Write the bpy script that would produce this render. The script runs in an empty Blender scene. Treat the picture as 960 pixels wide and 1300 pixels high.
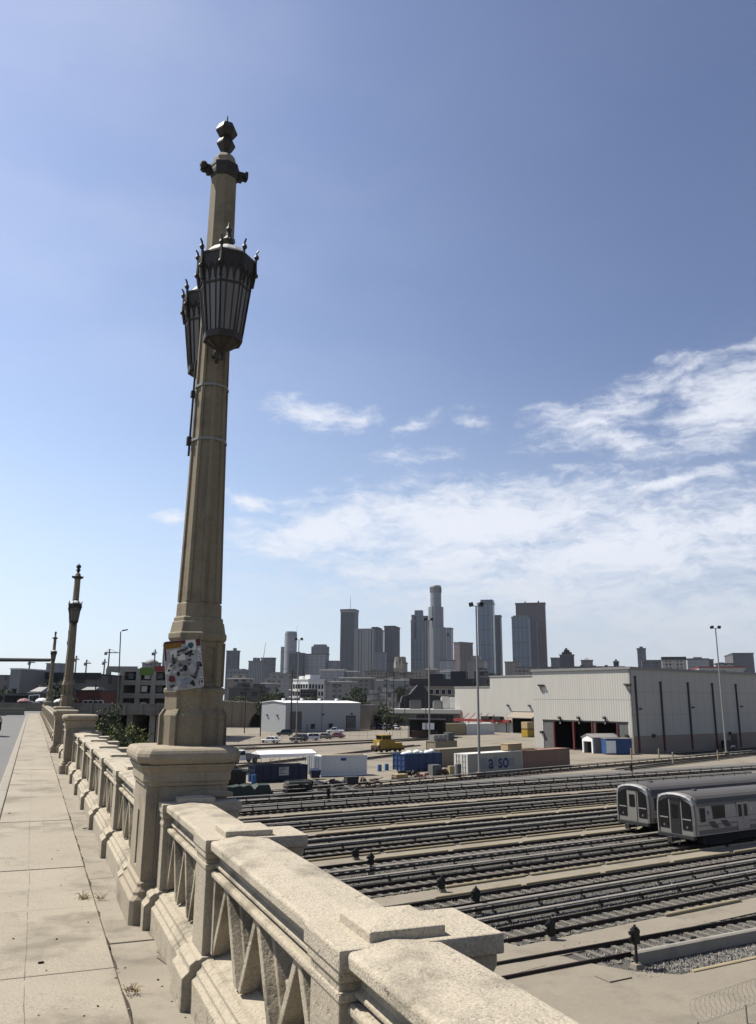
import bpy, math, random
from math import sin, cos, radians as R, degrees, atan2, sqrt, pi, floor, tan
from mathutils import Vector, Matrix
random.seed(7)
scene = bpy.context.scene
COL = scene.collection

# ------------------------------------------------------------------ camera model (used for the camera and for siting things)
F, CX, CY = 1040.0, 480.0, 640.0
PITCH, ROLL = R(13.4), R(0.4)
EYE = Vector((0, 0, 10.0))
ZS = 8.25                      # sidewalk level
BA = R(22.2)                   # heading of the bridge, left of the view
YA = R(33.0)                   # heading of the yard tracks


def ray(px, py):
    x = (px - CX) / F
    y = -(py - CY) / F
    x, y = x * cos(ROLL) - y * sin(ROLL), x * sin(ROLL) + y * cos(ROLL)
    return Vector((x, cos(PITCH) - y * sin(PITCH), sin(PITCH) + y * cos(PITCH)))


def at(px, py, z=0.0):
    d = ray(px, py)
    return EYE + d * ((z - EYE.z) / d.z)


def aty(px, py, Y):
    d = ray(px, py)
    return EYE + d * (Y / d.y)


def br(s, t, z=0.0):           # bridge frame -> world
    return Vector((-sin(BA) * s + cos(BA) * t, cos(BA) * s + sin(BA) * t, ZS + z))


def yd(u, n, z=0.0):           # yard frame -> world
    return Vector((cos(YA) * u - sin(YA) * n, sin(YA) * u + cos(YA) * n, z))


# ------------------------------------------------------------------ mesh builder
class MB:
    def __init__(self):
        self.v, self.f = [], []

    def add(self, vs, fs):
        o = len(self.v)
        self.v += [tuple(p) for p in vs]
        self.f += [tuple(i + o for i in q) for q in fs]
        return self

    def box(self, x0, x1, y0, y1, z0, z1):
        if x0 > x1: x0, x1 = x1, x0
        if y0 > y1: y0, y1 = y1, y0
        if z0 > z1: z0, z1 = z1, z0
        return self.add([(x0, y0, z0), (x1, y0, z0), (x1, y1, z0), (x0, y1, z0), (x0, y0, z1), (x1, y0, z1), (x1, y1, z1), (x0, y1, z1)],
                        [(0, 3, 2, 1), (4, 5, 6, 7), (0, 1, 5, 4), (1, 2, 6, 5), (2, 3, 7, 6), (3, 0, 4, 7)])

    def obox(self, c, size, rz=0.0, rx=0.0, ry=0.0):
        m = Matrix.Translation(c) @ Matrix.Rotation(rz, 4, 'Z') @ Matrix.Rotation(ry, 4, 'Y') @ Matrix.Rotation(rx, 4, 'X')
        b = MB().box(-size[0] / 2, size[0] / 2, -size[1] / 2, size[1] / 2, -size[2] / 2, size[2] / 2)
        return self.add([m @ Vector(p) for p in b.v], b.f)

    def loft(self, rings, cap=True, closed=True):
        n = len(rings[0])
        vs = [p for r in rings for p in r]
        fs = []
        for i in range(len(rings) - 1):
            for j in range(n if closed else n - 1):
                k = (j + 1) % n
                fs.append((i * n + j, i * n + k, (i + 1) * n + k, (i + 1) * n + j))
        if cap:
            fs.append(tuple(range(n - 1, -1, -1)))
            fs.append(tuple(range((len(rings) - 1) * n, len(rings) * n)))
        return self.add(vs, fs)

    def prism(self, pts, z0, z1):
        a = sum(pts[i][0] * pts[(i + 1) % len(pts)][1] - pts[(i + 1) % len(pts)][0] * pts[i][1] for i in range(len(pts)))
        if a < 0: pts = pts[::-1]
        return self.loft([[(x, y, z0) for x, y in pts], [(x, y, z1) for x, y in pts]])

    def ex(self, prof, a0, a1, axis='y'):
        """profile of (h, z) pairs swept along an axis"""
        if axis == 'y':
            r = [[(h, a, z) for h, z in prof] for a in (a0, a1)]
        else:
            r = [[(a, h, z) for h, z in prof] for a in (a0, a1)]
        ar = sum(prof[i][0] * prof[(i + 1) % len(prof)][1] - prof[(i + 1) % len(prof)][0] * prof[i][1] for i in range(len(prof)))
        flip = (ar > 0) if axis == 'y' else (ar < 0)
        if flip: r = [q[::-1] for q in r]
        return self.loft(r)

    def lathe(self, prof, n=8, c=(0, 0), rot=None, sx=1.0, sy=1.0):
        if rot is None: rot = pi / n
        rings = []
        for r, z in prof:
            r = max(r, 1e-4) / cos(pi / n) if n <= 12 else max(r, 1e-4)
            rings.append([(c[0] + sx * r * cos(rot + 2 * pi * k / n), c[1] + sy * r * sin(rot + 2 * pi * k / n), z) for k in range(n)])
        return self.loft(rings)

    def tube(self, pts, r, n=8, r1=None):
        pts = [Vector(p) for p in pts]
        if r1 is None: r1 = r
        rings = []
        L = len(pts)
        for i, p in enumerate(pts):
            d = (pts[min(i + 1, L - 1)] - pts[max(i - 1, 0)]).normalized()
            a = d.orthogonal().normalized() if abs(d.z) > .99 else d.cross(Vector((0, 0, 1))).normalized()
            b = d.cross(a)
            rr = r + (r1 - r) * i / max(1, L - 1)
            rings.append([p + (a * cos(2 * pi * k / n) + b * sin(2 * pi * k / n)) * rr for k in range(n)])
        return self.loft([[tuple(q) for q in g] for g in rings])

    def ball(self, c, r, n=10, m=6, sz=1.0):
        rings = []
        for i in range(m + 1):
            a = -pi / 2 + pi * i / m
            rr = max(cos(a) * r, 1e-4)
            rings.append([(c[0] + rr * cos(2 * pi * k / n), c[1] + rr * sin(2 * pi * k / n), c[2] + sin(a) * r * sz) for k in range(n)])
        return self.loft(rings)

    def mesh(self, name):
        m = bpy.data.meshes.new(name)
        m.from_pydata(self.v, [], self.f)
        m.update()
        return m

    def build(self, name, mat, parent=None, bevel=0.0, smooth=False, label=None, seg=2):
        o = bpy.data.objects.new(name, self.mesh(name))
        COL.objects.link(o)
        o.data.materials.append(mat)
        if parent: o.parent = parent
        if label: o['label'] = label
        if smooth:
            for p in o.data.polygons: p.use_smooth = True
        if bevel:
            b = o.modifiers.new('bevel', 'BEVEL')
            b.width = bevel; b.segments = seg; b.limit_method = 'ANGLE'; b.angle_limit = R(35)
        return o


def tag(o, label, cat, group=None):
    o['label'] = label; o['category'] = cat
    if group: o['group'] = group
    return o


def thing(name, label, cat, loc=(0, 0, 0), rz=0.0, group=None):
    o = bpy.data.objects.new(name, None)
    o.empty_display_size = 0.3
    COL.objects.link(o)
    o.location = loc; o.rotation_euler = (0, 0, rz)
    return tag(o, label, cat, group)


def place(o, loc, rz=0.0):
    o.location = loc; o.rotation_euler = (0, 0, rz)
    return o


def struct(o):
    o['kind'] = 'structure'
    return o


def dup(root, loc, rz, label=None, group=None, scale=None):
    r = root.copy(); COL.objects.link(r); r.location = loc; r.rotation_euler = (0, 0, rz)
    if label: r['label'] = label
    if group: r['group'] = group
    if scale: r.scale = scale
    for ch in root.children:
        c = ch.copy(); COL.objects.link(c); c.parent = r
        for g in ch.children:
            d = g.copy(); COL.objects.link(d); d.parent = c
    return r


def dup_part(part, parent, loc=None, scale=None):
    c = part.copy(); COL.objects.link(c); c.parent = parent
    if loc is not None: c.location = loc
    if scale is not None: c.scale = scale
    for g in part.children:
        d = g.copy(); COL.objects.link(d); d.parent = c
    return c


# ------------------------------------------------------------------ materials
def newmat(name):
    m = bpy.data.materials.new(name); m.use_nodes = True
    nt = m.node_tree
    return m, nt, nt.nodes['Principled BSDF']


def nd(nt, typ, **kw):
    n = nt.nodes.new(typ)
    for k, v in kw.items():
        if k.startswith('i_'):
            key = k[2:]
            n.inputs[int(key) if key.isdigit() else key].default_value = v
        else:
            setattr(n, k, v)
    return n


def math_n(nt, op, a, b=None, c=None):
    n = nt.nodes.new('ShaderNodeMath'); n.operation = op
    for i, q in enumerate((a, b, c)):
        if q is None: continue
        if isinstance(q, (int, float)): n.inputs[i].default_value = q
        else: nt.links.new(q, n.inputs[i])
    return n.outputs[0]


def mixc(nt, fac, a, b, mode='MIX'):
    n = nt.nodes.new('ShaderNodeMix'); n.data_type = 'RGBA'; n.blend_type = mode
    for key, q in ((0, fac), (6, a), (7, b)):
        if isinstance(q, (int, float)): n.inputs[key].default_value = q
        elif isinstance(q, tuple): n.inputs[key].default_value = (q + (1,))[:4]
        else: nt.links.new(q, n.inputs[key])
    return n.outputs[2]


def ramp(nt, fac, p0, p1):
    n = nt.nodes.new('ShaderNodeMapRange'); n.clamp = True; n.interpolation_type = 'SMOOTHSTEP'
    n.inputs[1].default_value = p0; n.inputs[2].default_value = p1
    nt.links.new(fac, n.inputs[0])
    return n.outputs[0]


def noise(nt, vec, scale, detail=4, rough=.55):
    n = nd(nt, 'ShaderNodeTexNoise', i_Scale=scale, i_Detail=detail, i_Roughness=rough)
    nt.links.new(vec, n.inputs['Vector'])
    return n.outputs['Fac']


def coords(nt, space='Object'):
    return nd(nt, 'ShaderNodeTexCoord').outputs[space]


def worldpos(nt):
    return nd(nt, 'ShaderNodeNewGeometry').outputs['Position']


def alb(c, k=.55):
    return tuple(q * (.8 if max(c) > .58 else k) for q in c)


def pm(name, c, var=.25, scale=1.5, fine=30., fvar=.15, rough=.85, bump=.0, bdist=.01, metal=0., dirt=None, dscale=.5, damt=.5, world=False, spec=.3, streak=0., pits=0., spots=0., chips=0.):
    """base colour with large and fine variation, optional dirt patches, vertical streaks and bump"""
    m, nt, b = newmat(name)
    if not name.startswith('leaves'):
        c = alb(c); dirt = alb(dirt) if dirt else None
    vec = worldpos(nt) if world else coords(nt)
    big = noise(nt, vec, scale, 5)
    sm = noise(nt, vec, fine, 3, .6)
    k = math_n(nt, 'ADD', math_n(nt, 'MULTIPLY', math_n(nt, 'SUBTRACT', big, .5), 2 * var), 1.0)
    k2 = math_n(nt, 'ADD', math_n(nt, 'MULTIPLY', math_n(nt, 'SUBTRACT', sm, .5), 2 * fvar), 1.0)
    kk = math_n(nt, 'MULTIPLY', k, k2)
    col = mixc(nt, 1.0, tuple(c), nd(nt, 'ShaderNodeCombineColor').outputs[0], 'MULTIPLY')
    cc = col.node.inputs[7].links[0].from_node
    for i in range(3): nt.links.new(kk, cc.inputs[i])
    if pits:
        pt_ = ramp(nt, noise(nt, vec, fine * 1.15, 2, .5), .36, .46)
        pl_ = ramp(nt, noise(nt, vec, fine * .8, 2, .5), .58, .66)
        wear = math_n(nt, 'ADD', .35, math_n(nt, 'MULTIPLY', ramp(nt, noise(nt, vec, scale * 1.7, 4, .6), .38, .62), .9))
        col = mixc(nt, math_n(nt, 'MULTIPLY', math_n(nt, 'MULTIPLY', math_n(nt, 'SUBTRACT', 1.0, pt_), pits), wear), col, tuple(q * .35 for q in c))
        col = mixc(nt, math_n(nt, 'MULTIPLY', pl_, pits * .6), col, tuple(min(1, q * 1.5) for q in c))
    if dirt:
        d = ramp(nt, noise(nt, vec, dscale, 6, .65), .48, .68)
        col = mixc(nt, math_n(nt, 'MULTIPLY', d, damt), col, tuple(dirt))
    if spots:
        for sc_, th_ in ((2.3, .035), (5.1, .05)):
            vo = nd(nt, 'ShaderNodeTexVoronoi', i_Scale=sc_); nt.links.new(vec, vo.inputs['Vector'])
            f_ = math_n(nt, 'MULTIPLY', math_n(nt, 'LESS_THAN', math_n(nt, 'ADD', vo.outputs['Distance'], math_n(nt, 'MULTIPLY', sm, .03)), th_ + .015), spots)
            col = mixc(nt, f_, col, tuple(q * .35 for q in c))
    if streak:
        mp = nd(nt, 'ShaderNodeMapping'); mp.inputs['Scale'].default_value = (1, 1, .06)
        nt.links.new(vec, mp.inputs['Vector'])
        st = ramp(nt, noise(nt, mp.outputs[0], 9., 4), .52, .75)
        col = mixc(nt, math_n(nt, 'MULTIPLY', st, streak), col, tuple(q * .45 for q in c))
    nt.links.new(col, b.inputs['Base Color'])
    b.inputs['Roughness'].default_value = rough
    b.inputs['Metallic'].default_value = metal
    b.inputs['Specular IOR Level'].default_value = spec
    if bump:
        bp = nd(nt, 'ShaderNodeBump', i_Strength=bump, i_Distance=bdist)
        hgt = sm
        if chips:
            ch = ramp(nt, noise(nt, vec, 11., 5, .6), .30, .42)
            hgt = math_n(nt, 'ADD', sm, math_n(nt, 'MULTIPLY', ch, chips))
        nt.links.new(hgt, bp.inputs['Height'])
        nt.links.new(bp.outputs[0], b.inputs['Normal'])
    return m


def facade(name, wall, glass, su=4., sz=4., fu=.6, fz=.6, rough=.5, hz=None):
    """window grid of a far building: width fu of every su metres, height fz of every sz metres"""
    wall = alb(wall, .56); glass = alb(glass, .27)
    m, nt, b = newmat(name)
    tc = nd(nt, 'ShaderNodeTexCoord')
    cr = nd(nt, 'ShaderNodeVectorMath', operation='CROSS_PRODUCT'); cr.inputs[1].default_value = (0, 0, 1)
    nt.links.new(tc.outputs['Normal'], cr.inputs[0])
    dt = nd(nt, 'ShaderNodeVectorMath', operation='DOT_PRODUCT')
    nt.links.new(tc.outputs['Object'], dt.inputs[0]); nt.links.new(cr.outputs[0], dt.inputs[1])
    sep = nd(nt, 'ShaderNodeSeparateXYZ'); nt.links.new(tc.outputs['Object'], sep.inputs[0])
    sn = nd(nt, 'ShaderNodeSeparateXYZ'); nt.links.new(tc.outputs['Normal'], sn.inputs[0])
    u = math_n(nt, 'FRACT', math_n(nt, 'ADD', math_n(nt, 'DIVIDE', dt.outputs['Value'], su), 100.5))
    z = math_n(nt, 'FRACT', math_n(nt, 'DIVIDE', sep.outputs[2], sz))
    a = math_n(nt, 'LESS_THAN', u, fu)
    c = math_n(nt, 'LESS_THAN', z, fz)
    w = math_n(nt, 'MULTIPLY', math_n(nt, 'MULTIPLY', a, c), math_n(nt, 'LESS_THAN', math_n(nt, 'ABSOLUTE', sn.outputs[2]), .5))
    # slight per-cell change so that panes differ
    cb = nd(nt, 'ShaderNodeCombineXYZ')
    nt.links.new(math_n(nt, 'FLOOR', math_n(nt, 'DIVIDE', dt.outputs['Value'], su)), cb.inputs[0])
    nt.links.new(math_n(nt, 'FLOOR', math_n(nt, 'DIVIDE', sep.outputs[2], sz)), cb.inputs[1])
    wn = nd(nt, 'ShaderNodeTexWhiteNoise'); nt.links.new(cb.outputs[0], wn.inputs[0])
    gl = mixc(nt, math_n(nt, 'MULTIPLY', wn.outputs['Value'], .5), tuple(glass), tuple(q * 1.7 for q in glass))
    big = noise(nt, tc.outputs['Object'], .05, 3)
    wl = mixc(nt, math_n(nt, 'MULTIPLY', big, .5), tuple(wall), tuple(q * .75 for q in wall))
    if sz < 100:
        # structural bays and service storeys, wide enough to read from afar
        bay = math_n(nt, 'LESS_THAN', math_n(nt, 'FRACT', math_n(nt, 'ADD', math_n(nt, 'DIVIDE', dt.outputs['Value'], su * 3.0), 50.2)), .3)
        belt = math_n(nt, 'LESS_THAN', math_n(nt, 'FRACT', math_n(nt, 'ADD', math_n(nt, 'DIVIDE', sep.outputs[2], sz * 11.), .13)), .1)
        flo = math_n(nt, 'LESS_THAN', math_n(nt, 'FRACT', math_n(nt, 'DIVIDE', sep.outputs[2], sz * 2.)), .38)
        gl = mixc(nt, math_n(nt, 'MULTIPLY', bay, .75), gl, tuple(wall))
        gl = mixc(nt, math_n(nt, 'MULTIPLY', flo, .25), gl, tuple(wall))
        gl = mixc(nt, math_n(nt, 'MULTIPLY', belt, .6), gl, tuple(q * .5 for q in glass))
    nt.links.new(mixc(nt, w, wl, gl), b.inputs['Base Color'])
    b.inputs['Roughness'].default_value = rough
    b.inputs['Specular IOR Level'].default_value = .3
    return m


def corrugated(name, c, pitch=.3, rough=.6, var=.08, metal=0., axis_amt=.6):
    """ribbed sheet: vertical ribs by bump, pitch metres apart"""
    c = alb(c, .62)
    m, nt, b = newmat(name)
    tc = nd(nt, 'ShaderNodeTexCoord')
    cr = nd(nt, 'ShaderNodeVectorMath', operation='CROSS_PRODUCT'); cr.inputs[1].default_value = (0, 0, 1)
    nt.links.new(tc.outputs['Normal'], cr.inputs[0])
    dt = nd(nt, 'ShaderNodeVectorMath', operation='DOT_PRODUCT')
    nt.links.new(tc.outputs['Object'], dt.inputs[0]); nt.links.new(cr.outputs[0], dt.inputs[1])
    w = math_n(nt, 'SINE', math_n(nt, 'MULTIPLY', dt.outputs['Value'], 2 * pi / pitch))
    bp = nd(nt, 'ShaderNodeBump', i_Strength=axis_amt, i_Distance=pitch * .12)
    nt.links.new(w, bp.inputs['Height']); nt.links.new(bp.outputs[0], b.inputs['Normal'])
    vec = tc.outputs['Object']
    mp = nd(nt, 'ShaderNodeMapping'); mp.inputs['Scale'].default_value = (1, 1, .15); nt.links.new(vec, mp.inputs[0])
    k = noise(nt, mp.outputs[0], .6, 6, .6)
    nt.links.new(mixc(nt, k, tuple(q * (1 - var * 2) for q in c), tuple(q * (1 + var) for q in c)), b.inputs['Base Color'])
    b.inputs['Roughness'].default_value = rough; b.inputs['Metallic'].default_value = metal
    b.inputs['Specular IOR Level'].default_value = .3
    return m


M = {}
M['concrete'] = pm('old_bridge_concrete', (.50, .435, .325), .2, 2.2, 60., .35, .9, .7, .006, pits=.35, dirt=(.17, .145, .105), dscale=2.3, damt=.75, streak=.3, chips=1.2)
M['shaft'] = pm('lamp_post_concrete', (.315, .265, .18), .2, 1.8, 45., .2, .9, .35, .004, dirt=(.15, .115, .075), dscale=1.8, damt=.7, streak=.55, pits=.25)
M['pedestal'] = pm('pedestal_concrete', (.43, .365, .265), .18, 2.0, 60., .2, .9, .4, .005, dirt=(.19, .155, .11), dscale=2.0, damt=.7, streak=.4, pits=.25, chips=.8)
M['coping'] = pm('coping_concrete', (.56, .49, .375), .18, 2.6, 95., .45, .92, .8, .006, pits=.5, dirt=(.23, .2, .15), dscale=1.6, damt=.85, chips=1.0)
M['sidewalk'] = pm('sidewalk_concrete', (.42, .37, .285), .2, .8, 60., .28, .9, .35, .004, dirt=(.235, .2, .15), dscale=1.3, damt=.85, world=True, pits=.4, spots=.55)
M['gutter'] = pm('gutter_strip_concrete', (.36, .315, .245), .22, 1.6, 60., .22, .9, .35, .004, dirt=(.19, .165, .125), dscale=2.3, damt=.7, world=True)
M['joint'] = pm('dirt_in_joints', (.1, .08, .06), .3, 5, 40)
M['grit'] = pm('grit_and_dust', (.24, .2, .15), .35, 6, 90, .5, .95, .5, .004, world=True)
M['kerb'] = pm('kerb_concrete', (.4, .36, .29), .2, 2, 50, .2, dirt=(.2, .18, .14), dscale=2, world=True)
M['asphalt'] = pm('road_asphalt', (.2, .195, .185), .15, .3, 40, .2, .9, .3, .004, world=True)
M['bronze'] = pm('weathered_bronze', (.06, .052, .042), .25, 6, 40, .2, .55, metal=.3)
M['lampglass'] = pm('milky_lamp_glass', (.2, .18, .15), .25, 5, 30, .1, .35, spec=.5)
M['ground'] = pm('yard_concrete', (.30, .26, .2), .2, .08, 3., .15, .95, dirt=(.16, .145, .115), dscale=.12, damt=.7, world=True)
M['walk'] = pm('walkway_concrete', (.315, .275, .21), .16, .35, 6., .15, .95, dirt=(.2, .175, .135), dscale=.5, damt=.5, world=True)
M['ballast'] = pm('track_ballast', (.12, .113, .098), .2, .6, 8., .8, .98, .9, .06, world=True, pits=.7, dirt=(.05, .046, .04), dscale=.6, damt=.6)
M['stonepale'] = pm('pale_ballast_stone', (.36, .34, .30), .4, 2, 9, .4, .95, world=True)
M['stonedark'] = pm('dark_ballast_stone', (.13, .12, .11), .4, 2, 9, .4, .95, world=True)
M['gravel'] = pm('pale_gravel', (.19, .18, .165), .2, .4, 9., .6, .98, .9, .05, world=True, pits=.5)
M['sleeper'] = pm('concrete_sleeper', (.2, .18, .15), .25, 1.2, 14, .3, .95)
M['rail'] = pm('rusty_rail', (.06, .045, .035), .2, 2, 30, .2, .6, metal=.4)
M['cover'] = pm('third_rail_cover_grey', (.38, .35, .30), .14, .7, 8, .1, .75, spec=.12, dirt=(.2, .19, .18), dscale=.8, damt=.4)
M['darksteel'] = pm('dark_steel', (.035, .035, .035), .2, 4, 20, .2, .6)
M['yellowkerb'] = pm('faded_yellow_paint', (.40, .33, .20), .2, 1.2, 12, .25, .85, dirt=(.27, .24, .19), dscale=1.3, damt=.7)
M['black'] = pm('black_paint', (.012, .012, .012), .2, 3, 20, .1, .5)
M['dark'] = pm('dark_interior', (.02, .02, .02), .2, 1, 8, .1, .9)
M['grey'] = pm('grey_paint', (.3, .3, .29), .1, 1, 12, .08, .6)
M['galv'] = pm('galvanised_steel', (.36, .35, .33), .12, 1, 12, .08, .6, metal=.2)
M['white'] = pm('white_paint', (.75, .75, .72), .06, .7, 8, .04, .6)
M['offwhite'] = pm('off_white_paint', (.6, .58, .52), .08, .7, 8, .05, .7)
M['red'] = pm('red_paint', (.35, .045, .04), .15, 1, 10, .1, .6)
M['darkred'] = pm('dark_red_paint', (.16, .03, .03), .2, 1, 10, .1, .6)
M['blue'] = pm('blue_paint', (.035, .09, .24), .15, 1, 10, .1, .55)
M['brightblue'] = pm('bright_blue_plastic', (.05, .17, .42), .1, 1, 10, .08, .4)
M['navy'] = pm('navy_paint', (.018, .028, .065), .2, 1.5, 10, .15, .55)
M['greentarp'] = pm('dark_green_tarp', (.035, .055, .04), .3, 1.2, 8, .2, .7)
M['yellow'] = pm('yellow_machine_paint', (.5, .32, .035), .15, 1.5, 10, .12, .5, dirt=(.2, .13, .05), dscale=1.5, damt=.6)
M['wood'] = pm('pale_plywood', (.48, .36, .2), .15, 1.2, 14, .12, .8)
M['glassdark'] = pm('dark_window_glass', (.015, .016, .018), .2, 2, 5, .1, .2, spec=.3)
M['tyre'] = pm('tyre_rubber', (.02, .02, .02), .2, 4, 20, .1, .8)
M['rim'] = pm('wheel_rim', (.35, .35, .35), .1, 3, 20, .05, .35, metal=.7)
M['steel'] = pm('brushed_train_steel', (.56, .51, .46), .07, .6, 10, .05, .45, metal=.35)
M['frontsteel'] = pm('shade_toned_cab_steel', (.33, .31, .285), .1, 1.2, 10, .08, .5, metal=.3)  # darker copy of the train steel; weak grazing sun put into the colour
M['roofsteel'] = pm('train_roof_grey', (.115, .108, .1), .12, .5, 6, .1, .6)
M['steelrim'] = pm('sunlit_toned_train_rim', (.57, .555, .52), .05, 1, 10, .03, .42, metal=.7)  # top of the rim only; sunlight on the roof edge put into the colour
M['trainmask'] = pm('black_cab_mask', (.014, .014, .016), .2, 2, 8, .1, .25, spec=.5)
M['shedlit'] = corrugated('pale_ribbed_cladding', (.565, .545, .49), .6, .7, .06, 0., .22)
M['shedside'] = pm('plain_pale_cladding', (.575, .56, .50), .06, .12, 4, .03, .7, streak=.10)
M['tan'] = pm('tan_block', (.36, .30, .24), .1, .4, 6, .1, .9)
M['containerwhite'] = corrugated('white_container_sheet', (.62, .63, .62), .28, .6, .12)
M['containercream'] = corrugated('cream_container_sheet', (.5, .47, .38), .28, .6, .12)
M['containerbrown'] = corrugated('brown_container_sheet', (.31, .185, .125), .28, .65, .12)
M['containertan'] = corrugated('tan_container_sheet', (.44, .36, .21), .28, .65, .1)
M['containerbeige'] = corrugated('beige_container_sheet', (.33, .29, .2), .28, .65, .1)
M['bluebin'] = corrugated('blue_bin_sheet', (.03, .065, .17), .8, .6, .2)
M['tarmacgreen'] = pm('green_panel', (.16, .28, .05), .1, .5, 4, .1, .8)
M['brick'] = pm('dark_brick', (.14, .05, .04), .2, .4, 5, .2, .9)
M['viaduct'] = pm('grey_viaduct_concrete', (.31, .285, .235), .15, .12, 2, .15, .95, dirt=(.1, .09, .075), dscale=.2, damt=.6, streak=.3)
M['garage'] = pm('garage_concrete', (.42, .385, .32), .12, .15, 2, .1, .95, streak=.2)
M['beigewall'] = pm('beige_abutment_concrete', (.33, .28, .2), .15, .15, 2, .1, .95, streak=.25)
M['bark'] = pm('bark', (.06, .045, .03), .3, 3, 20, .3, .95)
M['leafA'] = pm('leaves_dark', (.042, .055, .02), .5, 1.3, 6, .5, .65)
M['leafB'] = pm('leaves_light', (.11, .12, .03), .5, 1.6, 6, .5, .6)
M['leafC'] = pm('leaves_grey', (.035, .045, .022), .5, .4, 3, .4, .8)
M['drygrass'] = pm('dry_grass', (.33, .24, .1), .4, 30, 90, .3, .9)
M['stickerwhite'] = pm('worn_white_sticker', (.5, .5, .5), .2, 14, 60, .2, .6)
M['letterblue'] = pm('faded_blue_lettering', (.035, .05, .22), .1, 2, 10, .1, .6)
M['patch'] = pm('grey_patch_paint', (.34, .35, .34), .1, 2, 10, .1, .6)
M['rust'] = pm('rusty_scrap', (.1, .065, .045), .4, 2, 9, .4, .9)
M['scrapgrey'] = pm('grey_scrap', (.16, .16, .155), .4, 2, 9, .3, .8)
M['pink'] = pm('pink_canvas', (.42, .24, .25), .1, 3, 10, .1, .8)
M['slate'] = pm('dark_slate_cladding', (.045, .045, .05), .15, .1, 2, .1, .7)
M['whiteroof'] = pm('white_metal_roof', (.8, .8, .79), .04, .3, 4, .03, .5)
M['earth'] = pm('earth', (.2, .17, .13), .2, .05, 1, .2, .95, world=True)
# ================================================================== THE BRIDGE
B0 = br(0, 0)


def bstruct(name, mb, mat, bevel=0):
    o = struct(mb.build(name, mat, None, bevel))
    return place(o, B0, BA)


def jitter_slabs(t0, t1, s0, s1, pitch, top, phase, g=.012):
    mb = MB(); s = s0 + phase
    while s < s1:
        e = s + pitch * random.uniform(.97, 1.03)
        mb.box(t0, t1, s + g / 2, e - g / 2, -.12, top + random.uniform(-.004, .003))
        s = e
    return mb


bstruct('sidewalk', jitter_slabs(-.275, .676, -3, 98, 1.86, 0, 1.85), M['sidewalk'], .008)
bstruct('sidewalk_edge_strip', jitter_slabs(.685, 1.3, -3, 98, 2.3, -.014, .6, .012), M['gutter'], .01)
bstruct('sidewalk_bed', MB().box(-.3, 1.2, -3, 98, -.3, -.035), M['joint'])
ck = MB(); s = 3.
while s < 40:
    e = s + random.uniform(.15, .6); n = 6
    if random.random() < .72:
        w1_, w2_ = random.uniform(.003, .016), random.uniform(.006, .022)
        L_ = [(.678 - w1_ * random.uniform(.4, 1) * sin(pi * k / n), s + (e - s) * k / n, .0035) for k in range(n + 1)]
        R_ = [(.680 + w2_ * random.uniform(.4, 1) * sin(pi * k / n) + .002, s + (e - s) * k / n, -.0105) for k in range(n, -1, -1)]
        ck.add(L_ + R_, [tuple(range(2 * n + 2))[::-1]])
    s = e
bstruct('sidewalk_crack_dirt', ck, M['joint'])
dt_ = MB(); s = 3.
while s < 24:
    e = s + random.uniform(.25, .9); n = 8
    w1_ = random.uniform(.02, .09)
    Lp = [(1.035 - w1_ * random.uniform(.25, 1) * sin(pi * k / n) - .004, s + (e - s) * k / n, -.0095) for k in range(n + 1)]
    dt_.add(Lp + [(1.06, e, -.0095), (1.06, s, -.0095)], [tuple(range(n + 3))[::-1]])
    s = e + random.uniform(0, .3)
bstruct('dirt_along_balustrade', dt_, M['grit'])
hc = MB()
for (t_, s0_, s1_, amp) in ((.13, 4.5, 30, .012), (-.1, 6.3, 7.9, .03), (.45, 9.2, 10.1, .04), (.3, 12.4, 14.2, .03)):
    n = int((s1_ - s0_) / .12); x = t_
    pl_, pr_ = [], []
    for k in range(n + 1):
        x += random.uniform(-amp, amp) * .3
        w_ = random.uniform(.0008, .0024)
        pl_.append((x - w_, s0_ + (s1_ - s0_) * k / n, .0046)); pr_.append((x + w_, s0_ + (s1_ - s0_) * k / n, .0046))
    for k in range(n):
        if random.random() < .75: hc.add([pl_[k], pr_[k], pr_[k + 1], pl_[k + 1]], [(0, 1, 2, 3)])
bstruct('sidewalk_hairline_cracks', hc, M['gutter'])
kb = MB(); s = -3.
while s < 97:
    kb.box(-.46, -.285, s + .006, s + 2.99, -.3, .004); s += 3
bstruct('kerb', kb, M['kerb'], .02)
bstruct('road', MB().box(-12.5, -.46, -6, 98, -.30, -.16), M['asphalt'])
line = MB(); s = 0
while s < 95:
    line.box(-4.25, -4.15, s, s + 3, -.158, -.155); s += 9
bstruct('road_markings', line, M['offwhite'])
deck = MB().box(-13.2, 1.62, -8, 99, -1.5, -.31)
for s in (-4, 28, 62, 92):
    for t in (-11, -6, -1): deck.box(t - .7, t + .7, s - .8, s + .8, -ZS - .3, -1.5)
bstruct('bridge_deck', deck, M['viaduct'])
bstruct('far_kerb', MB().box(-13.1, -12.5, -6, 98, -.3, .05), M['kerb'])

# ---- balustrade -------------------------------------------------------------------------------------
# local frame of a balustrade: x = outwards from the inner coping edge, y = along the bridge


def bay_base(L):
    m = MB()
    m.ex([(-.07, -.05), (-.07, .15), (-.045, .172), (-.045, .19), (-.015, .212), (-.015, .235), (.02, .25), (.05, .252), (.13, .29), (.35, .29), (.35, -.5), (-.05, -.5)], 0, L)
    return m


def bay_rail(L):
    m = MB()
    m.box(.065, .33, 0, L, .735, .845)
    m.ex([(.03, .695), (.018, .703), (.018, .722), (.03, .735), (.34, .735), (.34, .695)], 0, L)
    m.ex([(.07, .747), (.042, .752), (.042, .768), (.07, .785)], 0, L)
    return m


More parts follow.
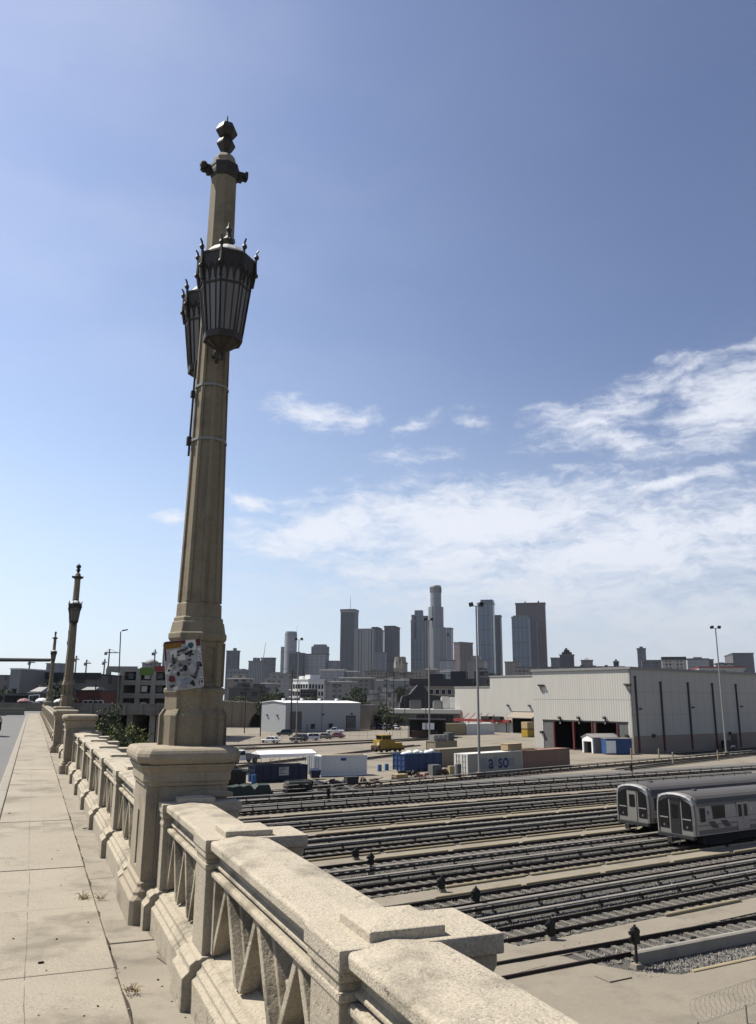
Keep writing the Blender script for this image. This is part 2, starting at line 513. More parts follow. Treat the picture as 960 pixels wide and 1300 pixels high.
def bay_coping(L):
    m = MB()
    r = []
    n = 7
    for k in range(n + 1):
        y = L * k / n
        e = .006 * (1 - min(1, min(k, n - k) / 1))
        q = random.uniform(-.002, .002)
        r.append([(0, y, .853), (0, y, .898 + q - e), (.012, y, .909 + q - e), (.185, y, .92 + q), (.36, y, .909 - e), (.372, y, .898 - e), (.372, y, .853)])
    m.loft([g[::-1] for g in r])
    m.ex([(.035, .838), (.035, .853), (.34, .853), (.34, .838)], 0, L)
    return m


def bay_lattice(L, n=3):
    m = MB()
    z0, z1 = .275, .70
    p = L / n

    def bar(ya, za, yb, zb, w, x0, x1):     # slanted bar between (ya,za) and (yb,zb)
        pts = [(ya - w / 2, za), (ya + w / 2, za), (yb + w / 2, zb), (yb - w / 2, zb)]
        m.ex([(q, z) for q, z in pts], x0, x1, 'x')
    bar(.03, z0, .03, z1, .06, .035, .30)
    bar(L - .03, z0, L - .03, z1, .06, .035, .30)
    for k in range(n):
        c = p * (k + .5)
        h = p * .5 - .035
        bar(c - h, z0, c - .012, z1, .05, .04, .14)
        bar(c + h, z0, c + .012, z1, .05, .042, .137)
        bar(c - h, z0, c - .012, z1, .036, .13, .31)
        bar(c + h, z0, c + .012, z1, .036, .132, .312)
        # set-back order on the outer side of each leg
        for sg in (-1, 1):
            if (k == 0 and sg < 0) or (k == n - 1 and sg > 0): continue
            bar(c + sg * (h + .008), z0, c + sg * .062, z1, .05, .095, .2)
    for k in range(1, n):                   # solid web at the foot of each V, with a sloping ledge
        c = p * k
        w = p * .5 * .62
        m.loft([[(.13, c - .03, z0), (.13, c + .03, z0), (.30, c + .03, z0), (.30, c - .03, z0)],
                [(.13, c - w * .82, .47), (.13, c + w * .82, .47), (.30, c + w * .82, .47), (.30, c - w * .82, .47)],
                [(.22, c - w, .54), (.22, c + w, .54), (.30, c + w, .54), (.30, c - w, .54)]])
    return m


BAY_L = 1.8


def make_bay(parent, L=BAY_L):
    b = bay_base(L).build('bay', M['concrete'], parent, .006)
    bay_lattice(L).build('lattice', M['concrete'], b, .005)
    bay_rail(L).build('rail', M['concrete'], b, .005)
    bay_coping(L).build('coping', M['coping'], b, .007)
    return b


def make_post(parent, hw=.16):
    m = MB().box(-.012, .36, -hw, hw, .24, .80)
    m.box(.36, .50, -hw * .8, hw * .8, -.4, .62)
    m.ex([(.36, .84), (.6, .84), (.6, .80), (.575, .76), (.555, .73), (.545, .67), (.51, .65), (.50, .60), (.36, .56)], -hw - .025, hw + .025, 'y')
    p = m.build('post', M['concrete'], parent, .007)
    b = MB()
    k = hw + .03
    b.ex([(-.125, -.05), (-.125, .16), (-.085, .195), (-.085, .225), (-.05, .25), (-.03, .25), (-.012, .262), (.37, .262), (.37, -.05)], -k, k, 'y')
    b.build('post_base', M['concrete'], p, .007)
    c = MB()
    c.box(-.03, .62, -hw - .045, hw + .045, .84, .912)
    c.box(-.022, .37, -hw - .02, hw + .02, .80, .84)
    c.box(-.018, .36, -hw - .012, hw + .012, .735, .77)
    c.build('cap', M['coping'], p, .008)
    q = MB().loft([[(.10, -hw, .905), (.40, -hw, .905), (.40, hw, .905), (.10, hw, .905)],
                   [(.10, -hw, .948), (.40, -hw, .948), (.40, hw, .948), (.10, hw, .948)],
                   [(.2, -.02, .964), (.3, -.02, .964), (.3, .02, .964), (.2, .02, .964)]])
    q.build('cap_block', M['coping'], p, .006)
    return p


bal0 = thing('balustrade', 'pierced concrete balustrade in the foreground, right of the sidewalk and nearest of all', 'balustrade', br(0, 1.08), BA, 'balustrade stretches between the pedestals')
posts = [.75, 3.1, 5.5, 7.23]
p0 = make_post(bal0); p0.location = (0, posts[1], 0)
for y in (posts[0], posts[2]): dup_part(p0, bal0, (0, y, 0))
dup_part(p0, bal0, (0, posts[3], 0), (1, .55, 1))
b0 = make_bay(bal0)
for i, (ya, yb) in enumerate(((.91, 2.94), (3.26, 5.34), (5.66, 7.16))):
    if i == 0: b0.location = (0, ya, 0); b0.scale = (1, (yb - ya) / BAY_L, 1)
    else: dup_part(b0, bal0, (0, ya, 0), (1, (yb - ya) / BAY_L, 1))
stretches = [(8.3, 21.55, 'stretch running from behind the stickered lamp post to the first plain pedestal'),
             (22.45, 29.6, 'short stretch between the two plain pedestals without lamps'),
             (30.5, 40.25, 'stretch between the farther plain pedestal and the second lamp post'),
             (41.2, 84.55, 'long far stretch between the second and third lamp posts'),
             (85.5, 97.5, 'far stump beyond the third lamp post at the end of the bridge')]
for (a, b, txt) in stretches:
    r = thing('balustrade', 'balustrade ' + txt, 'balustrade', br(a, .995, .015), BA, 'balustrade stretches between the pedestals')
    n = max(1, round((b - a) / 2.19)); pitch = (b - a) / n
    for k in range(n):
        dup_part(b0, r, (0, k * pitch + .14, 0), (1, (pitch - .28) / BAY_L, 1))
        if k: dup_part(p0, r, (0, k * pitch, 0))
    dup_part(p0, r, (0, .07, 0), (1, .5, 1)); dup_part(p0, r, (0, b - a - .07, 0), (1, .5, 1))


# ---- pedestals --------------------------------------------------------------------------------------
def cham(hx, hy, c, ox=0.):
    return [(ox - hx + c, -hy), (ox + hx - c, -hy), (ox + hx, -hy + c), (ox + hx, hy - c), (ox + hx - c, hy), (ox - hx + c, hy), (ox - hx, hy - c), (ox - hx, -hy + c)]


def ring(hx, hy, c, z, ox=0.): return [(x, y, z) for x, y in cham(hx * .84, hy, c, ox)]


def pedestal_parts(parent):
    ox = -.085
    die = MB()
    W = .405; WX = .34
    # die with a tall slot in its sidewalk face: core plus a facing layer left open round the slot
    die.loft([ring(W - .055, W - .05, .02, .3, ox + .055), ring(W - .055, W - .05, .02, 1.04, ox + .055)])
    xf, xi = ox - WX, ox - WX + .1
    die.box(xf, xi, -W, -.06, .3, 1.04); die.box(xf, xi, .06, W, .3, 1.04)
    die.box(xf, xi, -.06, .06, .3, .36); die.box(xf, xi, -.06, .06, .80, 1.04)
    die.box(xi, ox + WX, -W, -W + .06, .3, 1.04); die.box(xi, ox + WX, W - .06, W, .3, 1.04)
    d = die.build('pedestal', M['pedestal'], parent, .006)
    pl = MB()
    pl.loft([ring(.50, .48, .035, -.1, ox), ring(.50, .48, .035, .17, ox), ring(.465, .455, .035, .2, ox), ring(.465, .455, .035, .225, ox), ring(.43, .43, .03, .255, ox), ring(.43, .43, .03, .285, ox), ring(.40, .40, .03, .31, ox)])
    pl.build('plinth', M['pedestal'], d, .006)
    cp = MB()
    prof = [(.40, 1.02), (.425, 1.03), (.425, 1.055), (.44, 1.065), (.44, 1.13), (.455, 1.15), (.465, 1.175), (.48, 1.185), (.48, 1.2)]
    rr = [ring(w, w, .05, z, ox) for w, z in prof]
    for k in range(9):
        a = -pi / 2 + pi * k / 8
        w = .462 + .058 * cos(a); z = 1.27 + .066 * sin(a)
        rr.append(ring(w, w, .09, z, ox))
    rr.append(ring(.38, .38, .09, 1.338, ox)); rr.append(ring(.2, .2, .05, 1.345, ox))
    cp.loft(rr)
    cp.build('pedestal_cap', M['pedestal'], d, .004)
    sc = MB().loft([[(-.12, -W - .03, .93), (.3, -W - .03, .93), (.3, -W + .02, .93), (-.12, -W + .02, .93)],
                    [(-.12, -W - .03, .965), (.3, -W - .03, .965), (.3, -W + .02, .965), (-.12, -W + .02, .965)],
                    [(.06, -W - .03, .995), (.16, -W - .03, .995), (.16, -W + .02, .995), (.06, -W + .02, .995)]])
    sc.build('rail_socket', M['pedestal'], d, .004)
    return d


def octring(r, z, rot=0., cx=0., cy=0.):
    q = r / cos(pi / 8)
    return [(cx + q * cos(rot + pi / 4 * k), cy + q * sin(rot + pi / 4 * k), z) for k in range(8)]


def make_lamp(label):
    root = thing('lamp_post', label, 'lamp post', br(7.78, 1.37), BA, 'lamp posts along the balustrade')
    pedestal_parts(root)
    # octagonal base with buttresses
    m = MB()
    m.loft([octring(.268, 1.32), octring(.268, 1.60), octring(.245, 1.645), octring(.245, 1.77), octring(.25, 1.78), octring(.26, 1.80), octring(.26, 1.83), octring(.225, 1.85)])
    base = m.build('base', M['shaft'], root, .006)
    b = MB()
    for k in range(8):
        a = pi / 4 * k
        prof = [(.22, 1.32), (.305, 1.32), (.305, 1.60), (.27, 1.655), (.22, 1.655)]
        q = MB().ex(prof, -.032, .032, 'y')
        mt = Matrix.Rotation(a, 4, 'Z'); b.add([mt @ Vector(p) for p in q.v], q.f)
    b.build('buttress', M['shaft'], base, .005)
    # panelled collar
    m = MB()
    m.loft([octring(.208, 1.845), octring(.208, 2.27)])
    for k in range(8):
        a = pi / 4 * k; q = .216 / cos(pi / 8)
        m.obox((q * cos(a), q * sin(a), 2.05), (.045, .07, .40), a)
    m.loft([octring(.221, 1.85), octring(.221, 1.885)]); m.loft([octring(.221, 2.205), octring(.221, 2.25)])
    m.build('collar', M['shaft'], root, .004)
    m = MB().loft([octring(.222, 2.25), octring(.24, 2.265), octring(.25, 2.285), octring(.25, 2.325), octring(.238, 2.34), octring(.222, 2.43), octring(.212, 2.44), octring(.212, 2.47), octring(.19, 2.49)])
    m.build('cornice', M['shaft'], root, .003)

    # fluted shaft
    def rad(z): return .196 + (.142 - .196) * (z - 2.47) / (5.55 - 2.47) - .006 * sin(pi * (z - 2.47) / 3.08)
    m = MB()
    zs = [2.47, 2.62, 3.2, 3.8, 4.4, 5.0, 5.4, 5.6]
    m.loft([octring(rad(z) - .014, z) for z in zs])
    m.loft([octring(rad(2.47), 2.47), octring(rad(2.6), 2.60), octring(rad(2.62) - .015, 2.615)])
    m.loft([octring(rad(5.4) - .015, 5.38), octring(rad(5.4), 5.40), octring(rad(5.6), 5.60)])
    for k in range(8):
        a = pi / 4 * k
        rings = []
        for z in zs[1:-1]:
            w = rad(z) * tan(pi / 8) * .36
            q = rad(z) / cos(pi / 8)
            c = Vector((q * cos(a), q * sin(a), z))
            e1 = Vector((cos(a - pi / 8 - pi / 2), sin(a - pi / 8 - pi / 2), 0)); e2 = Vector((cos(a + pi / 8 + pi / 2), sin(a + pi / 8 + pi / 2), 0))
            inn = Vector((-cos(a), -sin(a), 0)) * .05
            rings.append([tuple(c), tuple(c + e2 * w), tuple(c + e2 * w + inn), tuple(c + inn), tuple(c + e1 * w + inn), tuple(c + e1 * w)])
        m.loft(rings)
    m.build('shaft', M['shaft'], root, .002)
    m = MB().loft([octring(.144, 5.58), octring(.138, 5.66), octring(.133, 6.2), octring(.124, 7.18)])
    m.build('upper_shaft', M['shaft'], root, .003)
    cap = MB().loft([octring(.118, 7.28), octring(.112, 7.33), octring(.112, 7.37), octring(.088, 7.41), octring(.07, 7.43)]).build('shaft_cap', M['pedestal'], root, .003)
    m = MB().loft([octring(.128, 7.13), octring(.14, 7.16), octring(.145, 7.2), octring(.145, 7.24), octring(.15, 7.25), octring(.15, 7.285), octring(.12, 7.31)])
    m.build('bronze_band', M['bronze'], root, .002)
    for sg in (-1, 1):
        br_ = MB()
        br_.box(sg * .13, sg * .235, -.022, .022, 7.225, 7.275)
        br_.box(sg * .13, sg * .2, -.018, .018, 7.18, 7.225)
        br_.obox((sg * .237, 0, 7.245), (.032, .065, .08), 0)
        br_.tube([(sg * .19, 0, 7.22), (sg * .21, 0, 7.19), (sg * .24, 0, 7.19)], .018, 6)
        br_.obox((sg * .17, 0, 7.175), (.04, .05, .03), 0)
        if sg < 0: br_.ball((-.225, -.02, 7.25), .045, 8, 5)
        br_.build('bracket', M['bronze'], root, .002)
    hx = lambda r, z: [(r * cos(pi / 3 * k), r * sin(pi / 3 * k), z) for k in range(6)]
    fin = MB().loft([hx(.06, 7.42), hx(.05, 7.47), hx(.07, 7.50), hx(.102, 7.56), hx(.102, 7.58), hx(.07, 7.635), hx(.055, 7.645), hx(.08, 7.66), hx(.118, 7.72), hx(.12, 7.735), hx(.085, 7.81), hx(.05, 7.82), hx(.02, 7.835)]).build('finial', M['bronze'], root, .003)
    sp = MB()
    sp.tube([(0, 0, 7.82), (0, 0, 7.93)], .012, 6, .006)
    for k, (dx, dy) in enumerate(((.045, 0), (-.045, 0), (0, .045), (0, -.045))):
        sp.tube([(dx * .6, dy * .6, 7.81), (dx, dy, 7.835), (dx * .8, dy * .8, 7.87 - .012 * k)], .012, 5, .005)
    sp.build('spike', M['bronze'], fin)
    # straps and conduit
    for z in (4.20, 4.76):
        MB().lathe([(rad(z) + .006, z - .012), (rad(z) + .006, z + .012)], 8, rot=0.).build('strap', M['grey'], root)
    c = MB().tube([(-.186, .03, 4.05), (-.17, .03, 5.05)], .011, 6)
    c.box(-.212, -.17, 0, .06, 4.16, 4.24); c.box(-.2, -.155, 0, .06, 4.66, 4.72)
    c.build('conduit', M['darksteel'], root)
    # lanterns
    for sg in (-1, 1):
        Y = sg * .43
        g = MB().loft([octring(r, z, pi / 8, 0, Y) for r, z in ((.02, 4.985), (.18, 5.10), (.19, 5.15), (.272, 5.80), (.274, 5.82))])
        lan = g.build('lantern', M['lampglass'], root)
        fr = MB()
        q = lambda r: r / cos(pi / 8)
        for k in range(8):
            a = pi / 8 + pi / 4 * k
            P = lambda r, z: (q(r) * cos(a), Y + q(r) * sin(a), z)
            fr.tube([P(.185, 5.10), P(.195, 5.16), P(.28, 5.82)], .016, 5)
            fr.tube([P(.02, 4.985), P(.185, 5.10)], .012, 5)
            am = a + pi / 8
            for f in (-.33, .33):
                Q = lambda r, z: (r * cos(am) - r * .414 * f * 2 * .5 * sin(am) * 1.2, Y + r * sin(am) + r * .414 * f * 2 * .5 * cos(am) * 1.2, z)
                fr.tube([Q(.192, 5.14), Q(.276, 5.80)], .008, 4)
            # pointed tracery under the rim
            for f in (-.66, 0, .66):
                for e in (-1, 1):
                    def T(r, z, g): return (r * cos(am) - r * .414 * g * sin(am), Y + r * sin(am) + r * .414 * g * cos(am), z)
                    fr.tube([T(.262, 5.66, f + e * .30), T(.272, 5.735, f + e * .24), T(.282, 5.80, f)], .009, 4)
                    fr.loft([[T(.268, 5.76, f + e * .33), T(.276, 5.815, f + e * .33), T(.277, 5.815, f + e * .04)], [T(.279, 5.76, f + e * .33), T(.287, 5.815, f + e * .33), T(.288, 5.815, f + e * .04)]])
        for r, z0, z1 in ((.2, 5.085, 5.15), (.258, 5.615, 5.635), (.281, 5.80, 5.85)):
            fr.loft([octring(r, z0, pi / 8, 0, Y), octring(r + .004, z1, pi / 8, 0, Y)])
        fr.loft([octring(r, z, pi / 8, 0, Y) for r, z in ((.284, 5.82), (.288, 5.84), (.292, 5.91), (.302, 5.92), (.302, 5.94), (.25, 5.945))])
        fr.loft([octring(r, z, pi / 8, 0, Y) for r, z in ((.018, 4.98), (.183, 5.097), (.19, 5.10), (.192, 5.125))])
        fr.lathe([(.012, 4.90), (.028, 4.925), (.03, 4.95), (.015, 4.97), (.04, 4.99), (.05, 5.01)], 8, (0, Y))
        fr.build('frame', M['bronze'], lan)
        rf = MB().lathe([(.265, 5.935), (.25, 5.985), (.2, 6.04), (.11, 6.08), (.03, 6.09)], 16, (0, Y)).build('roof', M['offwhite'], lan)
        fi = MB().lathe([(.05, 6.06), (.06, 6.08), (.03, 6.11), (.055, 6.15), (.06, 6.18), (.03, 6.22), (.025, 6.27), (.035, 6.30), (.015, 6.33), (.004, 6.38)], 8, (0, Y))
        for k in range(4):
            a = pi / 2 * k
            fi.tube([(.04 * cos(a), Y + .04 * sin(a), 6.14), (.075 * cos(a), Y + .075 * sin(a), 6.17), (.07 * cos(a), Y + .07 * sin(a), 6.21)], .012, 5, .006)
        fi.build('lantern_finial', M['bronze'], lan)
        lan.scale = (.88, .88, 1); lan.location = (0, Y * .12, 0)
        for k in range(8):
            a = pi / 8 + pi / 4 * k; r = .3 / cos(pi / 8)
            P = lambda d, z: ((r + d) * cos(a), Y + (r + d) * sin(a), z)
            cr = MB().tube([P(-.03, 5.66), P(0, 5.80), P(-.004, 5.9), P(.0, 5.99), P(.008, 6.04), P(.03, 6.07)], .022, 5, .009)
            cr.ball(P(.006, 5.99), .03, 6, 4); cr.ball(P(.008, 5.79), .026, 6, 4)
            cr.build('crocket', M['bronze'], lan)
        ar = MB().box(-.03, .03, sg * .14, sg * .3, 5.06, 5.10)
        ar.box(-.025, .025, sg * .13, sg * .22, 5.72, 5.78)
        ar.tube([(0, sg * .14, 4.98), (0, sg * .2, 5.02), (0, sg * .27, 5.09)], .02, 6)
        ar.lathe([(.04, 5.03), (.05, 5.05), (.05, 5.11), (.03, 5.12)], 8, (0, sg * .15))
        ar.build('arm', M['bronze'], root)
    return root


lamp1 = make_lamp('tall tan concrete lamp post with two bronze lanterns and a stickered sign, nearest')
dup(lamp1, br(40.75, 1.42), BA, 'second lamp post along the balustrade, seen beyond the first plain pedestal')
dup(lamp1, br(85.0, 1.44), BA, 'farthest and smallest lamp post, left of the second one at the end of the bridge')
ped = thing('balustrade_pedestal', 'plain concrete pedestal with rounded cap and no lamp, beside the dark green tree', 'pedestal', br(22, 1.2), BA, 'plain pedestals of the balustrade')
pedestal_parts(ped)
ped.scale = (.93, .95, 1)
dup(ped, br(30.05, 1.14), BA, 'smaller-looking plain concrete pedestal just before the second lamp post')

# ---- sticker covered sign ---------------------------------------------------------------------------
sg_root = thing('metal_sign', 'metal sign plate plastered with black and white stickers, fixed crooked to the lamp post', 'sign', br(7.43, 1.20, 2.035), BA)
plate = MB()
w, h, rad_ = .165, .215, .028
pts = []
for cx, cz, a0 in ((w - rad_, -h + rad_, -90), (w - rad_, h - rad_, 0), (-w + rad_, h - rad_, 90), (-w + rad_, -h + rad_, 180)):
    for k in range(5):
        a = R(a0 + 22.5 * k); pts.append((cx + rad_ * cos(a), cz + rad_ * sin(a)))
plate.loft([[(x, .004, z) for x, z in pts], [(x, -.004, z) for x, z in pts]])
pl = plate.build('plate', M['stickerwhite'], sg_root)
SM = {'w': M['offwhite'], 'k': M['black'], 'g': M['grey'], 'r': M['darkred'], 'o': pm('orange_sticker', (.3, .17, .03), .3, 20, 60, .2), 't': pm('teal_sticker', (.06, .13, .16), .3, 20, 60, .2),
      's': pm('slate_sticker', (.12, .12, .13), .35, 22, 70, .3), 'p': M['stickerwhite'], 'b': pm('pale_blue_sticker', (.3, .36, .42), .2, 20, 60, .2)}


def sticker(poly, col, depth):
    st = MB()
    st.loft([[(x, -.0042 - depth * .0004, z) for x, z in poly], [(x, -.0052 - depth * .0004, z) for x, z in poly]])
    st.build('sticker', SM[col], sg_root)


def rect(x, z, a, b, ang=0.):
    c, s = cos(R(ang)), sin(R(ang))
    return [(x + p * c - q * s, z + p * s + q * c) for p, q in ((-a, -b), (a, -b), (a, b), (-a, b))]


def blob(x, z, a, b, n=9, jag=.25):
    return [(x + a * cos(2 * pi * k / n) * random.uniform(1 - jag, 1), z + b * sin(2 * pi * k / n) * random.uniform(1 - jag, 1)) for k in range(n)]


# px within the sign (0..1 from left, 0..1 from top)
def sp(u, v): return (-.165 + .33 * u, .215 - .43 * v)


lay = 0
rs = random.Random(5)
for k in range(46):
    x, z = sp(rs.uniform(.08, .92), rs.uniform(.18, .94))
    a_, b_ = rs.uniform(.006, .024), rs.uniform(.005, .02)
    sticker(rect(x, z, a_, b_, rs.uniform(-50, 50)) if rs.random() < .6 else blob(x, z, a_, b_), rs.choice('gswpbgpsk'), -6 + k * .1)
for kind, u, v, a, b, ang, col in [
        ('r', .5, .045, .15, .016, 0, 'r'), ('r', .03, .2, .008, .08, 0, 'r'), ('r', .24, .1, .075, .022, 2, 'o'), ('r', .93, .08, .018, .03, 0, 'r'),
        ('r', .72, .12, .045, .045, 0, 'w'), ('b', .72, .12, .033, .028, 0, 't'), ('b', .72, .15, .02, .025, 0, 't'),
        ('r', .25, .26, .03, .03, 5, 'w'), ('r', .45, .36, .033, .03, 0, 'w'), ('r', .93, .4, .014, .09, 0, 'w'), ('r', .1, .55, .02, .05, -25, 'w'),
        ('r', .42, .22, .03, .006, 20, 'k'), ('r', .66, .27, .03, .006, 40, 'k'), ('r', .62, .28, .028, .009, 15, 'k'), ('r', .70, .29, .03, .007, 60, 'k'), ('r', .72, .315, .02, .006, 0, 'k'),
        ('b', .25, .4, .026, .02, 0, 's'), ('r', .22, .33, .006, .025, 0, 'k'), ('r', .2, .47, .03, .007, 35, 'k'), ('b', .09, .585, .014, .012, 0, 'k'),
        ('b', .52, .57, .022, .034, 0, 'k'), ('b', .33, .67, .017, .024, 0, 'k'), ('b', .15, .755, .033, .038, 0, 'r'), ('r', .14, .9, .018, .012, 0, 's'),
        ('b', .9, .52, .025, .03, 0, 's'), ('b', .94, .55, .012, .02, 0, 'k'), ('r', .82, .63, .03, .012, 35, 's'), ('r', .44, .43, .03, .007, -4, 'g'), ('b', .56, .45, .02, .02, 0, 'g'), ('b', .4, .5, .025, .016, 0, 's'),
        ('r', .46, .84, .05, .02, 10, 'b'), ('r', .3, .86, .02, .03, -15, 'p'), ('r', .66, .87, .02, .007, 50, 'k'), ('r', .7, .9, .012, .022, 15, 'k'), ('b', .76, .78, .014, .013, 0, 'k'), ('r', .72, .77, .028, .006, -40, 'k'),
        ('r', .93, .86, .016, .03, 0, 'w'), ('r', .93, .86, .012, .022, 0, 's'), ('b', .93, .84, .007, .008, 0, 'w'), ('b', .65, .42, .02, .012, 0, 's'), ('r', .7, .6, .028, .04, 30, 'p'), ('b', .5, .7, .035, .012, 0, 'g'),
        ('r', .22, .52, .012, .02, 30, 'g'), ('b', .36, .3, .02, .01, 0, 's'), ('r', .55, .2, .03, .012, 30, 's'), ('r', .9, .28, .006, .006, 0, 's'), ('r', .93, .33, .006, .006, 0, 's'), ('r', .92, .38, .006, .006, 0, 's'), ('r', .93, .43, .006, .006, 0, 's'),
        ('b', .47, .95, .03, .008, 0, 'g'), ('r', .22, .95, .02, .014, 10, 'w'), ('r', .8, .7, .01, .03, -20, 's')]:
    x, z = sp(u, v); lay += 1
    sticker(rect(x, z, a, b, ang) if kind == 'r' else blob(x, z, a, b), col, lay)
mt = MB().box(-.02, .02, .004, .1, -.05, .05).build('mount', M['galv'], sg_root)
sg_root.rotation_euler = (0, R(-8), BA + R(4))

# ---- weeds, litter ------------------------------------------------------------------------------------
for (px, py, n, sz, lab) in ((107, 1141, 26, .075, 'dry grass tuft in the sidewalk joint left of the lamp post'), (168, 1258, 24, .06, 'brown withered weed near the bottom edge of the photo'), (128, 1141, 14, .07, 'thin sprawling weed in the crack beside the pedestal plinth')):
    p = at(px, py, ZS)
    m = MB()
    for k in range(n):
        a = random.uniform(0, 2 * pi); L = sz * random.uniform(.5, 1.3); h = L * random.uniform(.15, .7)
        x0, y0 = random.gauss(0, .02), random.gauss(0, .02)
        w_ = .003
        q = [(x0, y0, 0), (x0 + cos(a) * L * .6, y0 + sin(a) * L * .6, h), (x0 + cos(a) * L, y0 + sin(a) * L, h * .8)]
        m.tube(q, w_, 3, .0008)
    o = m.build('weed', M['drygrass']); place(o, p); tag(o, lab, 'weed', 'weeds on the sidewalk')
for (px, py, r_, lab) in ((52, 1223, .012, 'small brown stick lying on the sidewalk slab in front'), (108, 1052, .02, 'dark leaf on the edge strip beside the balustrade'), (12, 1033, .012, 'dark chip lying on the sidewalk by the kerb')):
    p = at(px, py, ZS)
    o = MB().obox((0, 0, .006), (r_ * 3.2, r_, .012), random.uniform(0, 1)).build('litter', M['bark'], None, .003); place(o, p); tag(o, lab, 'litter', 'scraps on the sidewalk')
for i in range(60):
    s_, t_ = random.uniform(4.7, 12), random.choice((random.uniform(.72, 1.02), random.gauss(.69, .02), random.uniform(-.2, 1.0)))
    z_ = -.018 if t_ > .69 else 0
    o = MB().ball((0, 0, 0), random.uniform(.005, .011), 6, 4, .6).build('pebble', random.choice((M['gutter'], M['bark'], M['sidewalk']))); place(o, br(s_, t_, z_ + .003)); tag(o, 'tiny stone chip lying loose on the sidewalk', 'pebble', 'stone chips scattered on the sidewalk')

# ---- traffic mast, motorcycle, end wall ------------------------------------------------------------------
q = aty(64, 838, 84); base = aty(-34, 905, 84)
tm = thing('traffic_mast', 'dark overhead mast arm spanning the road in the distance at the left edge', 'mast', (base.x, base.y, ZS - .16), 0)
L = (q - base)
mp = MB().tube([(0, 0, 0), (0, 0, q.z - ZS + .5)], .16, 10, .11); mp.build('pole', M['darksteel'], tm)
ma = MB().tube([(0, 0, q.z - ZS + .16), (L.x, L.y, q.z - ZS + .16)], .2, 8, .16); ma.build('arm', M['darksteel'], tm)

mc = thing('motorcycle', 'dark motorcycle on the road, only its tail showing at the left edge', 'motorcycle', br(46, -1.47, -.16), BA + R(6))
for y in (-.62, .75):
    wl = MB()
    rings = []
    for k in range(20):
        a = 2 * pi * k / 20
        rings.append([((.055 * cos(b)), y + (.26 + .055 * sin(b)) * cos(a), .315 + (.26 + .055 * sin(b)) * sin(a)) for b in [2 * pi * j / 8 for j in range(8)]])
    rings.append(rings[0]); wl.loft(rings, cap=False)
    w1 = wl.build('wheel', M['tyre'], mc, 0, True)
    hb = MB()
    for k in range(6):
        a = pi / 3 * k; hb.tube([(0, y, .315), (0, y + .25 * cos(a), .315 + .25 * sin(a))], .014, 5)
    hb.build('rim', M['rim'], w1)
mb_ = MB().loft([[(x * .5, -.85, .66 + z * .05) for x, z in ((-.2, -1), (.2, -1), (.2, 1), (-.2, 1))], [(x, -.3, .72 + z * .07) for x, z in ((-.15, -1), (.15, -1), (.15, 1), (-.15, 1))], [(x, .1, .8 + z * .13) for x, z in ((-.17, -1), (.17, -1), (.13, 1), (-.13, 1))], [(x, .5, .82 + z * .1) for x, z in ((-.12, -1), (.12, -1), (.1, 1), (-.1, 1))]])
mb_.build('body', M['black'], mc, .03)
MB().box(-.15, .15, -.15, .4, .28, .66).build('engine', M['darksteel'], mc, .04)
fk = MB()
for x in (-.09, .09): fk.tube([(x, .75, .315), (x, .5, .95)], .025, 6)
fk.tube([(-.36, .38, 1.0), (-.1, .5, .98), (.1, .5, .98), (.36, .38, 1.0)], .018, 6)
fk.build('fork', M['darksteel'], mc)
MB().ball((0, .64, .86), .09, 10, 6).build('headlight', M['lampglass'], mc, 0, True)

w0 = aty(-30, 905, 98); 
ew = MB().box(-26, -.7, 98.6, 98.95, -.4, .45).box(-26, -.7, 98.55, 99.0, .45, .55)
o = ew.build('barrier_wall', M['viaduct']); place(o, B0, BA); tag(o, 'low concrete wall closing the road where the bridge ends', 'wall')
# ================================================================== THE RAIL YARD
big = MB(); Rg = 6000
big.add([(-Rg, -200, -.02), (Rg, -200, -.02), (Rg, Rg, -.02), (-Rg, Rg, -.02)], [(0, 1, 2, 3)])
struct(big.build('ground', M['ground']))


def sheet(name, pts, z, mat, thick=None):
    """flat polygon on the ground (world xy)"""
    pts = [(p[0], p[1]) for p in pts]
    a = sum(pts[i][0] * pts[(i + 1) % len(pts)][1] - pts[(i + 1) % len(pts)][0] * pts[i][1] for i in range(len(pts)))
    if a < 0: pts = pts[::-1]
    m = MB()
    if thick: m.prism(pts, z - thick, z)
    else: m.add([(x, y, z) for x, y in pts], [tuple(range(len(pts)))])
    return struct(m.build(name, mat))


def ysheet(name, u0, u1, n0, n1, z, mat, thick=None):
    return sheet(name, [yd(u0, n0), yd(u1, n0), yd(u1, n1), yd(u0, n1)], z, mat, thick)


AZ = R(90 - 57)


def track(label, p, az, L, group, ties=True, zoff=0., gauge=1.435, tie_from=0., tie_mat='sleeper', nth=.72):
    """a track starting at world point p, heading az degrees right of the view axis"""
    t = thing('track', label, 'track', (p[0], p[1], zoff), R(90 - az), group)
    for sg in (-1, 1):
        y = sg * gauge / 2
        MB().ex([(y - .07, .03), (y + .07, .03), (y + .075, .05), (y + .015, .07), (y + .015, .15), (y + .037, .16), (y + .037, .195), (y - .037, .195), (y - .037, .16), (y - .015, .15), (y - .015, .07), (y - .075, .05)], 0, L, 'x').build('rail', M['rail'], t)
    if ties:
        m = MB(); x = tie_from
        while x < L:
            m.box(x - .12, x + .12, -1.25, 1.25, -.06, .05 + random.uniform(-.01, .012)); x += nth
        o = m.build('sleepers', M[tie_mat], t); o['kind'] = 'stuff'
    return t


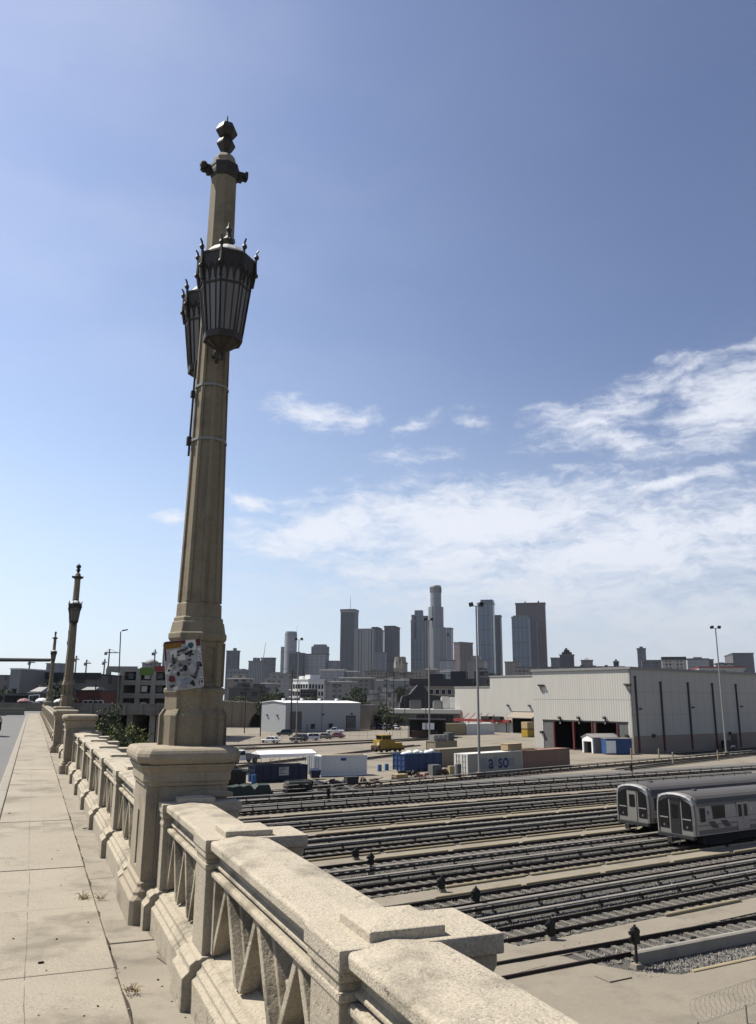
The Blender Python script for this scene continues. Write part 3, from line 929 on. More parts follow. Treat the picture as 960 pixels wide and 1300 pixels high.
def cover_line(label, p, az, L, z=.4, w=.26, h=.07, side=0., step=3.05, group=None, mat='cover'):
    """third rail under its protective cover board on brackets"""
    t = thing('third_rail', label, 'third rail', (p[0], p[1], 0), R(90 - az), group)
    m = MB(); x = 0
    while x < L:
        e = min(L, x + step * 3)
        m.ex([(-w / 2, z - .02), (-w / 2, z + h * .6), (-w / 4, z + h), (w / 4, z + h), (w / 2, z + h * .6), (w / 2, z - .02)], x + .006, e - .006, 'x')
        if side: m.box(x + .006, e - .006, -w / 2 - .025, -w / 2, z - side, z + h * .55)
        x = e
    m.build('cover_board', M[mat], t)
    MB().box(0, L, -.05, .05, z - .22, z - .1).build('contact_rail', M['rail'], t)
    b = MB().box(-.04, .04, .10, .16, .0, z).box(-.05, .05, -.09, .16, -.01, .12)
    bo = b.build('bracket', M['darksteel'], t); bo.location = (step * .5, 0, 0)
    x = step * 1.5; k = 0
    while x < L and k < 90:
        dup_part(bo, t, (x, 0, 0)); x += step; k += 1
    return t


# ---- near track T1, slightly skewed to the others
O1 = at(627, 1222, .19); A1 = 61.0


def t1(x, y, z=0.):
    a = R(90 - A1)
    return Vector((O1.x + cos(a) * x - sin(a) * y, O1.y + sin(a) * x + cos(a) * y, z))


sheet('ballast_bed', [t1(2.7, .95), t1(3.4, -1.2), t1(4.3, -3.0), t1(5.6, -4.05), t1(9, -4.02), t1(95, -3.8), t1(95, .95)], .012, M['ballast'])
sheet('gravel_margin', [t1(5.8, -2.65), t1(6.3, -4.0), t1(9, -3.98), t1(95, -3.8), t1(95, -2.6)], .018, M['gravel'])
track('nearest track, its rails running out of a concrete apron at the lower right', t1(-30, -.72), A1, 125, 'yard tracks', tie_from=33.2)
cover_line('big grey third rail cover board beside the nearest track, lower right', t1(5.0, -2.35), A1, 90, .42, .28, .1, .36, 3.2, 'third rail covers')
sheet('foreground_apron', [at(560, 1290), at(600, 1215), at(627, 1195), at(668, 1206), t1(2.7, .9), t1(3.4, -1.2), t1(4.3, -3.0), t1(5.6, -4.1), t1(30, -4.3), t1(60, -12), t1(40, -30), (0, 12), (-14, 26), (-10, 36)], .075, M['walk'], .08)

# flat concrete cover slab beside the apron
p = at(789, 1240, .1); o = MB().obox((0, 0, 0), (1.1, .8, .05), 0).build('slab', M['walk'], None, .01); place(o, (p.x - .3, p.y, .10), R(90 - A1)); tag(o, 'small flat concrete slab in front of the end of the big cover board', 'slab')

# ---- the parallel pairs
U0, U1 = -40, 100
pairs = [(29.5, 'first pair from the bridge'), (39.8, 'second pair from the bridge'), (50.1, 'third pair from the bridge'), (60.4, 'fourth pair from the bridge')]
ordn = ['first', 'second', 'third', 'fourth']
for i, (n, txt) in enumerate(pairs):
    ysheet('ballast_bed', U0, U1, n - (1.45 if i == 0 else 1.15), n + 6.9, .014, M['ballast'])
    track('nearer track of the %s pair of yard tracks' % ordn[i], yd(U0, n), 57, U1 - U0, 'yard tracks')
    track('farther track of the %s pair of yard tracks' % ordn[i], yd(U0, n + 5.7), 57, U1 - U0, 'yard tracks')
    cover_line('nearer grey third rail cover between the %s pair of yard tracks' % ordn[i], yd(17 if i == 0 else 2, n + 1.7), 57, 84 + (0 if i == 0 else 14), .36, .2, .06, 0, 3.05, 'third rail covers')
    cover_line('farther grey third rail cover between the %s pair of yard tracks' % ordn[i], yd(17.6 if i == 0 else 2, n + 3.45), 57, 83 + (0 if i == 0 else 14), .42, .24, .09, 0, 3.05, 'third rail covers')
ysheet('ballast_bed', U0, U1 + 30, 69.2, 74.0, .014, M['ballast'])
track('lone track beyond the four pairs, in front of the grey gravel strip', yd(U0, 70.7), 57, 150, 'yard tracks')
cover_line('dark-posted third rail cover beyond the lone track', yd(-10, 72.5), 57, 120, .5, .2, .08, 0, 2.5, 'third rail covers')
ysheet('gravel_margin', U0, U1 + 40, 74.1, 86.5, .016, M['gravel'])

# concrete crossing apron over the first pair, left
sheet('walkway', [yd(2, 28.0), yd(21.5, 28.0), yd(23.2, 27.2), yd(24.5, 25.6), yd(2, 24)], .085, M['walk'], .07)

# walkways and their yellow kerbs
kp = MB()
kl = 5.9
rr = []
for x, e in ((-kl / 2, .03), (-kl / 2 + .05, .07), (-kl / 2 + .16, .10), (kl / 2 - .16, .10), (kl / 2 - .05, .07), (kl / 2, .03)):
    rr.append([(x, -e, -.02), (x, e, -.02), (x, e, .09 + .4 * (e - .03)), (x, e * .6, .12 + .5 * (e - .03)), (x, -e * .6, .12 + .5 * (e - .03)), (x, -e, .09 + .4 * (e - .03))])
kp.loft(rr)
kerb_mesh = kp.mesh('walkway_kerb'); kerb_mesh.materials.append(M['yellowkerb'])


ORD = ['leftmost', 'second', 'third', 'fourth', 'fifth', 'sixth', 'seventh', 'eighth', 'ninth', 'tenth', 'eleventh', 'twelfth']


def project(p):
    v = Vector(p) - EYE
    f = v.y * cos(PITCH) + v.z * sin(PITCH); u = -v.y * sin(PITCH) + v.z * cos(PITCH)
    x, y = v.x / f, u / f
    return CX + F * (x * cos(ROLL) + y * sin(ROLL)), CY - F * (-x * sin(ROLL) + y * cos(ROLL))


def in_view(p):
    x, y = project(p)
    return -5 < x < 975 and y < 1280 and x > 300 and (y < 1060 or x > 385 + (y - 1058) * 1.5)


def kerb_row(pts_fn, starts, label):
    seen = 0
    for u in starts:
        loc, rz = pts_fn(u)
        if not in_view(loc): continue
        lab = ORD[seen] + ' in view of the ' + label; seen += 1
        o = bpy.data.objects.new('walkway_kerb', kerb_mesh); COL.objects.link(o); place(o, loc, rz + random.uniform(-.004, .004))
        tag(o, lab, 'kerb', 'faded yellow kerbs along the yard walkways')


ysheet('walkway', 2, U1, 26.2, 28.05, .07, M['walk'], .09)
kerb_row(lambda u: (yd(u, 27.95, .06), AZ), [37.5 + 6.3 * k for k in range(7)], 'yellow kerbs behind the nearest track, rear walkway edge')
kerb_row(lambda u: (yd(u, 26.4, .06), AZ), [41.5 + 6.3 * k for k in range(6)], 'yellow kerbs behind the nearest track, front walkway edge')
for i, (n, st_a, st_b) in enumerate(((36.45, 36.6, 32.2), (46.8, 39.6, 35.2), (57.1, 41, 43))):
    ysheet('walkway', U0, U1, n + .1, n + 1.75, .07, M['walk'], .09)
    kerb_row(lambda u: (yd(u, n + .05, .04), AZ), [st_a - 6.3 * 3 + 6.3 * k for k in range(10)], 'front-edge yellow kerbs behind the %s pair of tracks' % ordn[i])
    kerb_row(lambda u: (yd(u, n + 1.72, .04), AZ), [st_b - 6.3 * 2 + 6.3 * k for k in range(10)], 'rear-edge yellow kerbs behind the %s pair of tracks' % ordn[i])
ysheet('walkway', U0, U1, 67.4, 69.2, .07, M['walk'], .09)
kerb_row(lambda u: (yd(u, 67.4, .04), AZ), [30 + 7.2 * k for k in range(9)], 'yellow kerbs behind the fourth pair of tracks')
# long low yellow edging beside the big cover
e0, e1 = t1(6.2, -4.05), t1(70, -4.1)
m = MB(); x = 6.2
while x < 70:
    L = random.uniform(2.6, 3.4)
    m.ex([(-4.17, .05), (-4.17, .11), (-4.13, .13), (-4.0, .13), (-3.97, .11), (-3.97, .05)], x, x + L - .02, 'x'); x += L
o = m.build('edging', M['yellowkerb']); place(o, (O1.x, O1.y, 0), R(90 - A1)); tag(o, 'long low yellowish edging along the gravel at the lower right', 'edging')

# ---- loose ballast stones where the photo shows the stones themselves
def stones(name, n, pick, mat, smin, smax, seed):
    rn = random.Random(seed); m = MB()
    for k in range(n):
        p = pick(rn); s = rn.uniform(smin, smax); a = rn.uniform(0, 6.28)
        q = [(cos(a + 2.1 * j) * s * rn.uniform(.6, 1.1), sin(a + 2.1 * j) * s * rn.uniform(.6, 1.1)) for j in range(3)]
        h = s * rn.uniform(.5, 1.1)
        o = len(m.v)
        m.v += [(p[0] + x, p[1] + y, p[2] - .01) for x, y in q] + [(p[0] + rn.uniform(-.3, .3) * s, p[1] + rn.uniform(-.3, .3) * s, p[2] + h)]
        m.f += [(o, o + 1, o + 3), (o + 1, o + 2, o + 3), (o + 2, o, o + 3)]
    o = m.build(name, mat); o['kind'] = 'stuff'
    return o


def pick_near(rn):      # along the nearest track and its gravel margin
    x = 4 + 40 * rn.random() ** 1.5
    y = rn.choice((rn.uniform(-3.95, -2.6), rn.uniform(-3.95, -2.6), rn.uniform(-1.9, .85)))
    q = t1(x, y); return (q.x, q.y, .03)


def pick_pair(rn):      # the first pair, its middle and its rear edge
    u = 17 + 48 * rn.random() ** 1.3
    y = rn.choice((rn.uniform(28.15, 31), rn.uniform(31, 34.2), rn.uniform(34.2, 36.3), rn.uniform(35.9, 36.4)))
    return tuple(yd(u, y, .03))


def pick_pair2(rn):
    u = 22 + 60 * rn.random()
    return tuple(yd(u, rn.choice((rn.uniform(38.6, 46.6), rn.uniform(48.9, 56.9))), .03))


for pk, nm, sd in ((pick_near, 4200, 1), (pick_pair, 7000, 2), (pick_pair2, 7000, 3)):
    stones('ballast_stones', nm, pk, M['stonepale'], .03, .075, sd)
    stones('ballast_stones', int(nm * .8), pk, M['stonedark'], .03, .085, sd + 10)

# ---- farther tracks
a = at(287, 1026, .1); b = at(960, 975, .1)
d = b - a; az10 = degrees(atan2(d.x, d.y)); aw = a - d * .3


def strip(name, p, az, L, hw, z, mat):
    c, s = cos(R(90 - az)), sin(R(90 - az))
    return sheet(name, [(p[0] + s * hw, p[1] - c * hw), (p[0] + c * L + s * hw, p[1] + s * L - c * hw), (p[0] + c * L - s * hw, p[1] + s * L + c * hw), (p[0] - s * hw, p[1] + c * hw)], z, mat)


far = []


def far_track(pa, pb, label, ext=(.3, .3), cover=None, z=.015):
    a = at(*pa, .1); b = at(*pb, .1); d = b - a
    s = a - d * ext[0]; L = d.length * (1 + sum(ext)); az = degrees(atan2(d.x, d.y))
    strip('ballast_bed', s, az, L, 1.45, z, M['ballast'])
    track(label, s, az, L, 'yard tracks', nth=.9)
    if cover:
        c, sn = cos(R(90 - az)), sin(R(90 - az))
        q = s + Vector((-sn * 1.75, c * 1.75, 0)); cover_line(cover, q, az, L, .45, .2, .08, 0, 2.5, 'third rail covers')


far_track((362, 1016), (960, 976), 'track curving past the dark junk piles, behind the grey gravel strip', (.12, .3), 'third rail cover behind the grey gravel strip', .022)
far_track((417, 1004), (847, 966), 'track running close in front of the row of shipping containers', (.1, .5), 'third rail cover close in front of the shipping containers', .026)
far_track((830, 972), (960, 957), 'track at the far right in front of the big pale shed', (.25, 1.0), None, .030)
far_track((865, 957), (960, 950), 'farthest right track, along the foot of the big pale shed', (.1, 1.2), None, .034)
far_track((287, 984), (505, 958), 'track behind the navy bin, leading to the yellow rail machine', (.2, .6), None, .022)
far_track((287, 975), (470, 953), 'track just behind the white canopy', (.2, .5), None, .026)
far_track((287, 952), (500, 941), 'track in front of the parked cars, nearer of two', (.2, .35), None, .022)
far_track((287, 947), (520, 938), 'track in front of the parked cars, farther of two', (.2, .35), None, .026)

# ---- dwarf signals
SIG = [(471, 1112, 1.2, 'black dwarf signal on a post between the silver third rail covers, left'), (605, 1160, 1.15, 'black dwarf signal with round lamps beside the first pair, just above the concrete rail cap'),
       (809, 1231, 1.5, 'tallest black dwarf signal, in front of the big cover board at lower right')]
SIG2 = [(452, 1093, .75, 'short black signal on the walkway, leftmost of the small ones'), (561, 1134, .8, 'short black signal at the walkway end, middle of the small ones'), (700, 1195, .85, 'short black signal on a concrete foot beside the sleepers of the first pair'),
        (802, 981, 1.2, 'small black signal far away behind the trains'), (417, 1018, 1.3, 'small dark signal far left on the grey gravel strip')]
for (px, py, h, lab) in SIG + SIG2:
    p = at(px, py)
    tall = (px, py, h, lab) in SIG
    s = thing('signal', lab, 'signal', (p.x, p.y, .02), R(25), 'dwarf signals in the yard')
    MB().loft([[(-.2, -.2, 0), (.2, -.2, 0), (.2, .2, 0), (-.2, .2, 0)], [(-.17, -.17, .2), (.17, -.17, .2), (.17, .17, .2), (-.17, .17, .2)]]).build('foot', M['walk'], s, .02)
    if tall:
        MB().tube([(0, 0, .2), (0, 0, h - .55)], .055, 8).build('post', M['black'], s)
    hd = MB().box(-.14, .14, -.12, .12, (h - .62 if tall else .2), h - .08).box(-.09, .09, -.09, .09, h - .08, h - .02).lathe([(.05, h - .03), (.05, h + .05), (.02, h + .07)], 8)
    head = hd.build('head', M['black'], s, .02)
    for k in range(2):
        z = h - .2 - .22 * k
        MB().tube([(-.12, 0, z), (-.27, 0, z - .02)], .085, 10, .075).build('hood', M['black'], head)
        MB().tube([(.12, 0, z), (.2, 0, z)], .07, 8).build('hood', M['black'], head)
# three little black posts by the big cover
for k, (px, py) in enumerate(((854, 1214), (868, 1211), (882, 1207))):
    p = at(px, py)
    m = MB().tube([(0, 0, 0), (0, 0, .35)], .035, 6).box(-.1, .1, -.07, .07, .3, .52)
    o = m.build('cable_post', M['black'], None, .01); place(o, (p.x, p.y, .02), R(30)); tag(o, ('leftmost', 'middle', 'rightmost')[k] + ' of three little black cable posts in the gravel', 'post', 'little black posts beside the big cover board')
# dark cable boxes along the first pair between the covers
for k, (u, n) in enumerate(((20.5, 32.1), (21.6, 32.2), (22.8, 32.1), (24.2, 32.2))):
    m = MB().box(-.2, .2, -.15, .15, 0, .3).tube([(-.2, 0, .2), (-.5, .05, .05)], .04, 6)
    o = m.build('junction_box', M['darksteel'], None, .02); place(o, yd(u, n, .02), AZ + .1 * k); tag(o, ORD[k] + ' of four dark junction boxes low between the silver third rail covers', 'junction box', 'junction boxes between the covers')

# ---- trains
TRACKC = {1: 39.8, 2: 45.5}


def text_mesh(fc, name):
    tmp = bpy.data.objects.new(name, fc)
    me = bpy.data.meshes.new_from_object(tmp); me.name = name
    bpy.data.objects.remove(tmp)
    o = bpy.data.objects.new(name, me); COL.objects.link(o)
    return o


def make_train(label, u, n, number):
    t = thing('subway_car', label, 'train', yd(u, n, .0), AZ, 'parked subway cars')
    Lc, hw = 22.9, 1.55
    zf, ze, zt = .98, 3.02, 3.72

    def sect(x, k=1.0, top=0.):
        pts = [(-hw * k, zf), (-hw * k, zf + .55), (-(hw + .03) * k, 1.7), (-hw * k, 2.5), (-(hw - .05) * k, ze - top * .3)]
        for j in range(1, 8):
            a = pi * (1 - j / 8)
            pts.append(((hw - .05) * cos(a) * k, ze - top * .3 + (zt - ze - top) * sin(a) ** .68))
        pts += [((hw - .05) * k, ze - top * .3), (hw * k, 2.5), ((hw + .03) * k, 1.7), (hw * k, zf + .55), (hw * k, zf)]
        return [(x, y, z) for y, z in pts]
    xs = [.26, .5, 3, 8, 14, 20, Lc]
    body = MB().loft([[(x, y, z) for x, y, z in sect(q)][::-1] for q in xs]).build('body', M['steel'], t)
    # roof skin with ribs
    rf = MB()
    for x0, x1 in ((.5, Lc),):
        rr = []
        for q in (x0, x1):
            rr.append([(q, (hw - .0) * cos(pi * (1 - j / 10)), ze + .03 + (zt - ze) * max(0, sin(pi * j / 10)) ** .68) for j in range(11)])
        rf.loft([g[::-1] for g in rr])
    rf.box(2.1, 2.4, -.2, .1, zt - .02, zt + .12)
    rf.build('roof', M['roofsteel'], t)
    # front: slightly bowed dark mask in three bays, arched rim with its sunlit top painted bright
    xm = .16
    rim = MB(); rim2 = MB()
    outer = [(y * 1.0, z) for x, y, z in sect(0)]
    inner = [(y * .915, .98 + (z - .98) * .955 + .0) for y, z in outer]
    for i in range(len(outer) - 1):
        a, b, c, d_ = outer[i], outer[i + 1], inner[i + 1], inner[i]
        xo = lambda y: .0 + .06 * (abs(y) / hw) ** 2
        (rim if min(a[1], b[1]) > 2.95 else rim2).add([(xo(q[0]) + (.03 if j < 2 else -.02), q[0], q[1]) for j, q in enumerate((a, b, c, d_))] + [(.3, q[0], q[1]) for q in (a, b, c, d_)],
                [(0, 3, 2, 1), (4, 5, 6, 7), (0, 1, 5, 4), (2, 3, 7, 6), (1, 2, 6, 5), (3, 0, 4, 7)])
    rim.build('front_rim', M['steelrim'], t); rim2.build('corner_post', M['frontsteel'], t)
    MB().box(.1, .32, -hw * .9, hw * .9, zf, 3.5).build('cab_front', M['frontsteel'], t)
    pan = MB()
    for y0, y1 in ((-1.34, -.56), (.56, 1.34)):
        f = MB()
        zt_ = lambda y: 3.02 + .52 * (1 - (abs(y) / 1.45) ** 2.2)
        pts = [(y0, 1.32), (y1, 1.32), (y1, zt_(y1) - .12), ((y0 + y1) / 2, zt_((y0 + y1) / 2) - .12), (y0, zt_(y0) - .12)]
        f.loft([[(.07, y, z) for y, z in pts], [(.13, y, z) for y, z in pts]])
        pn = f.build('cab_panel', M['trainmask'], t)
        pts = [(y0 + .06, 2.1), (y1 - .06, 2.1), (y1 - .06, zt_(y1) - .2), ((y0 + y1) / 2, zt_((y0 + y1) / 2) - .2), (y0 + .06, zt_(y0) - .2)]
        MB().loft([[(.055, y, z) for y, z in pts], [(.075, y, z) for y, z in pts]]).build('windscreen', M['glassdark'], pn)
        MB().box(.05, .075, y0 + .04, y1 - .04, 1.97, 2.05).build('trim', M['grey'], pn)
        c = (y0 + y1) / 2
        MB().tube([(.09, c, 1.5), (.045, c, 1.5)], .075, 10).build('headlight', M['lampglass'], pn)
    dr = MB().box(.05, .13, -.4, .4, 1.02, 3.22).build('cab_door', M['frontsteel'] if number == 2 else M['dark'], t)
    MB().box(.03, .055, -.27, .27, 2.05, 2.95).build('door_window', M['glassdark'], dr)
    MB().box(.02, .08, -.5, .5, 3.26, 3.42).build('destination_sign', M['black'], t)
    MB().box(-.02, .3, -1.5, 1.5, .72, 1.0).build('bumper', M['darksteel'], t, .04)
    cp = MB().box(-.55, .3, -.12, .12, .55, .78).box(-.7, -.5, -.2, .2, .5, .85).tube([(-.1, .5, .7), (-.3, .45, .35), (-.1, .35, .45)], .03, 6).tube([(-.1, -.5, .7), (-.3, -.45, .35), (-.1, -.35, .45)], .03, 6)
    cp.build('coupler', M['darksteel'], t, .02)
    # sides
    for sg in (-1, 1):
        for x, w_, z0, z1, kind in ((.75, .5, 1.9, 2.75, 'window'), (2.15, 1.35, 2.05, 2.82, 'window'), (4.9, 1.4, 1.08, 2.95, 'door'), (7.6, 1.35, 2.05, 2.82, 'window'), (9.4, 1.35, 2.05, 2.82, 'window'), (11.2, 1.4, 1.08, 2.95, 'door'), (13.4, 1.35, 2.05, 2.82, 'window'), (15.2, 1.35, 2.05, 2.82, 'window'), (17.4, 1.4, 1.08, 2.95, 'door'), (20, 1.35, 2.05, 2.82, 'window')):
            y = sg * (hw - .01); yo = sg * (hw + .045)
            if kind == 'window':
                fr = MB().box(x - .05, x + w_ + .05, y, sg * (hw + .036), z0 - .05, z1 + .05).build('window', M['roofsteel'], t, .06)
                MB().box(x, x + w_, y, yo, z0, z1).build('pane', M['glassdark'], fr, .08)
            else:
                d1 = MB().box(x, x + w_ * .49, y, yo, z0, z1).box(x + w_ * .51, x + w_, y, yo, z0, z1).build('door', M['steel'], t, .01)
                for q in (.1, .58):
                    MB().box(x + w_ * q, x + w_ * (q + .32), y, sg * (hw + .056), 1.95, 2.8).build('door_window', M['glassdark'], d1, .04)
                MB().box(x + w_ * .49, x + w_ * .51, y, sg * (hw + .038), z0, z1).build('door_seam', M['black'], d1)
        rb = MB()
        for z in (1.06, 1.12, 1.18, 1.24, 1.30, 1.62, 1.98, 2.9, 2.98): rb.box(.5, Lc, sg * (hw - .03), sg * (hw + .034), z, z + .022)
        rb.build('side_rib', M['roofsteel'], t)
        yo = sg * (hw + .037)
        dec = MB()
        for x in (1.5, 2.9):
            dec.add([(x, yo, 1.86), (x + .75, yo, 1.86), (x + 1.25, yo, 1.4), (x + .6, yo, 1.4)], [(0, 1, 2, 3), (3, 2, 1, 0)] if False else [(0, 1, 2, 3)])
        dec.build('decal', M['roofsteel'], t)
        MB().lathe([(.12, 0), (.12, .012)], 12).build('roundel', M['offwhite'], t).matrix_local = Matrix.Translation((6.6, sg * (hw + .02), 2.45)) @ Matrix.Rotation(sg * -pi / 2, 4, 'X')
        MB().box(1.0, Lc - .6, sg * 1.0, sg * 1.42, .42, .95).box(.3, Lc, sg * 1.1, sg * 1.3, .85, .98).build('underframe', M['dark'], t)
        # car number near the cab
        fc = bpy.data.curves.new('car_number', 'FONT'); fc.body = '9'; fc.size = .42; fc.extrude = .004
        fo = text_mesh(fc, 'car_number'); fo.data.materials.append(M['black']); fo.parent = t
        fo.location = (1.5, sg * (hw + .04), 2.3); fo.rotation_euler = (pi / 2, 0, 0 if sg < 0 else pi)
    for x in (3.3, Lc - 3.3):
        bg = MB().box(x - 1.6, x + 1.6, -1.2, 1.2, .5, .7).box(x - 1.3, x + 1.3, -1.3, -1.15, .3, .6).box(x - 1.3, x + 1.3, 1.15, 1.3, .3, .6).build('bogie', M['darksteel'], t)
        for dx in (-1.05, 1.05):
            for y in (-.78, .66):
                MB().tube([(x + dx, y, .56), (x + dx, y + .12, .56)], .37, 18).build('wheel', M['rail'], bg)
    MB().box(Lc, Lc + .4, -1.0, 1.0, 1.0, 3.1).build('gangway', M['dark'], t)
    return t


make_train('silver subway car with an open dark cab door, parked nearest at the right edge', 50.9, 39.8, 1)
make_train('silver subway car parked behind the nearer one, its cab front standing farther left', 53.2, 45.5, 2)

# ---- razor wire at the lower right corner
m = MB(); c0 = at(885, 1284, 0.9); c1 = at(1010, 1240, .9)
pts = []
N = 22 * 16
for k in range(N):
    f = k / N; a = 2 * pi * k / 16
    c = c0.lerp(c1, f); dr = (c1 - c0).normalized(); sd = dr.cross(Vector((0, 0, 1)))
    pts.append(c + sd * .33 * cos(a) + Vector((0, 0, .33 * sin(a))))
m.tube(pts, .0045, 4)
o = m.build('razor_wire', M['scrapgrey']); tag(o, 'coil of razor wire on top of the fence at the lower right corner', 'razor wire')
fn = thing('wire_fence', 'low wire mesh fence under the razor wire in the lower right corner', 'fence', (c0.x, c0.y, 0), atan2((c1 - c0).y, (c1 - c0).x))
L = (c1 - c0).length
w_ = MB()
for k in range(int(L / .12)): w_.tube([(k * .12, 0, 0), (k * .12 + .3, 0, .58)], .003, 3); w_.tube([(k * .12 + .3, 0, 0), (k * .12, 0, .58)], .003, 3)
w_.build('mesh_panel', M['galv'], fn)
for k in range(3): MB().tube([(k * L / 2.2, 0, 0), (k * L / 2.2, 0, .62)], .03, 8).build('post', M['galv'], fn)

# ---- containers, bins and yard clutter ---------------------------------------------------------------------
def along(pa, pb, z=0.):
    a, b = at(*pa, z), at(*pb, z); d = b - a
    return a, d.length, atan2(d.y, d.x)


def container(label, pa, pb, h, mat, frame_mat, depth=2.44, Lfix=None, open_top=False, cat='container', group='shipping containers', name='shipping_container', doors='left'):
    a, L, rz = along(pa, pb)
    if Lfix: L = Lfix
    t = thing(name, label, cat, (a.x, a.y, 0), rz, group)
    e = .07
    if open_top:
        m = MB().box(e, L - e, e, e + .04, .16, h - .1).box(e, L - e, depth - e - .04, depth - e, .16, h - .1).box(e, e + .04, e, depth - e, .16, h - .1).box(L - e - .04, L - e, e, depth - e, .16, h - .1).box(e, L - e, e, depth - e, .14, .18)
    else:
        m = MB().box(e, L - e, e, depth - e, .14, h - .05)
    body = m.build('body', M[mat], t)
    f = MB()
    for x in (0, L - .12):
        for y in (0, depth - .12): f.box(x, x + .12, y, y + .12, 0, h)
    for y in (0, depth - .1):
        f.box(.12, L - .12, y, y + .1, .02, .17); f.box(.12, L - .12, y, y + .1, h - .1, h)
    for x in (0, L - .1):
        f.box(x, x + .1, .12, depth - .12, .02, .17); f.box(x, x + .1, .12, depth - .12, h - .12, h)
    if not open_top: f.box(.1, L - .1, .1, depth - .1, h - .045, h - .02)
    f.build('frame', M[frame_mat], t)
    if doors:
        x = 0.0
        for y0, y1 in ((.12, depth / 2 - .01), (depth / 2 + .01, depth - .12)):
            d = MB().box(.0, .06, y0, y1, .17, h - .12).build('door', M[frame_mat], t)
            r = MB()
            for q in (.3, .7):
                y = y0 + (y1 - y0) * q; r.tube([(-.035, y, .1), (-.035, y, h - .06)], .03, 6)
                for z in (.35, h * .35, h * .62, h - .3): r.box(-.05, .0, y - .12, y + .12, z, z + .09)
            r.build('lock_rod', M['galv'], d)
    return t, L, depth


def letter(txt, x, z, size, parent, mat, y=-.004):
    fc = bpy.data.curves.new('letter', 'FONT'); fc.body = txt; fc.size = size; fc.extrude = .004; fc.offset = size * .02; fc.align_x = 'CENTER'
    o = text_mesh(fc, 'letter'); o.data.materials.append(mat); o.parent = parent
    o.location = (x, y, z); o.rotation_euler = (pi / 2, 0, 0)
    return o


t, L, dp = container('cream shipping container with blue lettering and grey repainted patches', (594, 984), (672, 977), 2.75, 'containercream', 'offwhite', Lfix=12.6)
for ch, f in (('a', .415), ('s', .583), ('o', .685)): letter(ch, L * f, .62, 2.75, t, M['letterblue'], .044)
for f0, f1, z0, z1 in ((.22, .35, .65, 2.05), (.462, .532, .9, 2.2), (.748, .84, .75, 1.85)):
    MB().box(L * f0, L * f1, .05, .066, z0, z1).build('patch', M['patch'], t)
a0, _, rz0 = along((594, 984), (672, 977))
pe = (a0.x + cos(rz0) * (L + .1), a0.y + sin(rz0) * (L + .1))
t2, L2, _ = container('rust brown shipping container, end to end with the cream lettered one', (673, 977), (735, 971), 2.7, 'containerbrown', 'containerbrown', Lfix=12.4)
t2.location = (pe[0], pe[1], 0); t2.rotation_euler = (0, 0, rz0)
# crate and boards lying on the containers' roofs
cr = thing('crate', 'pale plywood crate sitting on the roofs of the end-to-end containers', 'crate', (pe[0] - cos(rz0) * 2.6 - sin(rz0) * .7, pe[1] - sin(rz0) * 2.6 + cos(rz0) * .7, 2.76), rz0)
MB().box(0, 3.4, 0, 1.3, .1, .95).build('box', M['wood'], cr, .01)
MB().box(-.03, 3.43, -.03, 1.33, .92, .98).build('lid', M['wood'], cr); MB().box(.2, .4, 0, 1.3, 0, .1).box(3.0, 3.2, 0, 1.3, 0, .1).build('runner', M['wood'], cr)
bs = thing('lumber_stack', 'stack of loose boards lying on the brown container roof', 'lumber', (pe[0] + cos(rz0) * 1.2 - sin(rz0) * .8, pe[1] + sin(rz0) * 1.2 + cos(rz0) * .8, 2.72), rz0)
for k in range(4): MB().box(.1 * k, 3.6 - .3 * k, .25 * k, .25 * k + .2, .0, .12 + .1 * (k % 2)).build('board', M['wood'], bs)
container('long beige container behind the cream one', (558, 974), (648, 966), 2.6, 'containerbeige', 'containerbeige', Lfix=19.5, doors=None)
tb, Lb, _ = container('plain beige container at the back with grey boxes on its roof', (549, 962), (580, 960), 2.5, 'containerbeige', 'containerbeige', Lfix=6.1, doors=None)
tb.location = tuple(Vector(tb.location) + Vector((1, 6, 0)))
t, L, dp = container('white sea container with a small blue plate and wide open end doors', (407, 986), (466, 984), 2.65, 'containerwhite', 'white', doors=None)
MB().box(L * .43, L * .545, .03, .062, 1.95, 2.3).build('plate', M['blue'], t)
MB().box(L * .05, L * .95, .3, 1.2, 2.64, 2.72).build('roof_litter', M['wood'], t)
for y in (-.0, dp):
    d = MB().box(-1.1, -.02, y - .05, y + .03, .2, 2.55).build('door', M['white'], t)
    MB().box(-.75, -.68, y - .08, y - .05, .2, 2.5).box(-.4, -.33, y - .08, y - .05, .2, 2.5).build('lock_rod', M['galv'], d)


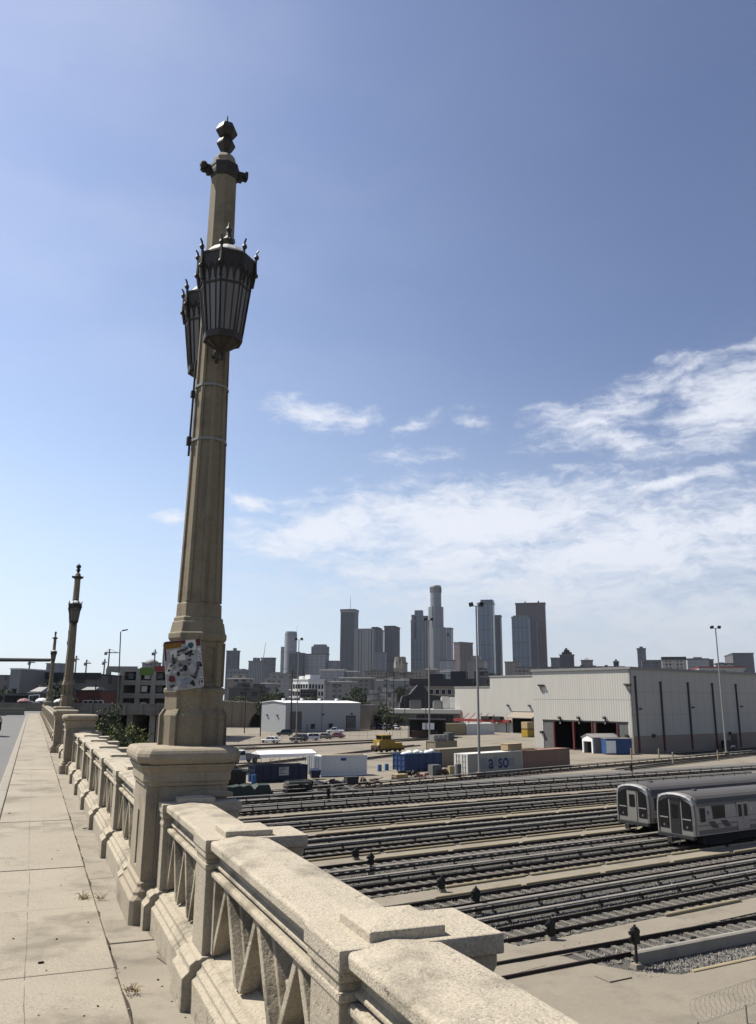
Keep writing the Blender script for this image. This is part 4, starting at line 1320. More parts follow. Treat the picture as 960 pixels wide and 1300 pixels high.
def bin_(label, pa, pb, h, depth, mat, fm, sign=None, ribs=7, Lfix=None):
    a, L, rz = along(pa, pb)
    L = Lfix or L
    t = thing('waste_bin', label, 'waste bin', (a.x, a.y, 0), rz, 'open waste bins')
    MB().box(0, L, 0, .05, .18, h).box(0, L, depth - .05, depth, .18, h).box(0, .05, .05, depth - .05, .18, h).box(L - .05, L, .05, depth - .05, .18, h).box(.05, L - .05, .05, depth - .05, .18, .24).build('body', M[mat], t)
    r = MB()
    for k in range(ribs + 1):
        x = (L - .1) * k / ribs
        r.box(x, x + .1, -.08, -.002, .12, h - .08); r.box(x, x + .1, depth + .002, depth + .08, .12, h - .08)
    for k in range(4):
        y = (depth - .1) * k / 3; r.box(-.08, -.002, y, y + .1, .12, h - .08)
    for z in (h * .35, h * .68): r.box(-.085, -.003, 0, depth, z, z + .08)
    r.box(-.1, L + .02, -.1, -.002, h - .08, h + .02); r.box(-.1, L + .02, depth + .002, depth + .1, h - .08, h + .02); r.box(-.1, -.002, -.002, depth + .002, h - .08, h + .02)
    r.build('rib', M[fm], t)
    w = MB()
    for x in (.7, L - .7):
        for y in (.25, depth - .25): w.tube([(x, y - .08, .1), (x, y + .08, .1)], .1, 8)
    w.build('roller', M['black'], t)
    return t, L


t, L = bin_('long navy blue open bin with a white notice on its side, under the white canopy', (324, 994), (390, 991), 1.95, 2.3, 'navy', 'navy')
nt_ = MB().box(L * .44, L * .63, -.09, -.082, .75, 1.75).build('notice', M['stickerwhite'], t)
q = MB()
for k in range(5): q.box(L * .455, L * (.49 + .1 * random.random()), -.094, -.091, 1.6 - .16 * k, 1.66 - .16 * k)
q.build('notice_text', M['black'], nt_)
t, L = bin_('big blue open bin heaped with white bags, behind the scrap boxes', (514, 980), (561, 977), 2.4, 2.6, 'bluebin', 'blue', ribs=5)
for k in range(6):
    b = MB().ball((L * (.08 + .16 * k if k < 3 else .1 + .15 * k), .7 + .4 * (k % 2), 2.35 + .1 * (k % 3)), .55, 9, 6, .6)
    b.v = [(x + random.uniform(-.08, .08), y + random.uniform(-.08, .08), z + random.uniform(-.06, .06)) for x, y, z in b.v]
    o = b.build('bag', M['white'], None, 0, True); o.matrix_world = Matrix.Translation(t.location) @ Matrix.Rotation(t.rotation_euler.z, 4, 'Z'); tag(o, ORD[k] + ' of the crumpled white sacks heaped in the big blue bin', 'sack', 'white sacks in the big blue bin')
t, L = bin_('black open bin cut off by the near lamp post, left end of the row', (280, 997), (312, 996), 1.5, 2.2, 'black', 'black')

# canopy
a, L, rz = along((331, 984), (400, 981)); hcan = 2.95
cn = thing('canopy', 'white sheet canopy roof on thin steel legs behind the navy bin', 'canopy', (a.x, a.y, 0), rz)
MB().loft([[(-.2, -.1, hcan - .35), (-.2, 1.6, hcan + .1), (-.2, 3.2, hcan - .35)], [(L + .2, -.1, hcan - .35), (L + .2, 1.6, hcan + .1), (L + .2, 3.2, hcan - .35)]]).build('roof_sheet', M['whiteroof'], cn)
MB().box(-.2, L + .2, -.12, -.09, hcan - .75, hcan - .3).build('valance', M['whiteroof'], cn)
for k in range(4):
    for y in (0, 3.1):
        x = L * k / 3
        MB().tube([(x, y, 0), (x, y, hcan - .3)], .035, 6).build('leg', M['galv'], cn)
bc = MB().tube([(L * .3, 0, hcan - .5), (-.2, 0, .8)], .03, 6).tube([(L * .85, 0, hcan - .5), (L * .66, 0, 1.7)], .03, 6); bc.build('brace', M['galv'], cn)


def barrel(px, py, lab, mat='brightblue', r=.3, h=.9):
    p = at(px, py)
    o = MB().lathe([(r * .93, 0), (r, .03), (r, h * .33), (r * 1.04, h * .35), (r, h * .37), (r, h * .64), (r * 1.04, h * .66), (r, h * .68), (r, h - .03), (r * .94, h), (r * .9, h - .02), (.05, h - .02)], 14).build('barrel', M[mat], None)
    place(o, (p.x, p.y, 0), random.uniform(0, 3)); tag(o, lab, 'barrel', 'blue barrels in the yard')


barrel(482, 979, 'blue barrel left of the big blue bin, left one of the two'); barrel(491, 978, 'blue barrel left of the big blue bin, right one of the two')
barrel(318, 992, 'blue barrel at the left end of the navy bin, rear one'); barrel(322, 995, 'blue barrel at the left end of the navy bin, front one', h=1.05)
p = at(400, 989); o = MB().loft([[(-.5, -.5, .15), (.5, -.5, .15), (.5, .5, .15), (-.5, .5, .15)], [(-.65, -.6, 1.05), (.65, -.6, 1.05), (.65, .6, 1.05), (-.65, .6, 1.05)], [(-.68, -.64, 1.1), (.68, -.64, 1.1), (.5, .6, 1.3), (-.5, .6, 1.3)]]).build('cart', M['navy'], None, .03); place(o, (p.x, p.y, 0), .3); tag(o, 'dark blue tub cart beside the white container doors', 'cart')
# green tarp, cage stack, junk
a, L, rz = along((280, 1015), (347, 1010))
r_ = []
for k in range(15):
    x = L * k / 14; hh = (1.25 if 0 < k < 14 else .25) + random.uniform(-.12, .1) - (.35 if k == 9 else 0)
    r_.append([(x, 0, 0), (x, .12, hh * .9), (x, .8 + random.uniform(-.1, .1), hh), (x, 1.5, hh * .9), (x, 1.7, 0)])
o = MB().loft([g[::-1] for g in r_]).build('tarpaulin', M['greentarp']); place(o, (a.x, a.y, 0), rz); tag(o, 'dark green tarpaulin over a long low heap, front left of the yard', 'tarpaulin')
a, L, rz = along((364, 1008), (398, 1006))
cs = thing('rack_stack', 'stack of dark steel racks, three tiers, in front of the white container', 'rack', (a.x, a.y, 0), rz)
for k in range(3):
    m = MB(); z = .08 + .42 * k; i0 = .12 * k
    m.box(i0, L - i0, 0, .06, z + .3, z + .36).box(i0, L - i0, 1.2, 1.26, z + .3, z + .36).box(i0, L - i0, 0, .06, z, z + .05).box(i0, L - i0, 1.2, 1.26, z, z + .05)
    m.box(i0 + .1, L - i0 - .1, .1, 1.16, z + .02, z + .26)
    for j in range(8):
        x = i0 + (L - 2 * i0 - .08) * j / 7; m.box(x, x + .07, 0, 1.26, z + .1, z + .2); m.box(x, x + .06, -.02, .05, z, z + .34)
    m.build('rack', M['darksteel'] if k != 2 else M['scrapgrey'], cs)


def scrap(px, py, w, d, h, mat, lab, n=9, name='scrap_heap', cat='scrap'):
    p = at(px, py); m = MB()
    for k in range(n):
        s = random.uniform(.25, .6)
        m.obox((random.uniform(-w, w) * .5, random.uniform(-d, d) * .5, random.uniform(.1, h * .75)), (w * s * .6, d * s * .6, h * random.uniform(.15, .5)), random.uniform(0, 3), random.uniform(-.3, .3), random.uniform(-.3, .3))
    for k in range(n // 2):
        m.tube([(random.uniform(-w, w) * .6, random.uniform(-d, d) * .5, .1), (random.uniform(-w, w) * .6, random.uniform(-d, d) * .5, h * random.uniform(.4, 1.))], .05, 5)
    o = m.build(name, M[mat], None, .015); place(o, (p.x, p.y, .02), .6); tag(o, lab, cat, 'heaps of scrap in the yard')


scrap(415, 1000, 5.2, 1.6, .9, 'black', 'dark heap of scrap to the right of the rack stack', 16)
scrap(424, 1006, 5.6, 1.0, .45, 'scrapgrey', 'low grey heap of scrap close to the track, below the dark heap', 12)
scrap(468, 997, 3.4, 1.3, .9, 'rust', 'rusty scrap and bars on the concrete blocks, right of the dark bin', 10)
scrap(463, 1001, 4.0, .9, .5, 'walk', 'pale concrete blocks lying under the rusty scrap', 6, 'concrete_blocks', 'blocks')
scrap(522, 987, 2.6, 1.6, 1.0, 'black', 'black junk heap in front of the big blue bin, left', 14)
scrap(537, 988, 1.6, 1.2, .7, 'darkred', 'dark red machine parts between the black junk and the grey boxes', 7)
scrap(566, 984, 2.2, 1.0, 1.0, 'rust', 'brown junk beside the grey drum, at the cream container door', 10)
p = at(446, 1000)
o = MB().loft([[(-.6, -.5, 0), (.6, -.5, 0), (.6, .5, 0), (-.6, .5, 0)], [(-.75, -.6, 1.25), (.75, -.6, 1.25), (.75, .6, 1.25), (-.75, .6, 1.25)]]).build('tub', M['slate'], None, .03); place(o, (p.x, p.y, 0), .4); tag(o, 'slate grey tapered tub between the scrap heaps', 'tub')
for (px, py, sx, sy, sz, mat, nm, lab) in ((527, 978, 1.1, .9, 1.0, 'grey', 'cabinet', 'pale grey cabinet standing up against the big blue bin'), (552, 984, 1.4, 1.2, 1.35, 'scrapgrey', 'cabinet', 'grey machine cabinet with a sloping top in front of the bin end'),
                                           (582, 986, .7, .7, 1.7, 'scrapgrey', 'drum', 'upright grey drum beside the cream container doors'), (573, 984, .8, .6, 1.2, 'containertan', 'cabinet', 'tan box among the junk, left of the grey drum')):
    p = at(px, py)
    m = MB()
    if nm == 'drum': m.lathe([(.4, 0), (.42, .1), (.42, sz - .1), (.3, sz)], 12)
    else: m.box(-sx / 2, sx / 2, -sy / 2, sy / 2, .08, sz).box(-sx * .4, sx * .4, -sy / 2 - .03, -sy / 2 - .001, .2, sz * .8).box(-sx / 2, -sx / 2 + .1, -sy / 2, sy / 2, 0, .08).box(sx / 2 - .1, sx / 2, -sy / 2, sy / 2, 0, .08)
    o = m.build(nm, M[mat], None, .02); place(o, (p.x, p.y, 0), .5); tag(o, lab, nm)
pl_ = at(503, 990)
pt_ = thing('pallet', 'wooden pallet stack at the right of the scrap, near the track', 'pallet', (pl_.x, pl_.y, 0), .6)
for k in range(3): MB().box(0, 1.9, 0, 1.1, .22 * k + .1, .22 * k + .19).box(0, 1.9, 0, .15, .22 * k, .22 * k + .1).box(0, 1.9, .95, 1.1, .22 * k, .22 * k + .1).build('deck', M['wood'] if k else M['rust'], pt_)

# grey boxes on the back container
for k, (x, w_) in enumerate(((.2, 1.2), (1.6, 1.0), (2.8, 1.0), (4.2, 1.7))):
    o = MB().box(0, w_, 0, 1.2, 0, 1.1 + .35 * (k == 3)).box(.1, w_ - .1, -.03, -.001, .2, .9).build('equipment_box', M['galv'] if k < 3 else M['scrapgrey'], None, .02)
    o.matrix_world = Matrix.Translation(Vector(tb.location) + Vector((0, 0, 2.5))) @ Matrix.Rotation(tb.rotation_euler.z, 4, 'Z') @ Matrix.Translation((x, .5, 0))
    tag(o, ('first', 'second', 'third', 'fourth and darkest')[k] + ' grey equipment box from the left on the back beige container', 'box', 'grey boxes on the back beige container')

# ---- silver utility truck, yellow rail machine, cars ------------------------------------------------------
def wheels(t, xs, ys, r, w_=.22):
    for x in xs:
        for y in ys:
            wl = MB().tube([(x, y - w_ / 2, r), (x, y + w_ / 2, r)], r, 16).build('wheel', M['tyre'], t)
            MB().tube([(x, y - w_ / 2 - .012, r), (x, y + w_ / 2 + .012, r)], r * .58, 10).build('rim', M['rim'], wl)


a, L, rz = along((294, 970), (322, 968.5))
ut = thing('utility_truck', 'silver service truck with box lockers and a ladder rack beside the near lamp post', 'truck', (a.x, a.y, 0), rz)
L = 5.6
MB().loft([[(.0, y, z) for y, z in ((.1, .55), (1.9, .55), (1.9, 1.0), (.1, 1.0))], [(.9, y, z) for y, z in ((.05, .45), (1.95, .45), (1.95, 1.2), (.05, 1.2))], [(1.5, y, z) for y, z in ((.05, .45), (1.95, .45), (1.8, 1.95), (.2, 1.95))], [(2.7, y, z) for y, z in ((.05, .45), (1.95, .45), (1.8, 2.0), (.2, 2.0))]]).build('cab', M['white'], ut, .05)
MB().loft([[(1.35, y, z) for y, z in ((.1, 1.25), (1.9, 1.25), (1.78, 1.8), (.22, 1.8))], [(2.5, y, z) for y, z in ((.03, 1.25), (1.97, 1.25), (1.84, 1.85), (.16, 1.85))]]).build('cab_window', M['glassdark'], ut)
bd = MB().box(2.75, L, .02, 1.98, .55, 1.55).build('locker_body', M['galv'], ut, .03)
for x in (2.9, 3.85, 4.75): MB().box(x, x + .8, -.0, .019, .9, 1.48).build('locker_door', M['grey'], bd)
rk = MB()
for x in (1.6, 3.0, 4.4, 5.5):
    for y in (.15, 1.85): rk.tube([(x, y, 1.5), (x, y, 2.35)], .03, 6)
    rk.tube([(x, .15, 2.35), (x, 1.85, 2.35)], .03, 6)
for y in (.15, 1.0, 1.85): rk.tube([(1.3, y, 2.37), (5.6, y, 2.37)], .03, 6)
rk.build('ladder_rack', M['galv'], ut); wheels(ut, (1.0, 4.4), (.12, 1.88), .4)

a, L, rz = along((481, 957), (520, 955))
ym = thing('rail_machine', 'yellow rail maintenance machine with a cab, standing on the tracks', 'rail vehicle', (a.x, a.y, .15), rz)
L = 7.2
MB().box(.2, L - .2, .3, 2.3, .7, 1.0).build('frame', M['yellow'], ym, .03)
MB().loft([[(.5, y, 1.0) for y in (.3, 2.3)] + [(4.6, y, 1.0) for y in (2.3, .3)], [(.6, y, 2.3) for y in (.35, 2.25)] + [(4.5, y, 2.3) for y in (2.25, .35)]]).build('hood', M['yellow'], ym, .05)
cb = MB().box(1.2, 3.6, .4, 2.2, 2.3, 3.1).box(1.0, 3.8, .25, 2.35, 3.1, 3.2).build('cab', M['yellow'], ym, .03)
MB().box(1.35, 1.95, .37, .41, 2.4, 3.0).box(2.1, 2.7, .37, .41, 2.4, 3.0).box(2.85, 3.45, .37, .41, 2.4, 3.0).build('cab_window', M['glassdark'], cb)
MB().box(1.17, 1.21, .6, 2.0, 2.4, 3.0).build('cab_window', M['glassdark'], cb)
MB().box(4.6, 6.6, .5, 2.1, 1.0, 1.7).box(6.6, 7.0, .3, 2.3, .9, 1.2).build('engine', M['yellow'], ym, .04)
MB().box(.1, .6, .2, 2.4, .5, 1.3).box(-.2, .3, .6, .9, .7, .95).box(-.2, .3, 1.7, 2.0, .7, .95).build('buffer', M['rust'], ym, .03)
MB().tube([(.48, .7, 1.6), (.42, .7, 1.6)], .3, 10).build('lamp', M['offwhite'], ym)
for x in (1.2, 2.6, 4.8, 6.0):
    for y in (.5, 2.0): MB().tube([(x, y, .4), (x, y + .15, .4)], .4, 14).build('wheel', M['rail'], ym)
MB().tube([(3.9, 1.3, 2.3), (3.9, 1.3, 3.5)], .07, 8).build('exhaust', M['darksteel'], ym)
MB().box(.2, L - .2, .28, .3, .35, .7).build('skirt', M['rust'], ym)


def car(label, p, rz, paint, kind='sedan', group='parked cars'):
    t = thing('parked_car', label, 'car', (p.x, p.y, 0), rz, group)
    L, W = (4.5, 1.8)
    hb, hr = (.82, 1.42) if kind == 'sedan' else (.98, 1.72)
    if kind == 'pickup': hb, hr, L = .98, 1.75, 5.3
    def sec(x, w, z0, z1): return [(x, -w, z0), (x, w, z0), (x, w, z1 - .08), (x, w - .1, z1), (x, -w + .1, z1), (x, -w, z1 - .08)]
    m = MB().loft([sec(0, .72, .42, .62), sec(.12, .84, .28, hb - .14), sec(1.0, .9, .24, hb), sec(3.2, .9, .24, hb + .03), sec(L - .2, .86, .28, hb), sec(L, .78, .45, hb - .15)])
    m.build('body', paint, t, .03)
    if kind == 'pickup': x0, x1, x2, x3 = 1.1, 1.75, 3.0, 3.2
    elif kind == 'suv': x0, x1, x2, x3 = 1.0, 1.7, 4.0, 4.45
    else: x0, x1, x2, x3 = 1.05, 1.95, 3.35, 4.2
    w0, w1 = .84, .66
    cab = MB().loft([[(x0, -w0, hb - .02), (x3, -w0, hb - .02), (x3, w0, hb - .02), (x0, w0, hb - .02)], [(x1, -w1, hr), (x2, -w1, hr), (x2, w1, hr), (x1, w1, hr)]]).build('cabin', paint, t, .03)

    def lerp(f):   # cabin outline at height fraction f
        return (x0 + (x1 - x0) * f, x3 + (x2 - x3) * f, w0 + (w1 - w0) * f, hb - .02 + (hr - hb + .02) * f)
    a0, a1, wa, za = lerp(.12); b0_, b1_, wb, zb = lerp(.86)
    for sg in (-1, 1):
        g = MB()
        e = .012
        mid = (a0 + a1) / 2
        for q0, q1, r0, r1 in ((a0 + .18, mid - .04, b0_ + .1, mid - .04), (mid + .04, a1 - .18, mid + .04, b1_ - .1)):
            g.loft([[(q0, sg * (wa - .02), za), (q1, sg * (wa - .02), za), (q1, sg * (wa + e), za), (q0, sg * (wa + e), za)], [(r0, sg * (wb - .02), zb), (r1, sg * (wb - .02), zb), (r1, sg * (wb + e), zb), (r0, sg * (wb + e), zb)]])
        g.build('side_window', M['glassdark'], cab)
    MB().loft([[(a0 - .012, -wa + .1, za), (a0 - .012, wa - .1, za), (a0 + .03, wa - .1, za), (a0 + .03, -wa + .1, za)], [(b0_ - .012, -wb + .08, zb), (b0_ - .012, wb - .08, zb), (b0_ + .03, wb - .08, zb), (b0_ + .03, -wb + .08, zb)]]).build('windscreen', M['glassdark'], cab)
    MB().loft([[(a1 - .03, -wa + .1, za), (a1 - .03, wa - .1, za), (a1 + .012, wa - .1, za), (a1 + .012, -wa + .1, za)], [(b1_ - .03, -wb + .08, zb), (b1_ - .03, wb - .08, zb), (b1_ + .012, wb - .08, zb), (b1_ + .012, -wb + .08, zb)]]).build('rear_window', M['glassdark'], cab)
    wheels(t, (.85, L - .95), (-.82, .82), .33, .2)
    for sg in (-1, 1):
        MB().box(.0, .1, sg * .45, sg * .75, .6, .72).build('headlight', M['lampglass'], t)
        MB().box(L - .06, L + .01, sg * .5, sg * .78, .62, .76).build('tail_light', M['red'], t)
    return t


P_ = {'white': pm('white_car_paint', (.7, .7, .7), .03, 1, 5, .02, .25, spec=.5), 'dark': pm('dark_car_paint', (.03, .035, .045), .05, 1, 5, .02, .22, spec=.5), 'teal': pm('dark_teal_car_paint', (.02, .05, .06), .05, 1, 5, .02, .22, spec=.5),
      'red': pm('maroon_car_paint', (.16, .012, .02), .05, 1, 5, .02, .25, spec=.5), 'silver': pm('silver_car_paint', (.4, .41, .42), .03, 1, 5, .02, .3, metal=.4), 'grey': pm('grey_car_paint', (.15, .155, .16), .05, 1, 5, .02, .3)}
cars = [(343, 943, 'white', 'sedan', -20, 'small white car parked alone at the left of the car park'), (361, 934, 'teal', 'suv', 5, 'dark teal estate car under the grey door of the white depot'), (379, 941, 'dark', 'suv', -25, 'dark blue car beside the foot of the floodlight mast'),
        (394, 940, 'white', 'suv', 20, 'white people carrier next to the dark blue car'), (411, 938, 'dark', 'sedan', -25, 'dark maroon-black car left of the maroon one'), (427, 937, 'red', 'sedan', -20, 'maroon car at the right end of the short row'), (424, 931, 'white', 'pickup', 0, 'white pickup truck behind the maroon car')]
for px, py, col, kind, ang, lab in cars:
    p = at(px, py); c = car(lab, p, R(ang), P_[col], kind)
    c.location.x -= 2.2 * cos(R(ang)); c.location.y -= 2.2 * sin(R(ang))
lots = [('silver', 'suv'), ('white', 'sedan'), ('dark', 'sedan'), ('grey', 'suv'), ('white', 'suv'), ('dark', 'suv')]
srcs = {}
k = 0
for row, (py, xs) in enumerate(((926, range(466, 500, 6)), (921, range(470, 560, 9)), (917, range(468, 540, 10)))):
    for px in xs:
        col, kind = lots[(k * 5 + row) % 6]; k += 1
        p = at(px + random.uniform(-1, 1), py)
        lab = '%s %s, %s in the %s row of the crowded car park' % (col, {'suv': 'tall car', 'sedan': 'low car'}[kind], ORD[xs.index(px)], ('front', 'middle', 'back')[row])
        if (col, kind) not in srcs: srcs[(col, kind)] = car(lab, p, R(-50 + random.uniform(-8, 8)), P_[col], kind, 'cars in the crowded car park')
        else: dup(srcs[(col, kind)], (p.x, p.y, 0), R(-50 + random.uniform(-8, 8)), lab)

# ---- poles ------------------------------------------------------------------------------------------------
def flood(px, py, toppx, toppy, lab, heads=2, r=.2):
    g = at(px, py); T_ = aty(toppx, toppy, g.y); h = T_.z
    t = thing('floodlight_mast', lab, 'floodlight', (g.x, g.y, 0), R(-8), 'floodlight masts in the yard')
    MB().box(-.4, .4, -.4, .4, 0, .5).build('footing', M['walk'], t, .03)
    MB().tube([(0, 0, .4), (0, 0, h - .25)], r, 10, r * .55).build('pole', M['galv'], t)
    MB().box(-.75, .75, -.05, .05, h - .32, h - .22).build('crossarm', M['galv'], t)
    for x in ((-.7, .7) if heads == 2 else (-.75, 0, .75)):
        hd = MB().obox((x, -.1, h - .05), (.62, .62, .42), random.uniform(-.3, .3), R(-20), R(12 if x > 0 else -12)).build('lamp_head', M['black'], t, .05)
    return t


flood(376, 943, 378, 811, 'slim floodlight mast in front of the white depot', 2, .16)
flood(545.5, 951, 542, 786, 'floodlight mast standing between the yellow machine and the tan container')
flood(609, 985, 603, 767, 'tallest-looking floodlight mast, in front of the cream lettered container', 2, .2)
flood(922.5, 958, 911, 796, 'floodlight mast at the right in front of the big pale shed')
# bollards at the right
for k, (px, py, h) in enumerate(((802, 964, 1.9), (837, 963, 1.7), (855, 970, 1.9), (912, 966, 1.7))):
    p = at(px, py); o = MB().lathe([(.12, 0), (.12, h - .08), (.06, h)], 10).build('bollard', M['yellowkerb']); place(o, (p.x, p.y, 0)); tag(o, ('leftmost', 'second from left', 'third from left', 'rightmost')[k] + ' of the pale yellow bollards before the big pale shed', 'bollard', 'pale yellow bollards')
m = MB().box(-4, 0, -.06, .06, 0, .004); o = place(m.build('ground_marking', M['offwhite']), at(905, 968, .04), .5); struct(o)
m = MB().box(-7, 7, -.07, .07, 0, .004); o = place(m.build('ground_marking', M['yellowkerb']), at(880, 969, .036), .72); struct(o)

# fence along the car park
a, b = at(287, 946), at(520, 936); d = b - a
L = d.length
fe = thing('wire_fence', 'tall wire mesh fence along the front of the car park', 'fence', (a.x, a.y, 0), atan2(d.y, d.x))
fm = MB()
for k in range(int(L / 1.1)):
    fm.tube([(k * 1.1, 0, .05), (k * 1.1 + 1.6, 0, 2.0)], .006, 3); fm.tube([(k * 1.1 + 1.6, 0, .05), (k * 1.1, 0, 2.0)], .006, 3)
for z in (.05, 1.0, 2.0): fm.tube([(0, 0, z), (L, 0, z)], .012, 4)
fm.build('mesh_panel', M['galv'], fe)
for k in range(int(L / 3.2)): MB().tube([(k * 3.2, 0, 0), (k * 3.2, 0, 2.15)], .03, 6).build('post', M['galv'], fe)
# ================================================================== BUILDINGS AND TREES
def footprint(x0, xc, x1, D, phi=15., dmax=90, dmin=8):
    """origin, heading, face width and depth of a block whose broad face runs from pixel x0 to xc and whose end face from xc to x1"""
    A_ = aty(x0, 886, D).x; C_ = aty(xc, 886, D).x; B_ = aty(x1, 886, D).x
    ph = R(phi)
    w = (C_ - A_) / cos(ph)
    dp = max(dmin, min(dmax, (B_ - C_) / max(.05, sin(ph))))
    o = Vector((C_ - w * cos(ph), D + w * sin(ph), 0))
    return o, -ph, w, dp


def ztop(px, py, D): return aty(px, py, D).z


def block(name, label, x0, xc, x1, yt, D, mat, phi=15., cat='building', group=None, roof='scrapgrey', parapet=.0, plant=None, dmin=8, zbase=0, depth=None):
    o, rz, w, dp = footprint(x0, xc, x1, D, phi, dmin=dmin)
    if depth: dp = depth
    h = ztop(xc, yt, D) - zbase
    t = thing(name, label, cat, (o.x, o.y, zbase), rz, group)
    body = MB().box(0, w, 0, dp, 0, h).build('walls', mat, t)
    e = max(.15, D * .0006)
    MB().box(-e, w + e, -e, dp + e, h, h + max(.3, D * .0012)).build('roof', M[roof] if isinstance(roof, str) else roof, t)
    if plant:
        for (f0, f1, hh) in plant:
            MB().box(w * f0, w * f1, dp * .2, dp * .8, h + max(.3, D * .0012), h + hh).build('plant_room', mat, t)
    return t, w, dp, h


FC = {}


def fmat(wall, glass, su=4., sz=4., fu=.6, fz=.6, rough=.5):
    k = (wall, glass, su, sz, fu, fz)
    if k not in FC: FC[k] = facade('facade_%d' % len(FC), wall, glass, su, sz, fu, fz, rough)
    return FC[k]


SK = 'towers of the downtown skyline'
slate = fmat((.07, .075, .09), (.045, .05, .065), 5, 4.2, .75, .7)
t, w, dp, h = block('office_tower', 'tall dark slate slab tower with a thin mast on its roof', 430.5, 449, 453.5, 774.5, 2500, slate, group=SK, roof='slate')
MB().box(-1.2, w + 1.2, -1.2, dp + 1.2, h - 6, h + 3.5).build('crown', M['grey'], t)
MB().tube([(w * .55, dp * .5, h), (w * .55, dp * .5, h + 48)], .9, 6, .4).build('mast', M['grey'], t)
t, w, dp, h = block('office_tower', 'pale tower with bold vertical pillars, right behind the shoulder of the slate slab tower', 449, 473, 476, 800, 2350, fmat((.33, .35, .38), (.1, .11, .13), 9.5, 400, .45, 1.1), group=SK)
pr = MB()
for k in range(8): pr.box(w * k / 7.3, w * k / 7.3 + 4, -1.6, -.01, 0, h + 4)
pr.build('pillar_front', M['galv'], t)
MB().box(0, w, 0, dp, h + .5, h + 5).build('arch_top', M['galv'], t)
t, w, dp, h = block('office_tower', 'slim dark tower with a rounded shoulder between the pillared and the black box tower', 471, 484.5, 487, 801, 2600, fmat((.12, .13, .16), (.07, .08, .1), 4, 4, .6, .6), group=SK)
MB().loft([[(w * .0, 0, h), (w, 0, h), (w, dp, h), (0, dp, h)], [(0, 0, h + 10), (w * .8, 0, h + 10), (w * .8, dp, h + 10), (0, dp, h + 10)], [(0, 0, h + 13), (w * .6, 0, h + 13), (w * .6, dp, h + 13), (0, dp, h + 13)]]).build('shoulder', M['slate'], t)
block('office_building', 'grey mid-rise block at the foot of the slim rounded tower', 475, 489, 491, 829, 2200, fmat((.2, .21, .24), (.1, .11, .13), 5, 4, .7, .5), group=SK)
t, w, dp, h = block('office_tower', 'black box tower right of the slim rounded one, with a plain flat top', 487.5, 501, 508.5, 796, 2450, fmat((.06, .06, .075), (.035, .037, .05), 4.5, 4, .8, .75), group=SK, roof='slate')
MB().box(.2, w - .2, -.4, -.05, h * .53, h * .56).box(-.6, w + .6, -.6, dp + .6, h, h + 4).build('belt', M['black'], t)
# ornate beige block with gables
t, w, dp, h = block('old_hotel', 'small beige old building with steep white gables, low in front of the black box tower', 500, 512, 518, 842, 1500, fmat((.36, .31, .25), (.16, .13, .1), 4, 4, .5, .6), 25, group='older downtown blocks')
for k, f in enumerate((.0, .36, .7)):
    MB().ex([(w * f, h - 6), (w * (f + .3), h - 6), (w * (f + .15), h + 11)], -1.2, 6, 'x' if False else 'y').build('gable', M['offwhite'], t) if False else \
        MB().loft([[(w * f, -1.2, h - 8), (w * (f + .3), -1.2, h - 8), (w * (f + .15), -1.2, h + 12)], [(w * f, dp * .9, h - 8), (w * (f + .3), dp * .9, h - 8), (w * (f + .15), dp * .9, h + 12)]]).build('gable', M['offwhite'] if k == 0 else M['tan'], t)
# two stepped glassy tower
g1 = fmat((.19, .22, .26), (.11, .135, .165), 4, 4, .7, .7)
t, w, dp, h = block('office_tower', 'blue grey tower in stepped slabs, left neighbour of the tallest tower', 522, 536.5, 539, 789, 2550, g1, group=SK)
MB().box(w * .05, w, .5, dp, h, ztop(530, 780, 2550)).box(w * .33, w * .98, 1.5, dp * .95, h, ztop(533, 774.5, 2550)).build('upper_storeys', g1, t)
MB().box(w * .3, w * .5, -.8, -.02, h * .78, ztop(530, 780, 2550) - 4).build('dark_notch', M['slate'], t)
block('office_tower', 'thin pale slab tower squeezed in just left of the tallest tower', 538.5, 544.2, 545, 783, 2700, fmat((.3, .32, .36), (.13, .15, .18), 8, 400, .5, 1.1), group=SK)
# tallest tower: tiers and round crown
D = 2600
cx0 = aty(554.5, 886, D).x
t = thing('office_tower', 'tallest tower of the skyline, tapering in tiers to a round ribbed crown', 'building', (cx0, D, 0), R(-20), SK)
gt = fmat((.27, .29, .32), (.12, .135, .16), 4.6, 4.2, .5, .55)


def wpx(a, b): return (aty(b, 886, D).x - aty(a, 886, D).x)


R1, R2, R3, R4 = wpx(545, 567.5) / 2, wpx(545, 564.5) / 2 * .98, wpx(547, 561.5) / 2, wpx(547.6, 560.8) / 2
m = MB().lathe([(R1, 0), (R1, ztop(555, 797, D))], 12, (wpx(554.5, 557), 0)); m.build('lower_storeys', gt, t)
m = MB().lathe([(R2, 0), (R2, ztop(555, 771, D))], 12); m.build('middle_storeys', gt, t)
m = MB().lathe([(R3, 0), (R3, ztop(555, 752, D))], 24); m.build('upper_storeys', gt, t)
zc = ztop(555, 752, D)
MB().lathe([(R3, zc), (R3 * 1.03, zc + .5), (R3 * 1.03, zc + 10), (R3 * .98, zc + 18), (R3 * .9, zc + 21), (R3 * .5, zc + 22)], 24).build('crown', M['galv'], t)
m = MB()
for k in range(24):
    a = 2 * pi * k / 24; m.obox((R3 * 1.03 * cos(a), R3 * 1.03 * sin(a), zc + 7), (1.2, 1.6, 16), a)
m.build('crown_rib', M['slate'], t)
t, w, dp, h = block('office_tower', 'pale tower with a square notched top, right behind the tallest tower', 566, 574, 578, 798, 2750, fmat((.36, .38, .41), (.17, .19, .22), 4, 4, .5, .6), group=SK)
MB().box(w * .1, w * .7, -.8, -.02, h - 26, h - 14).build('dark_notch', M['slate'], t)
